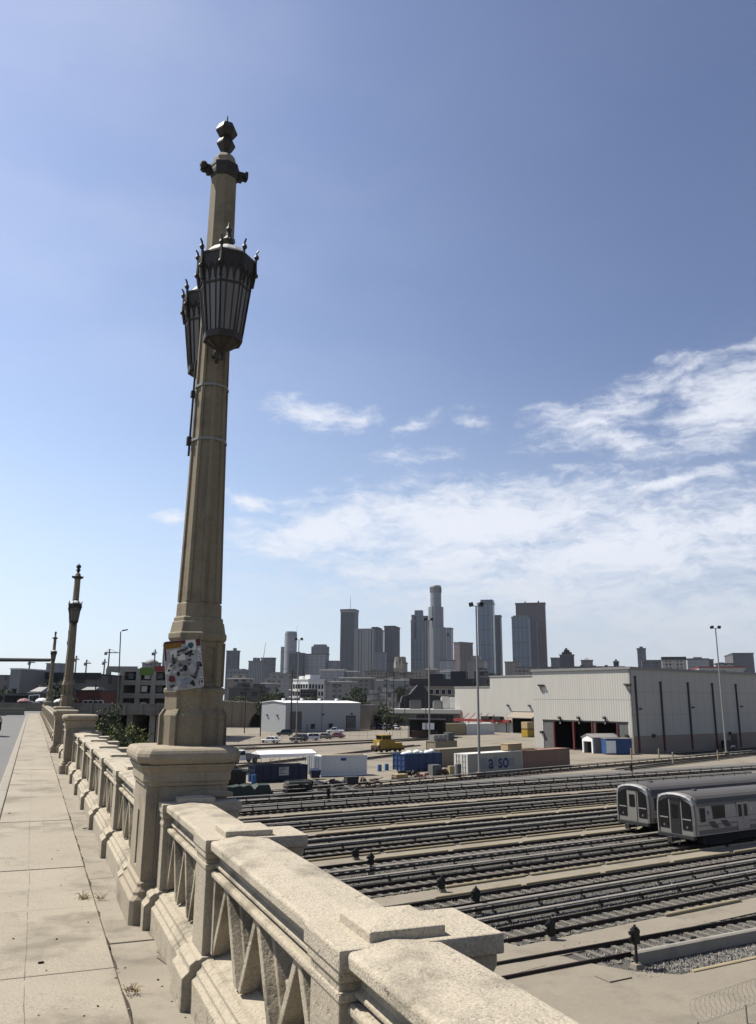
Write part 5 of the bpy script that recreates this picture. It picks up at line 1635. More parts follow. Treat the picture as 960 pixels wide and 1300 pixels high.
block('office_tower', 'brown red brick coloured block tower right of the tallest tower', 578, 585, 603.5, 816, 2300, fmat((.17, .13, .13), (.08, .065, .07), 4, 4, .6, .6), 50, group=SK)
t, w, dp, h = block('office_building', 'beige stepped block in front of the blue glass tower', 595, 616, 623, 839, 1700, fmat((.3, .28, .26), (.15, .14, .13), 4, 4, .5, .5), group='older downtown blocks')
MB().box(w * .18, w * .7, dp * .2, dp * .9, h, ztop(606, 832, 1700)).build('upper_storeys', FC[list(FC)[-1]], t)
block('office_building', 'small white flat block below the pale notched tower', 559, 577, 580, 839, 1600, fmat((.42, .43, .44), (.3, .31, .32), 5, 4, .6, .4), group='older downtown blocks')
bl = fmat((.17, .235, .31), (.13, .185, .25), 4, 4, .85, .8, .3)
t, w, dp, h = block('glass_tower', 'pale blue glass tower with a chamfered top, right of the second tall floodlight mast', 609.5, 628.5, 633.5, 766, 2500, bl, group=SK)
MB().box(w * .2, w, 0, dp, h, ztop(622, 761, 2500)).build('upper_storeys', bl, t)
MB().box(-.4, 0, 0, dp, 0, h).box(w * .13, w * .17, -.7, -.02, 0, h - 3).box(w * .86, w * .9, -.7, -.02, 0, h - 3).build('glass_fin', M['galv'], t)
block('office_tower', 'dark thin slab tower against the right flank of the pale blue glass tower', 628, 638, 642, 782, 2650, fmat((.08, .085, .105), (.05, .055, .07), 4, 4, .7, .7), group=SK, roof='slate')
t, w, dp, h = block('glass_tower', 'steel blue glass tower overlapping the maroon tower', 653.5, 675, 680, 784, 2400, fmat((.16, .21, .28), (.12, .165, .225), 4, 4, .85, .8, .3), group=SK)
MB().box(w * .08, w * .9, 0, dp, h, ztop(665, 781, 2400)).build('upper_storeys', FC[list(FC)[-1]], t)
MB().box(w * .42, w + .3, -.5, -.02, h * .24, h * .27).build('belt', M['slate'], t)
block('office_tower', 'dark blue grey slab filling between the steel blue and the maroon tower', 671, 685, 688, 788, 2480, fmat((.085, .09, .115), (.06, .065, .085), 4, 4, .7, .7), group=SK, roof='slate')
t, w, dp, h = block('office_tower', 'broad maroon brown tower with a flat top, rightmost of the tall ones', 660, 696.5, 700, 766, 2550, fmat((.125, .085, .09), (.085, .06, .065), 3.5, 4, .6, .6), group=SK, roof='slate')
MB().box(-.8, w + .8, -.8, dp + .8, h - 2, h + 3).build('crown', M['brick'], t)
MB().box(w * .3, w * .34, dp * .4, dp * .6, h + 3, h + 9).box(w * .75, w * .8, dp * .4, dp * .6, h + 3, h + 10).build('antenna', M['grey'], t)
# left towers
block('office_tower', 'dark blue block peeping out right of the near lamp post', 284, 299, 301, 827, 1900, fmat((.09, .105, .135), (.06, .07, .095), 4, 4, .6, .6), group=SK, plant=[(.55, .75, 8)])
t, w, dp, h = block('office_tower', 'grey ribbed block with a lattice crane rising from its roof', 313, 333, 338, 840, 1800, fmat((.27, .28, .3), (.14, .15, .165), 4, 400, .5, 1.1), group=SK, plant=[(.2, .45, 9)])
c = MB().tube([(w * .75, dp * .5, h), (w * .9, dp * .5, h + 42)], .8, 5, .4); c.build('crane', M['grey'], t)
block('office_building', 'darker block close behind the ribbed one with the crane', 329, 345, 347.5, 836, 1900, fmat((.16, .17, .19), (.09, .1, .115), 4, 4, .6, .5), group=SK)
D = 2300
cxx = aty(367, 886, D).x; Rr = (aty(375, 886, D).x - aty(359, 886, D).x) / 2
t = thing('office_tower', 'pale rounded tower with horizontal bands, tallest of the left group', 'building', (cxx, D, 0), 0, SK)
rb = fmat((.36, .38, .41), (.2, .22, .25), 300, 4.2, 1.1, .5)
MB().lathe([(Rr, 0), (Rr, ztop(367, 804, D))], 20).build('walls', rb, t); MB().lathe([(Rr * .9, ztop(367, 804, D)), (Rr * .9, ztop(367, 802, D))], 20).build('roof', M['grey'], t)
q = Rr * 1.55
MB().box(-q, -Rr * .3, 0, Rr, 0, ztop(355, 821, D)).build('side_wing', rb, t)
MB().tube([(Rr * .95, 0, ztop(375, 815, D)), (Rr * .95, 0, ztop(375, 794, D))], .6, 5, .3).build('mast', M['grey'], t)
block('office_building', 'dark square block below the pale rounded tower', 364.5, 383, 385.5, 830, 2000, fmat((.09, .1, .12), (.06, .068, .085), 4, 4, .6, .6), group=SK, plant=[(.5, .7, 5)])
t, w, dp, h = block('office_building', 'wide pale block with a close window grid and a darker stepped top', 385, 412, 416, 831, 2000, fmat((.36, .38, .4), (.2, .215, .235), 4, 4, .55, .55), group=SK)
MB().box(w * .25, w * 1.0, dp * .3, dp, h, ztop(400, 820, 2000)).box(w * .35, w * .9, dp * .35, dp * .9, h, ztop(400, 817.5, 2000)).build('upper_storeys', fmat((.24, .25, .27), (.14, .15, .165), 4, 4, .6, .6), t)
block('office_building', 'low grey block between the wide pale block and the slate slab tower', 416, 428, 431, 840, 2000, fmat((.24, .25, .27), (.15, .16, .175), 5, 4, .6, .5), group=SK)
t, w, dp, h = block('office_building', 'grey dome-roofed block behind the parking garage', 176, 196, 199, 842, 900, fmat((.24, .26, .29), (.15, .165, .185), 5, 4, .6, .5), group=SK)
MB().lathe([(w * .42, h), (w * .38, h + 2), (w * .25, h + 3.6), (.5, h + 4.4)], 16, (w * .5, dp * .5)).build('dome', M['grey'], t)
block('glass_tower', 'blue glass block standing behind the stickered sign', 202, 217, 220, 820, 1500, fmat((.12, .16, .21), (.09, .125, .17), 4, 4, .8, .8, .3), group=SK)
block('glass_tower', 'blue glass block behind the farthest lamp post at the left', 53, 71, 74.5, 843, 1500, fmat((.12, .155, .2), (.09, .12, .16), 4, 4, .8, .8, .3), group=SK)
# right group
RG = 'distant blocks above the big pale shed'
t, w, dp, h = block('office_building', 'dark block with a stepped gabled top, just right of the maroon tower', 714, 731, 735, 832, 1500, fmat((.085, .085, .1), (.05, .05, .062), 4, 4, .5, .6), group=RG)
MB().box(w * .15, w * .85, 0, dp, h, h + 6).box(w * .3, w * .7, 0, dp, h, h + 10).box(w * .4, w * .55, 0, dp, h, h + 13).build('upper_storeys', M['slate'], t)
block('office_building', 'small grey gridded block between the maroon tower and the gabled dark one', 702, 713, 715, 836, 1600, fmat((.2, .2, .22), (.1, .1, .115), 4, 4, .6, .6), group=RG)
t, w, dp, h = block('office_building', 'beige block with a low pyramid roof above the shed', 741, 755, 758, 839, 1300, fmat((.27, .25, .23), (.13, .12, .12), 4, 4, .5, .5), group=RG)
MB().loft([[(w * .2, 0, h + 1), (w * .8, 0, h + 1), (w * .8, dp, h + 1), (w * .2, dp, h + 1)], [(w * .42, dp * .4, h + 5), (w * .58, dp * .4, h + 5), (w * .58, dp * .6, h + 5), (w * .42, dp * .6, h + 5)]]).build('pyramid_roof', M['grey'], t)
block('office_building', 'long dark low block right above the shed roof', 736, 796, 799, 847, 1100, fmat((.075, .072, .075), (.045, .045, .05), 6, 4, .5, .5), group=RG, plant=[(.1, .18, 3), (.3, .42, 2.5), (.6, .66, 3)])
t, w, dp, h = block('clock_tower', 'little dark square tower with a pointed cap on the long dark block', 782, 788.5, 790.5, 841, 1150, fmat((.07, .07, .075), (.045, .045, .05), 4, 4, .4, .5), group=RG)
MB().lathe([(w * .5, h + .8), (.2, h + 5)], 4, (w / 2, dp / 2)).build('spire', M['slate'], t)
block('office_tower', 'lone slim grey tower standing apart, right of the middle of the shed roof', 814, 824, 827, 824, 1900, fmat((.17, .17, .19), (.1, .1, .12), 4, 4, .6, .6), group=RG, plant=[(.3, .7, 6)])
block('office_building', 'wide grey block behind the foot of the lone slim tower', 820, 844, 847, 839, 1500, fmat((.15, .15, .165), (.085, .085, .1), 5, 4, .8, .5), group=RG)
t, w, dp, h = block('office_building', 'white gridded block with a black top storey', 846.5, 875, 878, 838, 1000, fmat((.5, .48, .42), (.13, .125, .115), 4.2, 4, .6, .6), group=RG)
MB().box(-.3, w + .3, -.3, dp + .3, h + .5, h + 4).build('top_storey', M['slate'], t)
block('office_building', 'grey block with white horizontal stripes', 879, 904, 907, 837, 1050, fmat((.42, .43, .44), (.14, .15, .17), 300, 4, 1.1, .5), group=RG, plant=[(.3, .7, 3)])
block('office_building', 'dark narrow block against the striped one', 900, 910, 912, 838, 1200, fmat((.14, .14, .155), (.09, .09, .1), 4, 4, .6, .6), group=RG)
block('office_building', 'pale low block right of the rightmost floodlight mast', 915, 936, 940, 843, 700, fmat((.4, .38, .36), (.25, .23, .22), 6, 4, .5, .4), group=RG, plant=[(.2, .5, 1.5)])
block('office_building', 'white low building with a reddish roof strip at the right above the shed', 896, 950, 990, 847.5, 420, fmat((.52, .51, .48), (.2, .2, .2), 5, 4, .3, .4), group=RG, roof='red')
block('office_building', 'dark striped block at the right edge of the photo', 938, 962, 985, 830, 1300, fmat((.17, .17, .19), (.085, .085, .1), 300, 4, 1.1, .5), group=RG)
block('office_building', 'long beige block with rows of dark windows behind the shed roof', 659, 735, 739, 847.5, 900, fmat((.32, .3, .27), (.12, .115, .11), 4, 4, .6, .55), group=RG)
block('office_building', 'pale beige block low between the blue glass and the maroon tower', 643, 661, 664, 841, 1300, fmat((.31, .28, .25), (.17, .155, .14), 4, 4, .4, .5), group=RG)

# ---- middle distance: low-rise blocks
MG = 'low buildings of the middle distance'
rnd = random.Random(11)
MID = [
    ('warehouse', 'low beige block at the left end of the low buildings, beside the near lamp post', 286, 312, 318, 862, 420, (.28, .25, .21), (.12, .11, .1)),
    ('warehouse', 'dark roofed long low building near the arch', 288, 330, 336, 874, 330, (.1, .095, .09), (.05, .05, .05)),
    ('apartment_block', 'pale grey apartment block left of the white one', 335, 366, 372, 862, 620, (.36, .36, .36), (.2, .2, .21)),
    ('office_building', 'grey block above the pale grey apartments, with a lighter top', 340, 368, 371, 856, 800, (.3, .3, .31), (.18, .18, .19)),
    ('apartment_block', 'low grey apartments behind the dark poles', 330, 345, 350, 868, 480, (.25, .245, .24), (.13, .13, .13)),
    ('office_building', 'wide pale strip block below the wide gridded skyline block', 405, 436, 440, 851, 1100, (.36, .37, .39), (.25, .26, .28)),
    ('office_building', 'grey low block at the foot of the slate slab tower', 430, 452, 456, 853, 1100, (.25, .25, .27), (.15, .15, .165)),
    ('office_building', 'beige brick block with small windows left of the ornate gabled one', 463, 486, 490, 853, 900, (.3, .265, .225), (.15, .13, .11)),
    ('office_building', 'beige block with arched base right under the ornate gabled one', 490, 522, 527, 855, 800, (.29, .26, .22), (.13, .115, .1)),
    ('office_building', 'pale beige block right of the arched base block', 524, 545, 549, 852, 1000, (.34, .3, .25), (.18, .16, .14)),
    ('office_building', 'tan round-cornered block behind the floodlight mast', 541, 554, 557, 850, 950, (.27, .23, .19), (.13, .115, .1)),
    ('office_building', 'white block with a turquoise roof edge', 560, 582, 588, 853, 700, (.42, .46, .47), (.2, .26, .28)),
    ('warehouse', 'grey low shed with white roof in the middle ground', 478, 520, 526, 864, 560, (.3, .3, .3), (.2, .2, .2)),
    ('warehouse', 'white low house among the trees right of the white depot', 466, 478, 482, 882, 380, (.45, .44, .42), (.2, .2, .2)),
    ('warehouse', 'white flat-roofed house in front of the dark angular structure', 482, 497, 502, 880, 360, (.5, .48, .44), (.2, .2, .2)),
    ('warehouse', 'beige house low beside the white depot', 470, 486, 492, 890, 330, (.36, .33, .28), (.16, .15, .14)),
    ('office_building', 'dark block behind the stepped shed, left of the mast', 603, 620, 624, 852, 520, (.09, .09, .095), (.05, .05, .055)),
    ('office_building', 'dark low block between the floodlight mast and the shed', 612, 640, 646, 860, 420, (.13, .125, .12), (.07, .07, .07)),
    ('office_building', 'grey block with small windows at the left of the skyline behind the lamp post', 286, 309, 313, 851, 900, (.26, .27, .29), (.15, .16, .17)),
    ('apartment_block', 'grey apartment block with white top storey, right of the white one', 414, 446, 452, 866, 560, (.27, .27, .265), (.12, .12, .12)),
    ('office_building', 'wide low dark building behind the grey apartments', 430, 470, 475, 861, 760, (.2, .195, .19), (.11, .11, .11)),
]
for (nm, lab, x0, xc, x1, yt, D, wl, gl) in MID:
    block(nm, lab, x0, xc, x1, yt, D, fmat(wl, gl, rnd.choice((3.5, 4.2, 5)), 3.6, rnd.choice((.5, .6)), .5), phi=18, group=MG, roof=rnd.choice(('scrapgrey', 'offwhite', 'grey')), plant=[(rnd.uniform(.1, .3), rnd.uniform(.4, .6), 2.2), (rnd.uniform(.65, .75), rnd.uniform(.8, .95), 1.8)])


def windows(t, spec, mat='glassdark', frame='offwhite', name='window', face='front', w=0, dp=0):
    """separate windows let into a facade: spec = (u0, z0, width, height)"""
    for (u, z, a, b) in spec:
        if face == 'front': fr = MB().box(u - .15, u + a + .15, -.12, .0 - .002, z - .15, z + b + .15).build(name, M[frame], t); MB().box(u, u + a, -.135, -.121, z, z + b).build('pane', M[mat], fr)
        else: fr = MB().box(w + .002, w + .12, u - .15, u + a + .15, z - .15, z + b + .15).build(name, M[frame], t); MB().box(w + .121, w + .135, u, u + a, z, z + b).build('pane', M[mat], fr)


# bright white apartments
t, w, dp, h = block('apartment_block', 'bright white modern apartment block with a black billboard in front', 369, 391, 410, 863, 430, M['white'], 38, group=MG, roof='white', plant=[(.2, .45, 2), (.6, .9, 2.6)])
windows(t, [(w * (.06 + .16 * k), h - 4.3 - 3.6 * j, w * .09, 2.0) for k in range(6) for j in range(3)], frame='grey')
windows(t, [(dp * (.06 + .19 * k), h - 4.3 - 3.6 * j, dp * .1, 2.0) for k in range(5) for j in range(3)], frame='grey', face='side', w=w)
fb = MB()
for j in range(3): fb.box(-1, w + .5, -1.4, -.3, h - 5.2 - 3.6 * j, h - 4.8 - 3.6 * j)
fb.build('balcony', M['white'], t)
g = aty(392, 884, 400)
bb = thing('billboard', 'black billboard with blurred grey lettering in front of the white apartments', 'billboard', (g.x, 400, 0), R(-8))
MB().box(-4.1, 4.1, -.2, .2, ztop(392, 884, 400) - .6, ztop(392, 875, 400)).build('panel', M['black'], bb)
zz = ztop(392, 879.5, 400); tx = MB()
for j, zz_ in enumerate((zz + .9, zz - .4)):
    x = -3.2
    while x < 2.8:
        q = rnd.uniform(.3, .9); tx.box(x, x + q, -.24, -.205, zz_ - .3, zz_ + .25); x += q + rnd.uniform(.15, .4)
tx.build('lettering', M['scrapgrey'], bb)
for x in (-2.5, 2.5): MB().tube([(x, 0, 0), (x, 0, ztop(392, 884, 400))], .3, 8).build('post', M['darksteel'], bb)

# dark roofed loft building with two rows of windows
t, w, dp, h = block('loft_building', 'long beige loft building under a dark parapet with two rows of dark windows', 522, 603, 606, 870.5, 430, M['tan'], 12, group=MG, roof='slate', depth=25)
windows(t, [(w * (.02 + .0935 * k), h - 4.3 - 3.6 * j, w * .058, 2.3) for k in range(10) for j in range(2)], frame='offwhite')
MB().box(-.5, w + .5, -.5, -.03, h - .2, h + 3.4).build('parapet', M['slate'], t)
MB().box(w * .28, w * .5, 3, 14, h, h + 6).box(w * .62, w * .86, 3, 14, h, h + 7.4).build('roof_house', M['slate'], t)
# dark angular structure
D = 385
x_ = lambda px: aty(px, 886, D).x
t = thing('angular_building', 'black angular metal-clad building with slanting sides', 'building', (0, D, 0), 0, MG)
MB().loft([[(x_(503), y, 0), (x_(560), y, 0), (x_(560), y, ztop(560, 884, D)), (x_(546), y, ztop(546, 882, D)), (x_(537), y, ztop(537, 869.5, D)), (x_(531), y, ztop(531, 869.5, D)), (x_(521), y, ztop(521, 881, D)), (x_(511), y, ztop(511, 884, D))] for y in (0, 22)]).build('walls', M['slate'], t)
MB().box(x_(508), x_(512), -.05, .0 - .004, ztop(510, 896, D), ztop(510, 892, D)).build('window', M['glassdark'], t)
# long low greenish building with pale roof edge
t, w, dp, h = block('warehouse', 'long low grey green building with a pale roof edge behind the crowded car park', 474, 583, 590, 902, 330, pm('grey_green_render', (.15, .16, .13), .15, .1, 2, .08, .9), 4, group=MG, roof='offwhite', depth=18)
MB().box(-.6, w + .6, -.6, -.02, h - 1.2, h + .25).build('fascia', M['offwhite'], t)
windows(t, [(w * (.5 + .07 * k), 1.2, 3, 3.2) for k in range(6)], frame='grey')
for k, (px, wd, hh, mt) in enumerate(((528, 4.5, 3.2, 'scrapgrey'), (557, 4, 3.0, 'grey'), (566, 3.2, 4.5, 'offwhite'), (577, 3.6, 4.2, 'white'), (588, 3.5, 3.6, 'grey'))):
    x = (aty(px, 886, 334).x)
    o = MB().box(-wd / 2, wd / 2, 0, 3, 0, hh).box(-wd * .4, wd * .4, .4, 2.6, hh, hh + .4).box(-wd * .35, wd * .35, -.05, -.003, .4, hh * .75).build('air_conditioner', M[mt], None, .05)
    place(o, (x, 336, h + .4)); tag(o, ('dark grey', 'mid grey', 'off-white', 'white', 'pale grey')[k] + ' rooftop unit on the long grey green building, number counted from the left being one of five', 'rooftop unit', 'rooftop units'); o['label'] = ('dark grey leftmost', 'mid grey second', 'off-white third', 'bright white fourth', 'pale grey rightmost')[k] + ' of five rooftop units on the long grey green building'

# ---- white depot building ---------------------------------------------------------------------------------
c = at(362, 930); rz = R(45); Lr, Ld, h = 31.5, 12.5, 8.7
t = thing('depot_building', 'low white metal depot with a gently pitched bright roof, behind the car park', 'building', (c.x, c.y, 0), rz)
wl_r = corrugated('pale_blue_grey_cladding', (.46, .48, .49), .5, .6, .04)
MB().loft([[(x, y, z) for y, z in ((0, 0), (Ld, 0), (Ld, h), (Ld / 2, h + .55), (0, h))] for x in (0, Lr)]).build('walls', wl_r, t)
MB().loft([[(x, y, z) for y, z in ((-.25, h - .02), (Ld / 2, h + .56), (Ld + .25, h - .02), (Ld + .25, h + .14), (Ld / 2, h + .74), (-.25, h + .14))] for x in (-.25, Lr + .25)]).build('roof', M['whiteroof'], t)
for k in range(4): MB().lathe([(.45, h + .3), (.45, h + 1.0), (.6, h + 1.05), (.5, h + 1.35), (.1, h + 1.4)], 10, (4 + 7.5 * k, Ld / 2)).build('roof_vent', M['whiteroof'], t)
for x0, x1, zt, mt in ((1.9, 6.2, 6.0, 'scrapgrey'), (25.3, 29.3, 4.6, 'scrapgrey')):
    d = MB().box(x0 - .15, x1 + .15, -.1, -.003, 0, zt + .15).build('roller_door', M['darksteel'], t)
    s = MB()
    for k in range(int(zt / .4)): s.box(x0, x1, -.14, -.101, .04 + .4 * k, .41 + .4 * k)
    s.build('slat_curtain', M[mt], d); MB().box(x0, x1, -.15, -.141, 0, .9).build('kick_panel', M['tan'], d)
for x in (11, 18.5): f = MB().box(x - .8, x + .8, -.12, -.003, .9, 2.4).build('window', M['darksteel'], t); MB().box(x - .65, x + .65, -.135, -.121, 1.05, 2.25).build('pane', M['glassdark'], f)
MB().box(8.2, 9.2, -.06, -.003, 0, 2.2).build('door', M['galv'], t)
for x, y, z in ((4.5, -.2, 5.0), (15, -.2, 5.2), (27.5, -.2, 5.3)): MB().obox((x, y, z), (.7, .4, .35), 0, R(-25)).build('wall_lamp', M['darksteel'], t)
for y in (4, 9): MB().obox((-.2, y, 5.0), (.4, .6, .35), 0, 0, R(25)).build('wall_lamp', M['darksteel'], t)
MB().box(14.6, 14.75, -.12, -.003, 0, h - .1).build('downpipe', M['grey'], t)
t2, w, dp, h2 = block('annex', 'beige grey annex at the right end of the white depot', 457, 470, 476, 896, 285, M['tan'], 20, 'building', None, 'grey')

# ---- the big shed -------------------------------------------------------------------------------------------
A_ = at(806, 957); azL, azR = R(38), R(52)
shed = thing('train_shed', 'huge pale maintenance shed with open dark train doors, at the right', 'building', (A_.x, A_.y, 0), R(90 - 52))
# local x: along the shaded face; local y: along the lit face (to the left and back)
LX, LY, H = 75., 25.5, 16.3
MB().box(0, LX, 0, .3, 3.3, H).build('side_wall', M['shedside'], shed)
MB().box(-.02, LX, -.06, .3, 0, 3.3).build('plinth_wall', M['tan'], shed)
MB().box(LX - .3, LX, .3, LY, 0, H).box(.3, LX - .3, LY - .3, LY, 0, H).build('rear_wall', M['shedside'], shed)
MB().box(-.25, LX + .25, -.25, LY + .25, H, H + .35).build('roof', M['galv'], shed)
for k in range(24): MB().box(1.6 + 3.05 * k, 1.64 + 3.05 * k, -.012, -.002, 3.3, H - .1).build('panel_joint', M['grey'], shed)
for z in (7.4, 11.8): MB().box(0, LX, -.014, -.003, z, z + .05).build('panel_joint', M['grey'], shed)
MB().box(-.014, -.003, .0, LY, 10.2, 10.26).build('panel_joint', M['grey'], shed)
MB().box(-.3, LX + .3, -.3, -.256, H - .1, H + .38).box(-.3, -.256, -.256, LY + .3, H - .1, H + .38).build('roof_edge', M['grey'], shed)


def ylit(px, py):   # pixel on the lit face -> (distance along it, height)
    d = ray(px, py); n = Vector((cos(R(38)), sin(R(38)), 0))   # direction of local x
    k = ((Vector((A_.x, A_.y, 0)) - EYE).dot(n)) / d.dot(n)
    p = EYE + d * k; r = p - Vector((A_.x, A_.y, 0))
    return r.dot(Vector((-sin(R(38)), cos(R(38)), 0))), p.z


DO = [(ylit(728, 930)[0], ylit(704, 930)[0]), (ylit(752, 930)[0], ylit(729, 930)[0]), (ylit(784, 930)[0], ylit(757, 930)[0])]
zdoor = ylit(720, 916)[1]
y_first, y_last = ylit(798, 930)[0], ylit(690, 930)[0]
lit = MB().box(-.0, .3, 0, y_first, 3.0, H).box(0, .3, y_first, y_last, zdoor, H).box(0, .3, y_last, LY, 0, H)
lit.build('lit_wall', M['shedlit'], shed)
MB().box(-.06, .3, 0, y_first, 0, 3.0).build('plinth_wall', M['tan'], shed)
MB().box(-.05, -.003, y_first - .1, y_last + .1, zdoor, zdoor + .3).build('door_head', M['darksteel'], shed)
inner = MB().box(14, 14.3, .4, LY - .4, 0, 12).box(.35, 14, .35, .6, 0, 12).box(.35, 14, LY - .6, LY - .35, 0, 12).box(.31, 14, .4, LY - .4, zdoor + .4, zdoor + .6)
inner.build('interior', M['dark'], shed)  # walls and ceiling near black: the shade inside is put into the colour
MB().box(.2, 14, .4, LY - .4, .02, .05).build('interior_floor', M['dark'], shed)  # floor painted as dark as the shade indoors
yy = y_first
segs = sorted(DO)
prev = y_first
for (a, b) in segs:
    if a - prev > .4: MB().box(.08, .25, prev, a, 0, zdoor).build('folded_door', M['scrapgrey'], shed)
    prev = b
MB().box(.08, .25, prev, y_last, 0, zdoor).build('folded_door', M['scrapgrey'], shed)
for (a, b) in segs:
    MB().box(-.12, .32, a - .2, a + .1, 0, zdoor).build('door_post', M['darkred'], shed)
    MB().box(-.13, .33, b - .1, b + .2, 0, zdoor).build('door_post', M['darkred'], shed)
for px in (712, 736, 769):
    y, z = ylit(px, 911)
    l = MB().obox((-.5, y, z), (.6, .6, .4), 0, 0, R(30)).box(-.25, -.02, y - .08, y + .08, z - .9, z).build('wall_lamp', M['darksteel'], shed)
    MB().box(-.3, -.22, y - .12, y + .12, z - 1.3, z - .9).build('bracket', M['yellowkerb'], l)
for px, py in ((688, 870), (798, 869)):
    y, z = ylit(px, py)
    m = MB()
    for k in range(3): m.obox((-.4, y - .6 + .6 * k, z), (.5, .35, .25), 0, 0, R(25))
    m.box(-.2, -.02, y - .9, y + .9, z - .05, z + .05)
    m.tube([(-.5, y, z - .1), (-.1, y - .3, z - 1.8)], .05, 5).tube([(-.5, y + .4, z - .1), (-.1, y + .1, z - 1.5)], .05, 5)
    m.build('wall_lamp', M['darksteel'], shed)
for px in (689, 797):
    y, z = ylit(px, 936); MB().obox((-.3, y, 3.3), (.5, .6, .5)).build('wall_lamp', M['darksteel'], shed)


def xside(px, py):
    d = ray(px, py); n = Vector((-sin(R(38)), cos(R(38)), 0))
    k = ((Vector((A_.x, A_.y, 0)) - EYE).dot(n)) / d.dot(n)
    p = EYE + d * k; r = p - Vector((A_.x, A_.y, 0))
    return r.dot(Vector((cos(R(38)), sin(R(38)), 0))), p.z


for k, px in enumerate((808, 840, 875, 906, 936)):
    x, z = xside(px, 900)
    top = 13.6 if k else 14.5
    MB().box(x - .16, x + .16, -.3, -.061, 3.2, top).box(x - .22, x + .22, -.34, -.061, top, top + .35).build('downpipe', M['darksteel'], shed)
    MB().box(x - .19, x + .19, -.31, -.061, .2, 3.2).build('pipe_guard', M['darkred'], shed)
for px, py in ((810, 900), (877, 898), (939, 897)):
    x, z = xside(px, py); MB().obox((x + .5, -.3, z), (.6, .4, .2), 0, R(-20)).build('wall_lamp', M['darksteel'], shed)
for px, py in ((829, 934), (926, 931)):
    x, z = xside(px, py); MB().obox((x, -.25, z), (.7, .4, .6)).build('wall_lamp', M['darksteel'], shed)
x, z = xside(932, 940)
d = MB().box(x - 1.2, x + 1.2, -.12, -.061, 0, 3.0).build('door', M['black'], shed)
x, z = xside(914, 945)
sh = thing('utility_cart', 'dark maintenance cart parked at the foot of the shaded shed wall', 'cart', tuple(shed.matrix_world @ Vector((0, 0, 0))), 0)
wp = Vector((A_.x, A_.y, 0)) + Vector((cos(R(38)), sin(R(38)), 0)) * x + Vector((sin(R(38)), -cos(R(38)), 0)) * 1.8
place(sh, wp, R(38))
MB().box(-1.6, .6, -.6, .6, .45, 1.6).box(-1.5, .2, -.55, .55, 1.6, 1.9).build('body', M['black'], sh, .05); MB().box(.1, 2.0, -.6, .6, .4, .8).build('engine_cover', M['offwhite'], sh, .05); wheels(sh, (-1.0, 1.3), (-.6, .6), .3)

# stepped rear sheds
p2 = aty(690, 932, 258); s2 = thing('rear_shed', 'second pale shed with a canopied doorway, behind the left end of the huge one', 'building', (p2.x, p2.y, 0), R(90 - 52))
H2 = ztop(683, 858, 258)
MB().box(0, .3, 0, 22, 6.6, H2).box(0, .3, 12.6, 22, 0, 6.6).box(0, .3, 0, 1.5, 0, 6.6).box(.3, 40, 0, .3, 0, H2).box(.3, 40, 21.7, 22, 0, H2).build('walls', M['shedlit'], s2)
MB().box(-.2, 40, -.2, 22.2, H2, H2 + .4).build('roof', M['galv'], s2)
MB().box(9, 9.3, .3, 21.7, 0, 8).box(.35, 9, .35, .6, 0, 8).box(.35, 9, 12.7, 13, 0, 8).box(.31, 9, .4, 13, 6.8, 7).build('interior', M['dark'], s2)  # inner faces near black, shade behind the doorway put into the colour
MB().loft([[(-3.2, 1.5, 4.6), (-3.2, 12, 4.6), (.0, 12.2, 6.2), (.0, 1.5, 6.2)], [(-3.2, 1.5, 4.8), (-3.2, 12, 4.8), (.0, 12.2, 6.4), (.0, 1.5, 6.4)]]).build('canopy', M['tan'], s2)
for y in (1.8, 11.7): MB().tube([(-3.0, y, 0), (-3.0, y, 4.6)], .08, 6).build('canopy_post', M['grey'], s2)
for y in (5, 14, 1): MB().obox((-.4, y, 8.4), (.7, .7, .4), 0, 0, R(30)).build('wall_lamp', M['darksteel'], s2)
p3 = aty(640, 925, 312); s3 = thing('rear_shed', 'lower pale shed farthest back in the shed row, behind the red canopy', 'building', (p3.x, p3.y, 0), R(90 - 52))
H3 = ztop(590, 872.5, 320)
MB().box(0, 40, 0, 26, 0, H3).build('walls', M['shedlit'], s3); MB().box(-.2, 40.2, -.2, 26.2, H3, H3 + .4).build('roof', M['galv'], s3)
# red canopy along it
a = aty(577, 914, 285); b = aty(648, 914, 268)
rc = thing('red_canopy', 'long red steel canopy with struts in front of the lower pale shed', 'canopy', (a.x, a.y, 0), atan2(b.y - a.y, b.x - a.x))
L = (b - a).length; zc = a.z
MB().box(0, L, -.6, .6, zc - .3, zc + .5).build('beam', M['red'], rc)
for k in range(6): MB().tube([(L * (.04 + .12 * k), 0, zc + .4), (L * (.1 + .12 * k), 1.5, zc + 2.4)], .12, 6).build('strut', M['red'], rc)
for k in range(5): MB().tube([(L * (.05 + .22 * k), 0, 0), (L * (.05 + .22 * k), 0, zc - .3)], .15, 8).build('post', M['darksteel'], rc)
MB().box(L * .52, L * .66, -1, .9, zc + .5, zc + 1.5).box(L * .72, L * .86, -1, .9, zc + .5, zc + 1.5).build('air_unit', M['darksteel'], rc)
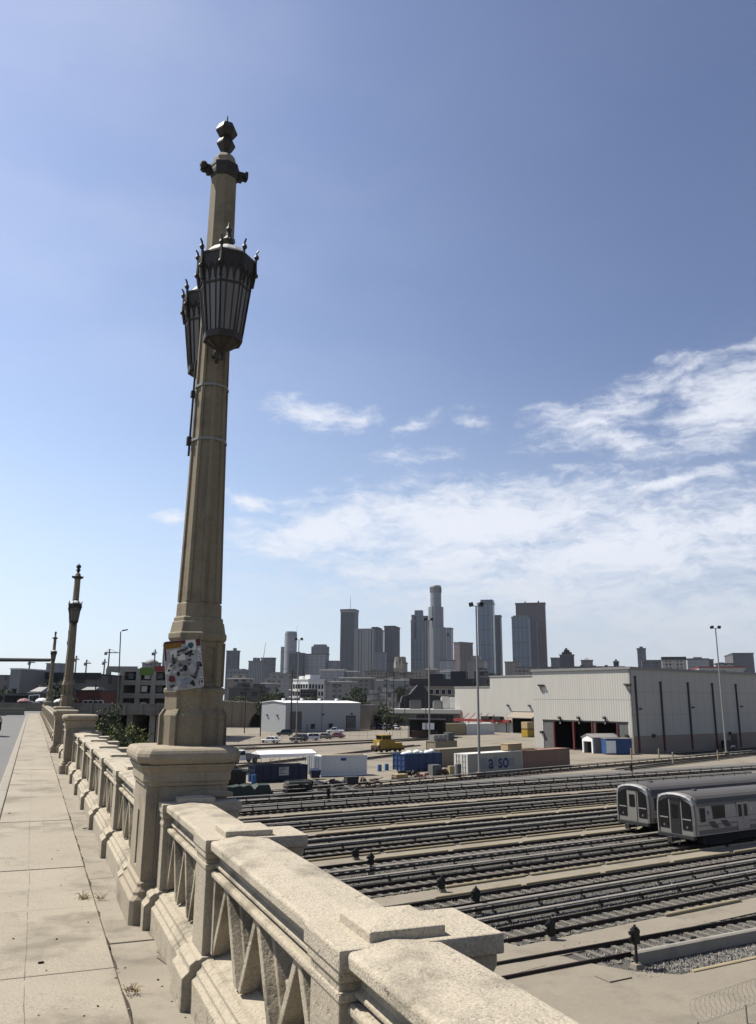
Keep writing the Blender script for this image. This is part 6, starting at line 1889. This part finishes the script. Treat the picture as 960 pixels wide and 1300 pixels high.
# tan container, white trailer, plywood stack
t, L, dp = container('tan container in front of the long grey green building', (556, 934), (592, 933), 3.3, 'containertan', 'containertan', Lfix=None, doors=None)
t, L, dp = container('white box trailer right of the tan container, below the red canopy', (593, 933), (628, 932), 3.2, 'containerwhite', 'white', doors=None)
p = at(670, 936)
pw = thing('plywood_stack', 'stack of pale plywood bundles before the canopied doorway', 'lumber', (p.x, p.y, 0), .6)
for k, (x, z, hh) in enumerate(((0, 0, 2.0), (0, 2.2, 1.9), (3.2, 0, 1.6))): MB().box(x, x + 3, 0, 2.4, z + .1, z + hh).build('bundle', M['wood'] if k else M['yellow'], pw, .03); MB().box(x + .2, x + .4, 0, 2.4, z, z + .1).box(x + 2.6, x + 2.8, 0, 2.4, z, z + .1).build('runner', M['wood'], pw)
# open-sided store with shelves behind the yellow machine
p = at(541, 937); st = thing('storage_rack', 'dark open storage lean-to with a white panel, left of the tan container', 'shelter', (p.x, p.y, 0), R(-8))
MB().box(-5, 5, 0, 5, 4.6, 4.9).build('roof', M['darksteel'], st); MB().box(-5, 5, 4.8, 5, 0, 4.6).build('back_wall', M['dark'], st)
for x in (-4.8, 0, 4.8): MB().tube([(x, .1, 0), (x, .1, 4.6)], .1, 6).build('post', M['darksteel'], st)
MB().box(-1, 2.2, .2, .3, 2.2, 3.9).build('panel', M['white'], st); MB().box(-4, 3, 1, 3, 0, 1.8).build('crates', M['rust'], st)
# gable-roofed white kiosk and blue box in front of the big shed
p = at(753, 956.5); ks = thing('kiosk', 'small white gabled kiosk with a long grey roof before the open doors', 'kiosk', (p.x, p.y, 0), R(90 - 52) - R(14))
w_, d_, h_ = 3.2, 7.6, 2.9
MB().loft([[(x, y, z) for y, z in ((0, 0), (.35, 0), (.35, 2.2), (w_ - .35, 2.2), (w_ - .35, 0), (w_, 0), (w_, h_), (w_ / 2, h_ + .6), (0, h_))] for x in (0, .3)]).build('front_frame', M['white'], ks)
MB().box(.3, d_, 0, .2, 0, h_).box(.3, d_, w_ - .2, w_, 0, h_).box(d_ - .2, d_, .2, w_ - .2, 0, h_).build('walls', M['galv'], ks)
MB().loft([[(x, y, z) for y, z in ((-.2, h_ - .05), (w_ / 2, h_ + .62), (w_ + .2, h_ - .05), (w_ + .2, h_ + .1), (w_ / 2, h_ + .78), (-.2, h_ + .1))] for x in (-.15, d_ + .2)]).build('roof', M['galv'], ks)
MB().box(1.2, 1.3, .25, w_ - .25, 0, 2.6).build('inner_door', M['dark'], ks)
p = at(770.5, 958); bx = thing('blue_box', 'blue site box with a white end, in front of the gabled kiosk', 'site box', (p.x, p.y, 0), R(2))
s = MB().box(0, 5.2, 0, 2.4, .1, 2.9).build('body', M['blue'], bx, .03); MB().box(.05, 1.9, -.05, -.004, .25, 2.55).build('end_panel', M['white'], bx)
bx.rotation_euler.z = R(8); MB().box(-.1, 5.3, -.1, 2.5, 2.9, 3.0).build('roof', M['galv'], bx)

# ---- left background: viaduct, garage, low buildings -----------------------------------------------------------
D = 118
xa, xb = aty(92, 886, D).x, aty(262, 886, D).x
zt_, zb_ = ztop(150, 894, D), ztop(150, 907, D)
va = thing('viaduct', 'grey concrete viaduct with slab columns crossing behind the dark green tree', 'viaduct', (0, D, 0), 0)
MB().box(xa - 12, xb, 0, 9, zb_, zt_ - .35).build('deck', M['viaduct'], va)
MB().box(xa - 12, xb, -.12, .25, zt_ - .9, zt_ + .1).box(xa - 12, xb, -.2, -.1, zt_ - .1, zt_ + .12).build('parapet', M['viaduct'], va)
for k in range(9):
    x = xa + (xb - xa) * (k + .2) / 8; MB().box(x - .18, x + .18, -.3, -.125, zb_, zt_ + .15).build('pilaster', M['viaduct'], va)
for px in (131, 164, 193, 202, 230): x = aty(px, 886, D).x; MB().box(x - .4, x + .4, 1, 8, 0, zb_).build('column', M['garage'] if px in (193, 202) else M['viaduct'], va)
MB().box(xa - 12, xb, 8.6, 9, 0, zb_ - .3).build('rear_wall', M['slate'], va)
# beige abutment with arch right of the near lamp post
D = 300
t = thing('abutment', 'beige concrete bridge abutment with a dark round arch, right of the near lamp post', 'abutment', (0, D, 0), 0)
x0, x1 = aty(268, 886, D).x, aty(334, 886, D).x
zt_ = ztop(300, 892, D); ax0, ax1 = aty(317, 886, D).x, aty(346, 886, D).x
zs = ztop(320, 925, D); cxa = (ax0 + ax1) / 2; ra = (ax1 - ax0) / 2
rg = MB()
pts = [(x0, 0), (ax0, 0), (ax0, zs)] + [(cxa - ra * cos(pi * k / 16), zs + (ztop(320, 903, D) - zs) * sin(pi * k / 16)) for k in range(1, 9)] + [(cxa, zt_), (x0, zt_ + .8)]
rg.loft([[(x, y, z) for x, z in pts] for y in (0, 6)])
rg.build('walls', M['beigewall'], t)
pts = [(ax1, 0), (ax1 + 5, 0), (ax1 + 5, zt_), (cxa, zt_)] + [(cxa + ra * cos(pi * k / 16), zs + (ztop(320, 903, D) - zs) * sin(pi * k / 16)) for k in range(8, -1, -1)]
MB().loft([[(x, y, z) for x, z in pts] for y in (0.0, 6)]).build('walls', M['beigewall'], t)
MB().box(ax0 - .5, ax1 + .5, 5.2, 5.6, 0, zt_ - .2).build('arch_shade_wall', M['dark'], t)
for k in range(4): MB().box(x0 + (ax0 - x0) * (k + .1) / 4, x0 + (ax0 - x0) * (k + .22) / 4, -.35, -.003, 0, zt_ + 1.0).build('pilaster', M['beigewall'], t)
MB().box(x0, ax1 + 5, -.3, -.004, zt_ - .9, zt_ - .5).build('string_course', M['beigewall'], t)

# open parking garage
D = 205
pg = thing('parking_garage', 'open concrete parking garage of three decks with a green and a red fascia', 'garage', (aty(133, 886, D).x, D, 0), 0)
x1 = aty(250, 886, D).x - aty(133, 886, D).x
zt3 = ztop(150, 848.5, D)
fl_ = [ztop(150, y, D) for y in (884, 867.5, 850.5)]
for k, z in enumerate([fl_[0] - 4] + fl_):
    MB().box(0, x1, 0, 30, z - .4, z + .3).build('deck', M['garage'], pg)
    if k < 3: MB().box(0, x1, -.1, .1, z + .25, z + .75).build('parapet', M['garage'], pg)
n = 6
xs_ = [aty(q, 886, D).x - aty(133, 886, D).x for q in (135, 153, 174, 193.5, 213, 232, 249)]
for x in xs_: MB().box(x - .55, x + .55, -.2, .6, 0, zt3).build('column', M['garage'], pg)
MB().box(0, x1, 12, 12.3, 0, zt3 - .5).build('inner_wall', M['viaduct'], pg)
MB().box(0, xs_[2] - .4, -.15, .2, zt3 - .8, zt3 + .5).build('parapet', M['garage'], pg)
MB().box(xs_[2] + .3, xs_[3] - .2, -.3, .1, ztop(180, 857, D), ztop(180, 847.5, D)).build('green_fascia', M['tarmacgreen'], pg)
MB().box(xs_[3] + .1, x1, -.3, .1, ztop(200, 852, D), ztop(200, 845.5, D)).build('red_fascia', M['red'], pg)
for i in range(3):
    for k in range(5):
        if rnd.random() < .8:
            x = (xs_[k] + xs_[k + 1]) / 2 + rnd.uniform(-.5, .5); z = (fl_[0] - 3.6, fl_[0] + .3, fl_[1] + .3)[i]
            MB().box(x - .7, x + .7, .6, .7, z + .8, z + 2.2).build('hanging_panel', M['scrapgrey'] if k % 2 else M['offwhite'], pg)
# street lamp in front of it
g = aty(151, 905, 150); T_ = aty(157, 800, 150)
sl = thing('street_lamp', 'tall thin street lamp in front of the parking garage', 'street lamp', (g.x, 150, 0), 0)
MB().tube([(0, 0, 0), (T_.x - g.x - .5, 0, T_.z - .3), (T_.x - g.x - .1, 0, T_.z)], .13, 8, .07).build('pole', M['scrapgrey'], sl)
MB().obox((T_.x - g.x + .25, 0, T_.z), (1.0, .35, .2), 0, 0, R(-12)).build('lamp_head', M['darksteel'], sl, .04)

# raised ground carrying the street beyond the bridge
struct(place(MB().box(-70, 1.5, 99.1, 330, -ZS - .2, -.17).build('street_beyond', M['asphalt']), B0, BA))
ZL = ZS - .17
t, w, dp, h = block('corner_building', 'white rendered building with a square corner block, far left', 9, 23, 25, 850, 180, M['grey'], 8, zbase=ZL, roof='offwhite', depth=12)
MB().box(w * .3, w * .75, -.1, -.004, 1, 3.6).build('dark_opening', M['dark'], t)
t, w, dp, h = block('low_warehouse', 'long grey warehouse with a thick dark roof edge behind the far lamp posts', 22, 122, 124, 857, 190, fmat((.22, .215, .2), (.15, .15, .14), 6, 5, .4, .5), 3, zbase=ZL, roof='slate', depth=30)
MB().box(-.8, w + .8, -.8, -.05, h - .9, h + .5).build('dark_eaves', M['slate'], t)
t, w, dp, h = block('brick_shop', 'dark red brick building with a small white roof, right of the second lamp post', 95, 127, 129, 878, 165, M['brick'], 3, zbase=ZL - 4, roof='slate', depth=9)
MB().loft([[(w * .18, 0, h + .25), (w * .78, 0, h + .25), (w * .78, 6, h + .25), (w * .18, 6, h + .25)], [(w * .28, 2, h + .9), (w * .76, 2, h + .9), (w * .76, 4, h + .9), (w * .28, 4, h + .9)]]).build('white_roof', M['galv'], t)
windows(t, [(w * .2 * k + .8, h - 3.0, .8, 1.2) for k in range(1, 5)], frame='offwhite')
t, w, dp, h = block('small_house', 'little grey house with a white gable roof, left of the farthest lamp post', 35, 49, 52, 880, 150, M['scrapgrey'], 10, zbase=ZL, roof='grey', depth=6)
MB().loft([[(-.2, -.2, h + .1), (w + .2, -.2, h + .1), (w + .2, dp, h + .1), (-.2, dp, h + .1)], [(w * .15, dp * .4, h + 1.1), (w + .1, dp * .4, h + 1.1), (w + .1, dp * .6, h + 1.1), (w * .15, dp * .6, h + 1.1)]]).build('gable_roof', M['galv'], t)
windows(t, [(w * .15, 1.2, .9, .9), (w * .6, 1.0, .9, 1.2)], frame='white')
t, w, dp, h = block('small_house', 'dark brick shop with a dark doorway at the far left', 18, 34, 36, 882, 155, M['brick'], 10, zbase=ZL, roof='slate', depth=6)
t, w, dp, h = block('kiosk', 'dark low booth with a grey roof at the far left end of the road', 5, 18, 19.5, 883, 140, M['dark'], 8, zbase=ZL, roof='scrapgrey', depth=4)
MB().box(-.1, .05, -.1, -.004, 0, h).build('frame_post', M['scrapgrey'], t)
block('office_building', 'dark window-striped building at the very left edge', -12, 6, 8, 858, 260, fmat((.2, .19, .18), (.07, .07, .075), 4, 3.5, .6, .5), 10, zbase=ZL)
for k, (px, py, mt, lab) in enumerate(((31, 886.5, 'pink', 'pink patio umbrella behind the barrier at the end of the road'), (54, 886, 'white', 'white patio umbrella left of the farthest lamp post'), (77, 887, 'offwhite', 'pale patio umbrella between the two far lamp posts'))):
    p = aty(px, py, 118); hgt = p.z - ZL
    u = thing('patio_umbrella', lab, 'umbrella', (p.x, 118, ZL), 0, 'patio umbrellas beyond the bridge')
    MB().lathe([(.02, hgt), (.5, hgt - .1), (.8, hgt - .35), (.83, hgt - .5), (.78, hgt - .5), (.7, hgt - .35)], 8).build('canopy', M[mt], u)
    MB().tube([(0, 0, 0), (0, 0, hgt)], .03, 6).build('pole', M['grey'], u)
# tower cranes
for k, (px, yb, yt, x0, x1, D) in enumerate(((38, 856, 841, 36, 45, 700), (97, 850, 837, 94, 101, 800), (110, 850, 842, 107, 116, 800), (139, 850, 828.5, 133, 152, 700), (197, 845, 829, 193, 200, 900), (133, 852, 841, 130, 136, 1000))):
    T_ = aty(px, yt, D); e0, e1 = aty(x0, yt, D).x - T_.x, aty(x1, yt, D).x - T_.x
    cn = thing('tower_crane', ('grey tower crane above the dark-roofed warehouse, far left', 'tower crane right beside the second lamp post, left of the pair', 'tower crane right of the second lamp post, right of the pair', 'tallest tower crane with a long jib above the parking garage', 'tower crane left of the stickered sign', 'tiny tower crane left of the parking garage')[k], 'tower crane', (T_.x, D, 0), 0, 'tower cranes on the horizon')
    s = D / 700
    MB().tube([(0, 0, 0), (0, 0, T_.z + 3 * s)], .75 * s, 4, .6 * s).build('mast', M['scrapgrey'], cn)
    MB().tube([(e0, 0, T_.z), (e1, 0, T_.z)], .5 * s, 4, .35 * s).build('jib', M['scrapgrey'], cn)
    MB().box(e0, e0 + 2 * s, -.8, .8, T_.z - 2 * s, T_.z).build('counterweight', M['scrapgrey'], cn)
    MB().tube([(e0 * .8, 0, T_.z + .4), (0, 0, T_.z + 3 * s), (e1 * .7, 0, T_.z + .4)], .15 * s, 4).build('tie', M['scrapgrey'], cn)

# ---- utility poles -------------------------------------------------------------------------------------------
for k, (px, yt, yb, D, lab) in enumerate(((371.5, 850, 890, 250, 'thick dark utility pole left of the white apartments'), (333, 868, 895, 230, 'utility pole at the arch'), (381, 866, 890, 300, 'thin utility pole before the black billboard'), (415, 862, 890, 330, 'utility pole right of the white apartments'), (427, 866, 888, 340, 'thin utility pole over the right of the depot roof'),
                                         (491, 855, 920, 270, 'dark utility pole left of the crowded car park sheds'), (500, 850, 910, 300, 'utility pole with crossarm behind the crowded car park'), (540.5, 862, 925, 280, 'grey utility pole beside the dark angular building'), (514, 852, 905, 320, 'utility pole in front of the ornate gabled building'), (313, 866, 888, 250, 'utility pole over the beige abutment'), (122, 868, 900, 140, 'wooden pole right of the brick building'))):
    T_ = aty(px, yt, D)
    u = thing('utility_pole', lab, 'utility pole', (T_.x, D, 0), R(rnd.uniform(-30, 30)), 'utility poles')
    MB().tube([(0, 0, 0), (0, 0, T_.z)], .24 if k == 0 else .16, 8, .18 if k == 0 else .1).build('pole', M['bark'], u)
    MB().box(-1.2, 1.2, -.07, .07, T_.z - 1.2, T_.z - 1.0).box(-1.0, 1.0, -.07, .07, T_.z - 2.2, T_.z - 2.0).build('crossarm', M['bark'], u)
wr = thing('power_lines', 'thin overhead wires between the utility poles behind the white depot', 'wires', (0, 0, 0), 0)
for (a, b, n) in (((313, 868, 250), (371.5, 853, 250), 2), ((371.5, 853, 250), (415, 864, 330), 2), ((415, 864, 330), (500, 852, 300), 3), ((500, 852, 300), (540.5, 864, 280), 2)):
    A1_, B1_ = aty(*a), aty(*b)
    for k in range(n):
        off = Vector((0, (k - .5) * .9, 0)); pts = []
        for j in range(9):
            f = j / 8; p = A1_.lerp(B1_, f) + off; p.z -= 1.1 * 4 * f * (1 - f) + .6 * k; pts.append(p)
        MB().tube(pts, .018, 3).build('wire', M['black'], wr)


# ---- trees ------------------------------------------------------------------------------------------------------
def crown_mesh(name, nclump, per, leaf, seed, flat=1.0, mat=None):
    rn = random.Random(seed); m = MB()
    cl = []
    for k in range(nclump):
        a = rn.uniform(0, 2 * pi); u = rn.uniform(-1, 1); r = rn.uniform(.35, .95)
        s = sqrt(1 - u * u)
        cl.append((r * s * cos(a) * .9, r * s * sin(a) * .9, r * u * flat, rn.uniform(.16, .34)))
    for (x, y, z, s) in cl:
        for k in range(per):
            p = Vector((rn.gauss(0, 1), rn.gauss(0, 1), rn.gauss(0, .8)));
            p = Vector((x, y, z)) + p.normalized() * s * (rn.random() ** .4)
            n = Vector((rn.gauss(0, 1), rn.gauss(0, 1), rn.gauss(.4, 1))).normalized()
            t1_ = n.orthogonal().normalized(); t2_ = n.cross(t1_); q = rn.uniform(0, 6.28)
            e1 = (t1_ * cos(q) + t2_ * sin(q)) * leaf * rn.uniform(.6, 1.3); e2 = (t2_ * cos(q) - t1_ * sin(q)) * leaf * rn.uniform(.3, .6)
            m.add([p - e1, p + e2, p + e1, p - e2], [(0, 1, 2, 3)])
    me = m.mesh(name); me.materials.append(mat); return me, cl


def tree(label, p, hgt, wid, crown, base=0., dens=1., group='trees', trunk_h=.35, cat='tree'):
    t = thing('tree', label, cat, (p[0], p[1], base), random.uniform(0, 6), group)
    (mA, clA), (mB, clB) = crown
    tr = MB(); zc = hgt * (trunk_h + (1 - trunk_h) / 2)
    r0 = hgt * .02 + .05
    tr.tube([(0, 0, 0), (.03 * wid, 0, hgt * trunk_h * .7), (-.02 * wid, .02 * wid, zc)], r0, 8, r0 * .45)
    rz_ = (1 - trunk_h) * hgt / 2
    for (x, y, z, s) in clA[:7]:
        tr.tube([(.02 * wid, 0, hgt * trunk_h * .8), (x * wid * .25, y * wid * .25, zc + z * rz_ * .3 - .1 * rz_), (x * wid * .5, y * wid * .5, zc + z * rz_)], r0 * .5, 5, r0 * .12)
    tr.build('trunk', M['bark'], t)
    for me in (mA, mB):
        o = bpy.data.objects.new('crown', me); COL.objects.link(o); o.parent = t; o.location = (0, 0, zc); o.scale = (wid / 2, wid / 2, rz_)
    return t


near_crown = (crown_mesh('crown', 40, 95, .045, 3, 1, M['leafA']), crown_mesh('crown', 26, 60, .045, 8, 1, M['leafB']))
near_crown2 = (crown_mesh('crown', 34, 80, .05, 13, 1, M['leafA']), crown_mesh('crown', 30, 70, .05, 18, 1, M['leafB']))
mid_crowns = [(crown_mesh('crown', 24, 36, .11, 20 + k, .9, M['leafC']), crown_mesh('crown', 14, 20, .11, 40 + k, .9, M['leafA'])) for k in range(3)]
p = aty(139, 900, 52); tree('dark green bushy tree rising behind the balustrade, taller left crown', p, ztop(139, 893, 52), 3.3, near_crown, 0, trunk_h=.45)
p = aty(165, 915, 50); tree('lighter green bushy tree beside the dark one, lower and nearer the stickered lamp post', p, ztop(165, 908, 50), 2.9, near_crown2, 0, trunk_h=.45)
p = aty(140, 930, 48); tree('small dark shrub-like tree at the foot of the two bushy trees', p, ztop(140, 926, 48), 2.6, near_crown2, 0, trunk_h=.4)
TR = [(340, 877, 10, 330, 'dark tree at the left end of the white depot roof'), (350, 874, 11, 360, 'round dark tree over the left gable of the white depot'), (397, 880, 8, 330, 'dark tree in front of the black billboard'),
      (455, 878, 9, 400, 'tree at the right end of the white depot roof'), (462, 874, 9, 420, 'taller tree right of the white depot roof end'), (452, 868, 8, 480, 'tree crown rising behind the grey apartments'),
      (474, 876, 8, 430, 'olive tree behind the white low house'), (484, 873, 9, 470, 'olive tree between the white low house and the angular building'), (495, 872, 9, 470, 'tree at the left slope of the black angular building'),
      (487, 893, 8, 300, 'dark tree on the left part of the crowded car park'), (480, 905, 6, 290, 'low tree in front of the long grey green building, left'), (505, 905, 6, 290, 'low tree in front of the long grey green building, right'),
      (492, 903, 5, 285, 'small tree between the two low car park trees'), (471, 902, 5, 300, 'small tree against the beige annex'), (306, 880, 8, 320, 'tree behind the beige abutment, middle of three'),
      (297, 877, 8, 340, 'tree behind the beige abutment, nearest the lamp post'), (320, 878, 9, 350, 'tree behind the beige abutment, over its arch'), (508, 868, 9, 560, 'tree under the ornate gabled old building'),
      (520, 872, 8, 520, 'tree just left of the top of the black angular building'), (440, 880, 7, 420, 'tree over the right half of the white depot roof'), (466, 888, 6, 360, 'low tree beside the beige house'),
      (618, 862, 7, 420, 'tree between the tall floodlight mast and the shed roof'), (602, 866, 8, 430, 'tree behind the tall floodlight mast'), (580, 866, 7, 600, 'tree on the roofline of the loft building'), (332, 884, 7, 300, 'low tree between the arch and the white depot'),
      (60, 866, 5, 175, 'tree just left of the farthest lamp post'), (80, 862, 6, 160, 'tree between the two far lamp posts'), (72, 876, 4, 150, 'low tree at the foot of the farthest lamp post'), (88, 884, 4, 150, 'low tree at the foot of the second lamp post'), (3, 872, 5, 170, 'tree at the very left edge')]
for k, (px, py, w_, D, lab) in enumerate(TR):
    p = aty(px, py, D); base = ZL if px < 100 else 0
    hh = p.z - base
    tree(lab, p, hh, w_, mid_crowns[k % 3], base, trunk_h=.35 if hh > 6 else .25, group='far trees')
# ================================================================== LIGHT, SKY, AIR, CAMERA
SUN_AZ, SUN_EL = R(-73), R(55)          # azimuth measured from the view axis (+Y), positive to the right
world = bpy.data.worlds.new('World'); scene.world = world; world.use_nodes = True
nt = world.node_tree; nt.nodes.clear()
out = nd(nt, 'ShaderNodeOutputWorld'); bg = nd(nt, 'ShaderNodeBackground', i_Strength=.095)
sky = nd(nt, 'ShaderNodeTexSky'); sky.sky_type = 'NISHITA'; sky.sun_disc = False
sky.sun_elevation = SUN_EL; sky.sun_rotation = SUN_AZ
sky.altitude = 100; sky.air_density = 1.0; sky.dust_density = .9; sky.ozone_density = 1.6
tc = nd(nt, 'ShaderNodeTexCoord')
sep = nd(nt, 'ShaderNodeSeparateXYZ'); nt.links.new(tc.outputs['Generated'], sep.inputs[0])
azm = math_n(nt, 'ARCTAN2', sep.outputs[0], sep.outputs[1])
elv = math_n(nt, 'ARCSINE', sep.outputs[2])
# cloud space: azimuth and elevation in degrees
azd = math_n(nt, 'MULTIPLY', azm, 57.2958); eld = math_n(nt, 'MULTIPLY', elv, 57.2958)


def azel(px, py):
    d = ray(px, py).normalized(); return degrees(atan2(d.x, d.y)), degrees(math.asin(d.z))


cv = nd(nt, 'ShaderNodeCombineXYZ'); nt.links.new(azd, cv.inputs[0]); nt.links.new(eld, cv.inputs[1])
# warp
wn = nd(nt, 'ShaderNodeTexNoise', i_Scale=.16, i_Detail=5., i_Roughness=.6); nt.links.new(cv.outputs[0], wn.inputs['Vector'])
ws = nd(nt, 'ShaderNodeVectorMath', operation='SUBTRACT'); ws.inputs[1].default_value = (.5, .5, .5); nt.links.new(wn.outputs['Color'], ws.inputs[0])
wm = nd(nt, 'ShaderNodeVectorMath', operation='MULTIPLY_ADD'); wm.inputs[1].default_value = (5., 2.4, 0); nt.links.new(ws.outputs[0], wm.inputs[0]); nt.links.new(cv.outputs[0], wm.inputs[2])
warped = wm.outputs[0]


def cloud_noise(scale, stretch, rot, detail=7., rough=.62, off=0.):
    mp = nd(nt, 'ShaderNodeMapping'); mp.vector_type = 'POINT'
    mp.inputs['Rotation'].default_value = (0, 0, rot); mp.inputs['Scale'].default_value = (scale, scale * stretch, 1); mp.inputs['Location'].default_value = (off, off * .7, off)
    nt.links.new(warped, mp.inputs['Vector'])
    n = nd(nt, 'ShaderNodeTexNoise', i_Scale=1., i_Detail=detail, i_Roughness=rough); nt.links.new(mp.outputs[0], n.inputs['Vector'])
    return n.outputs['Fac']


n1 = cloud_noise(.24, 2.8, R(-10)); n2 = cloud_noise(.75, 2.6, R(-16), off=7.)
nz = math_n(nt, 'ADD', math_n(nt, 'MULTIPLY', n1, .62), math_n(nt, 'MULTIPLY', n2, .38))


def ell(px, py, rx, ry, rot, soft=1.):
    """1 at the centre of a tilted ellipse (pixel radii), 0 at its edge"""
    a, e = azel(px, py)
    k = 1 / 18.15
    s = nd(nt, 'ShaderNodeVectorMath', operation='SUBTRACT'); s.inputs[1].default_value = (a, e, 0); nt.links.new(warped, s.inputs[0])
    mp = nd(nt, 'ShaderNodeMapping'); mp.vector_type = 'TEXTURE'; mp.inputs['Rotation'].default_value = (0, 0, R(rot)); mp.inputs['Scale'].default_value = (rx * k, ry * k, 1)
    nt.links.new(s.outputs[0], mp.inputs['Vector'])
    ln = nd(nt, 'ShaderNodeVectorMath', operation='LENGTH'); nt.links.new(mp.outputs[0], ln.inputs[0])
    return math_n(nt, 'MAXIMUM', math_n(nt, 'SUBTRACT', 1.0, ln.outputs['Value']), 0.)


CLOUDS = [  # centre px, py, rx, ry, rotation (deg, anticlockwise), weight
    (745, 535, 95, 30, 8, .75), (930, 510, 105, 42, 22, 1.05), (850, 478, 100, 20, 8, .6), (790, 562, 60, 22, -12, .8), (880, 470, 90, 16, 14, .6),
    (400, 522, 55, 22, -4, .85), (455, 527, 45, 14, 0, .6), (520, 580, 70, 18, 6, .42), (605, 530, 40, 20, 5, .35), (525, 537, 35, 12, 20, .35),
    (320, 637, 48, 13, -8, .8), (228, 655, 26, 11, 10, .8), (310, 663, 42, 9, -4, .6),
    (420, 672, 160, 36, 10, 1.0), (600, 660, 260, 52, 3, 1.15), (560, 715, 190, 42, 2, .9), (340, 690, 80, 16, -3, .7), (490, 728, 80, 22, 0, .7),
    (800, 700, 330, 70, 6, .95), (870, 612, 120, 9, 13, .95), (770, 634, 110, 14, 9, .7), (950, 665, 130, 36, 10, .7), (700, 760, 380, 60, 0, .8), (870, 790, 300, 70, 0, .8)]
mask = None
for (px, py, rx, ry, rot, w_) in CLOUDS:
    e = math_n(nt, 'MULTIPLY', ell(px, py, rx * 1.35, ry * 1.4, rot), w_)
    mask = e if mask is None else math_n(nt, 'MAXIMUM', mask, e)
dens = ramp(nt, math_n(nt, 'ADD', mask, math_n(nt, 'MULTIPLY', math_n(nt, 'SUBTRACT', nz, .5), 2.6)), .05, 1.0)
dens = math_n(nt, 'MULTIPLY', dens, ramp(nt, mask, .0, .18))
# thin veil over the left and the low sky
veil = math_n(nt, 'MULTIPLY', ramp(nt, cloud_noise(.05, 2.5, R(25), 4., .5, 3.), .30, .85), .22)
left = ramp(nt, azd, 12., -26.)
veil = math_n(nt, 'MULTIPLY', veil, math_n(nt, 'ADD', math_n(nt, 'MULTIPLY', left, .8), .12))
lowhaze = math_n(nt, 'POWER', ramp(nt, eld, 27., -2.), 1.45)
cl_col = (5.2, 5.4, 5.9)
side = ramp(nt, azd, -30., 30.)
base = mixc(nt, 1.0, sky.outputs[0], mixc(nt, side, (1.08, 1.0, 1.0), (.70, .64, .69)), 'MULTIPLY')
c = mixc(nt, veil, base, cl_col)
c = mixc(nt, math_n(nt, 'MULTIPLY', lowhaze, .62), c, mixc(nt, side, (3.75, 4.75, 6.0), (3.5, 4.0, 4.8)))
ccol = mixc(nt, ramp(nt, eld, 3., 11.), (3.75, 4.05, 4.5), cl_col)
c = mixc(nt, math_n(nt, 'MULTIPLY', dens, .92), c, ccol)
nt.links.new(c, bg.inputs[0]); nt.links.new(bg.outputs[0], out.inputs[0])

sd = bpy.data.lights.new('sun', 'SUN'); sd.energy = 5.0; sd.angle = R(.53); sd.color = (1, .95, .86)
so = bpy.data.objects.new('sun', sd); COL.objects.link(so)
dirv = Vector((sin(SUN_AZ) * cos(SUN_EL), cos(SUN_AZ) * cos(SUN_EL), sin(SUN_EL)))
so.rotation_euler = dirv.to_track_quat('Z', 'Y').to_euler()
so.location = (-60, 20, 80)

# air
HAZE = True
if HAZE:
    m = bpy.data.materials.new('air'); m.use_nodes = True; n_ = m.node_tree; n_.nodes.clear()
    o_ = nd(n_, 'ShaderNodeOutputMaterial'); v_ = nd(n_, 'ShaderNodeVolumePrincipled')
    v_.inputs['Color'].default_value = (.80, .88, 1, 1); v_.inputs['Density'].default_value = 2.4e-5; v_.inputs['Anisotropy'].default_value = .3
    n_.links.new(v_.outputs[0], o_.inputs['Volume'])
    hz = MB().box(-3900, 3900, -260, 3900, -3, 420).build('haze', m); hz['kind'] = 'stuff'

cam = bpy.data.cameras.new('camera'); co = bpy.data.objects.new('camera', cam); COL.objects.link(co)
cam.sensor_fit = 'VERTICAL'; cam.sensor_height = 36.0; cam.sensor_width = 36.0
cam.lens = F / 1300 * 36.0
cam.shift_y = -10 / 1300
cam.clip_start = .05; cam.clip_end = 30000
co.matrix_world = Matrix.Translation(EYE) @ Matrix.Rotation(pi / 2 + PITCH, 4, 'X') @ Matrix.Rotation(ROLL, 4, 'Z')
scene.camera = co
scene.render.engine = 'CYCLES'
scene.cycles.max_bounces = 6; scene.cycles.diffuse_bounces = 3; scene.cycles.glossy_bounces = 3; scene.cycles.volume_bounces = 0
vs = scene.view_settings
vs.view_transform = 'Standard'; vs.look = 'None'; vs.gamma = 1; vs.exposure = 0.8; vs.use_curve_mapping = False
bpy.context.view_layer.update()
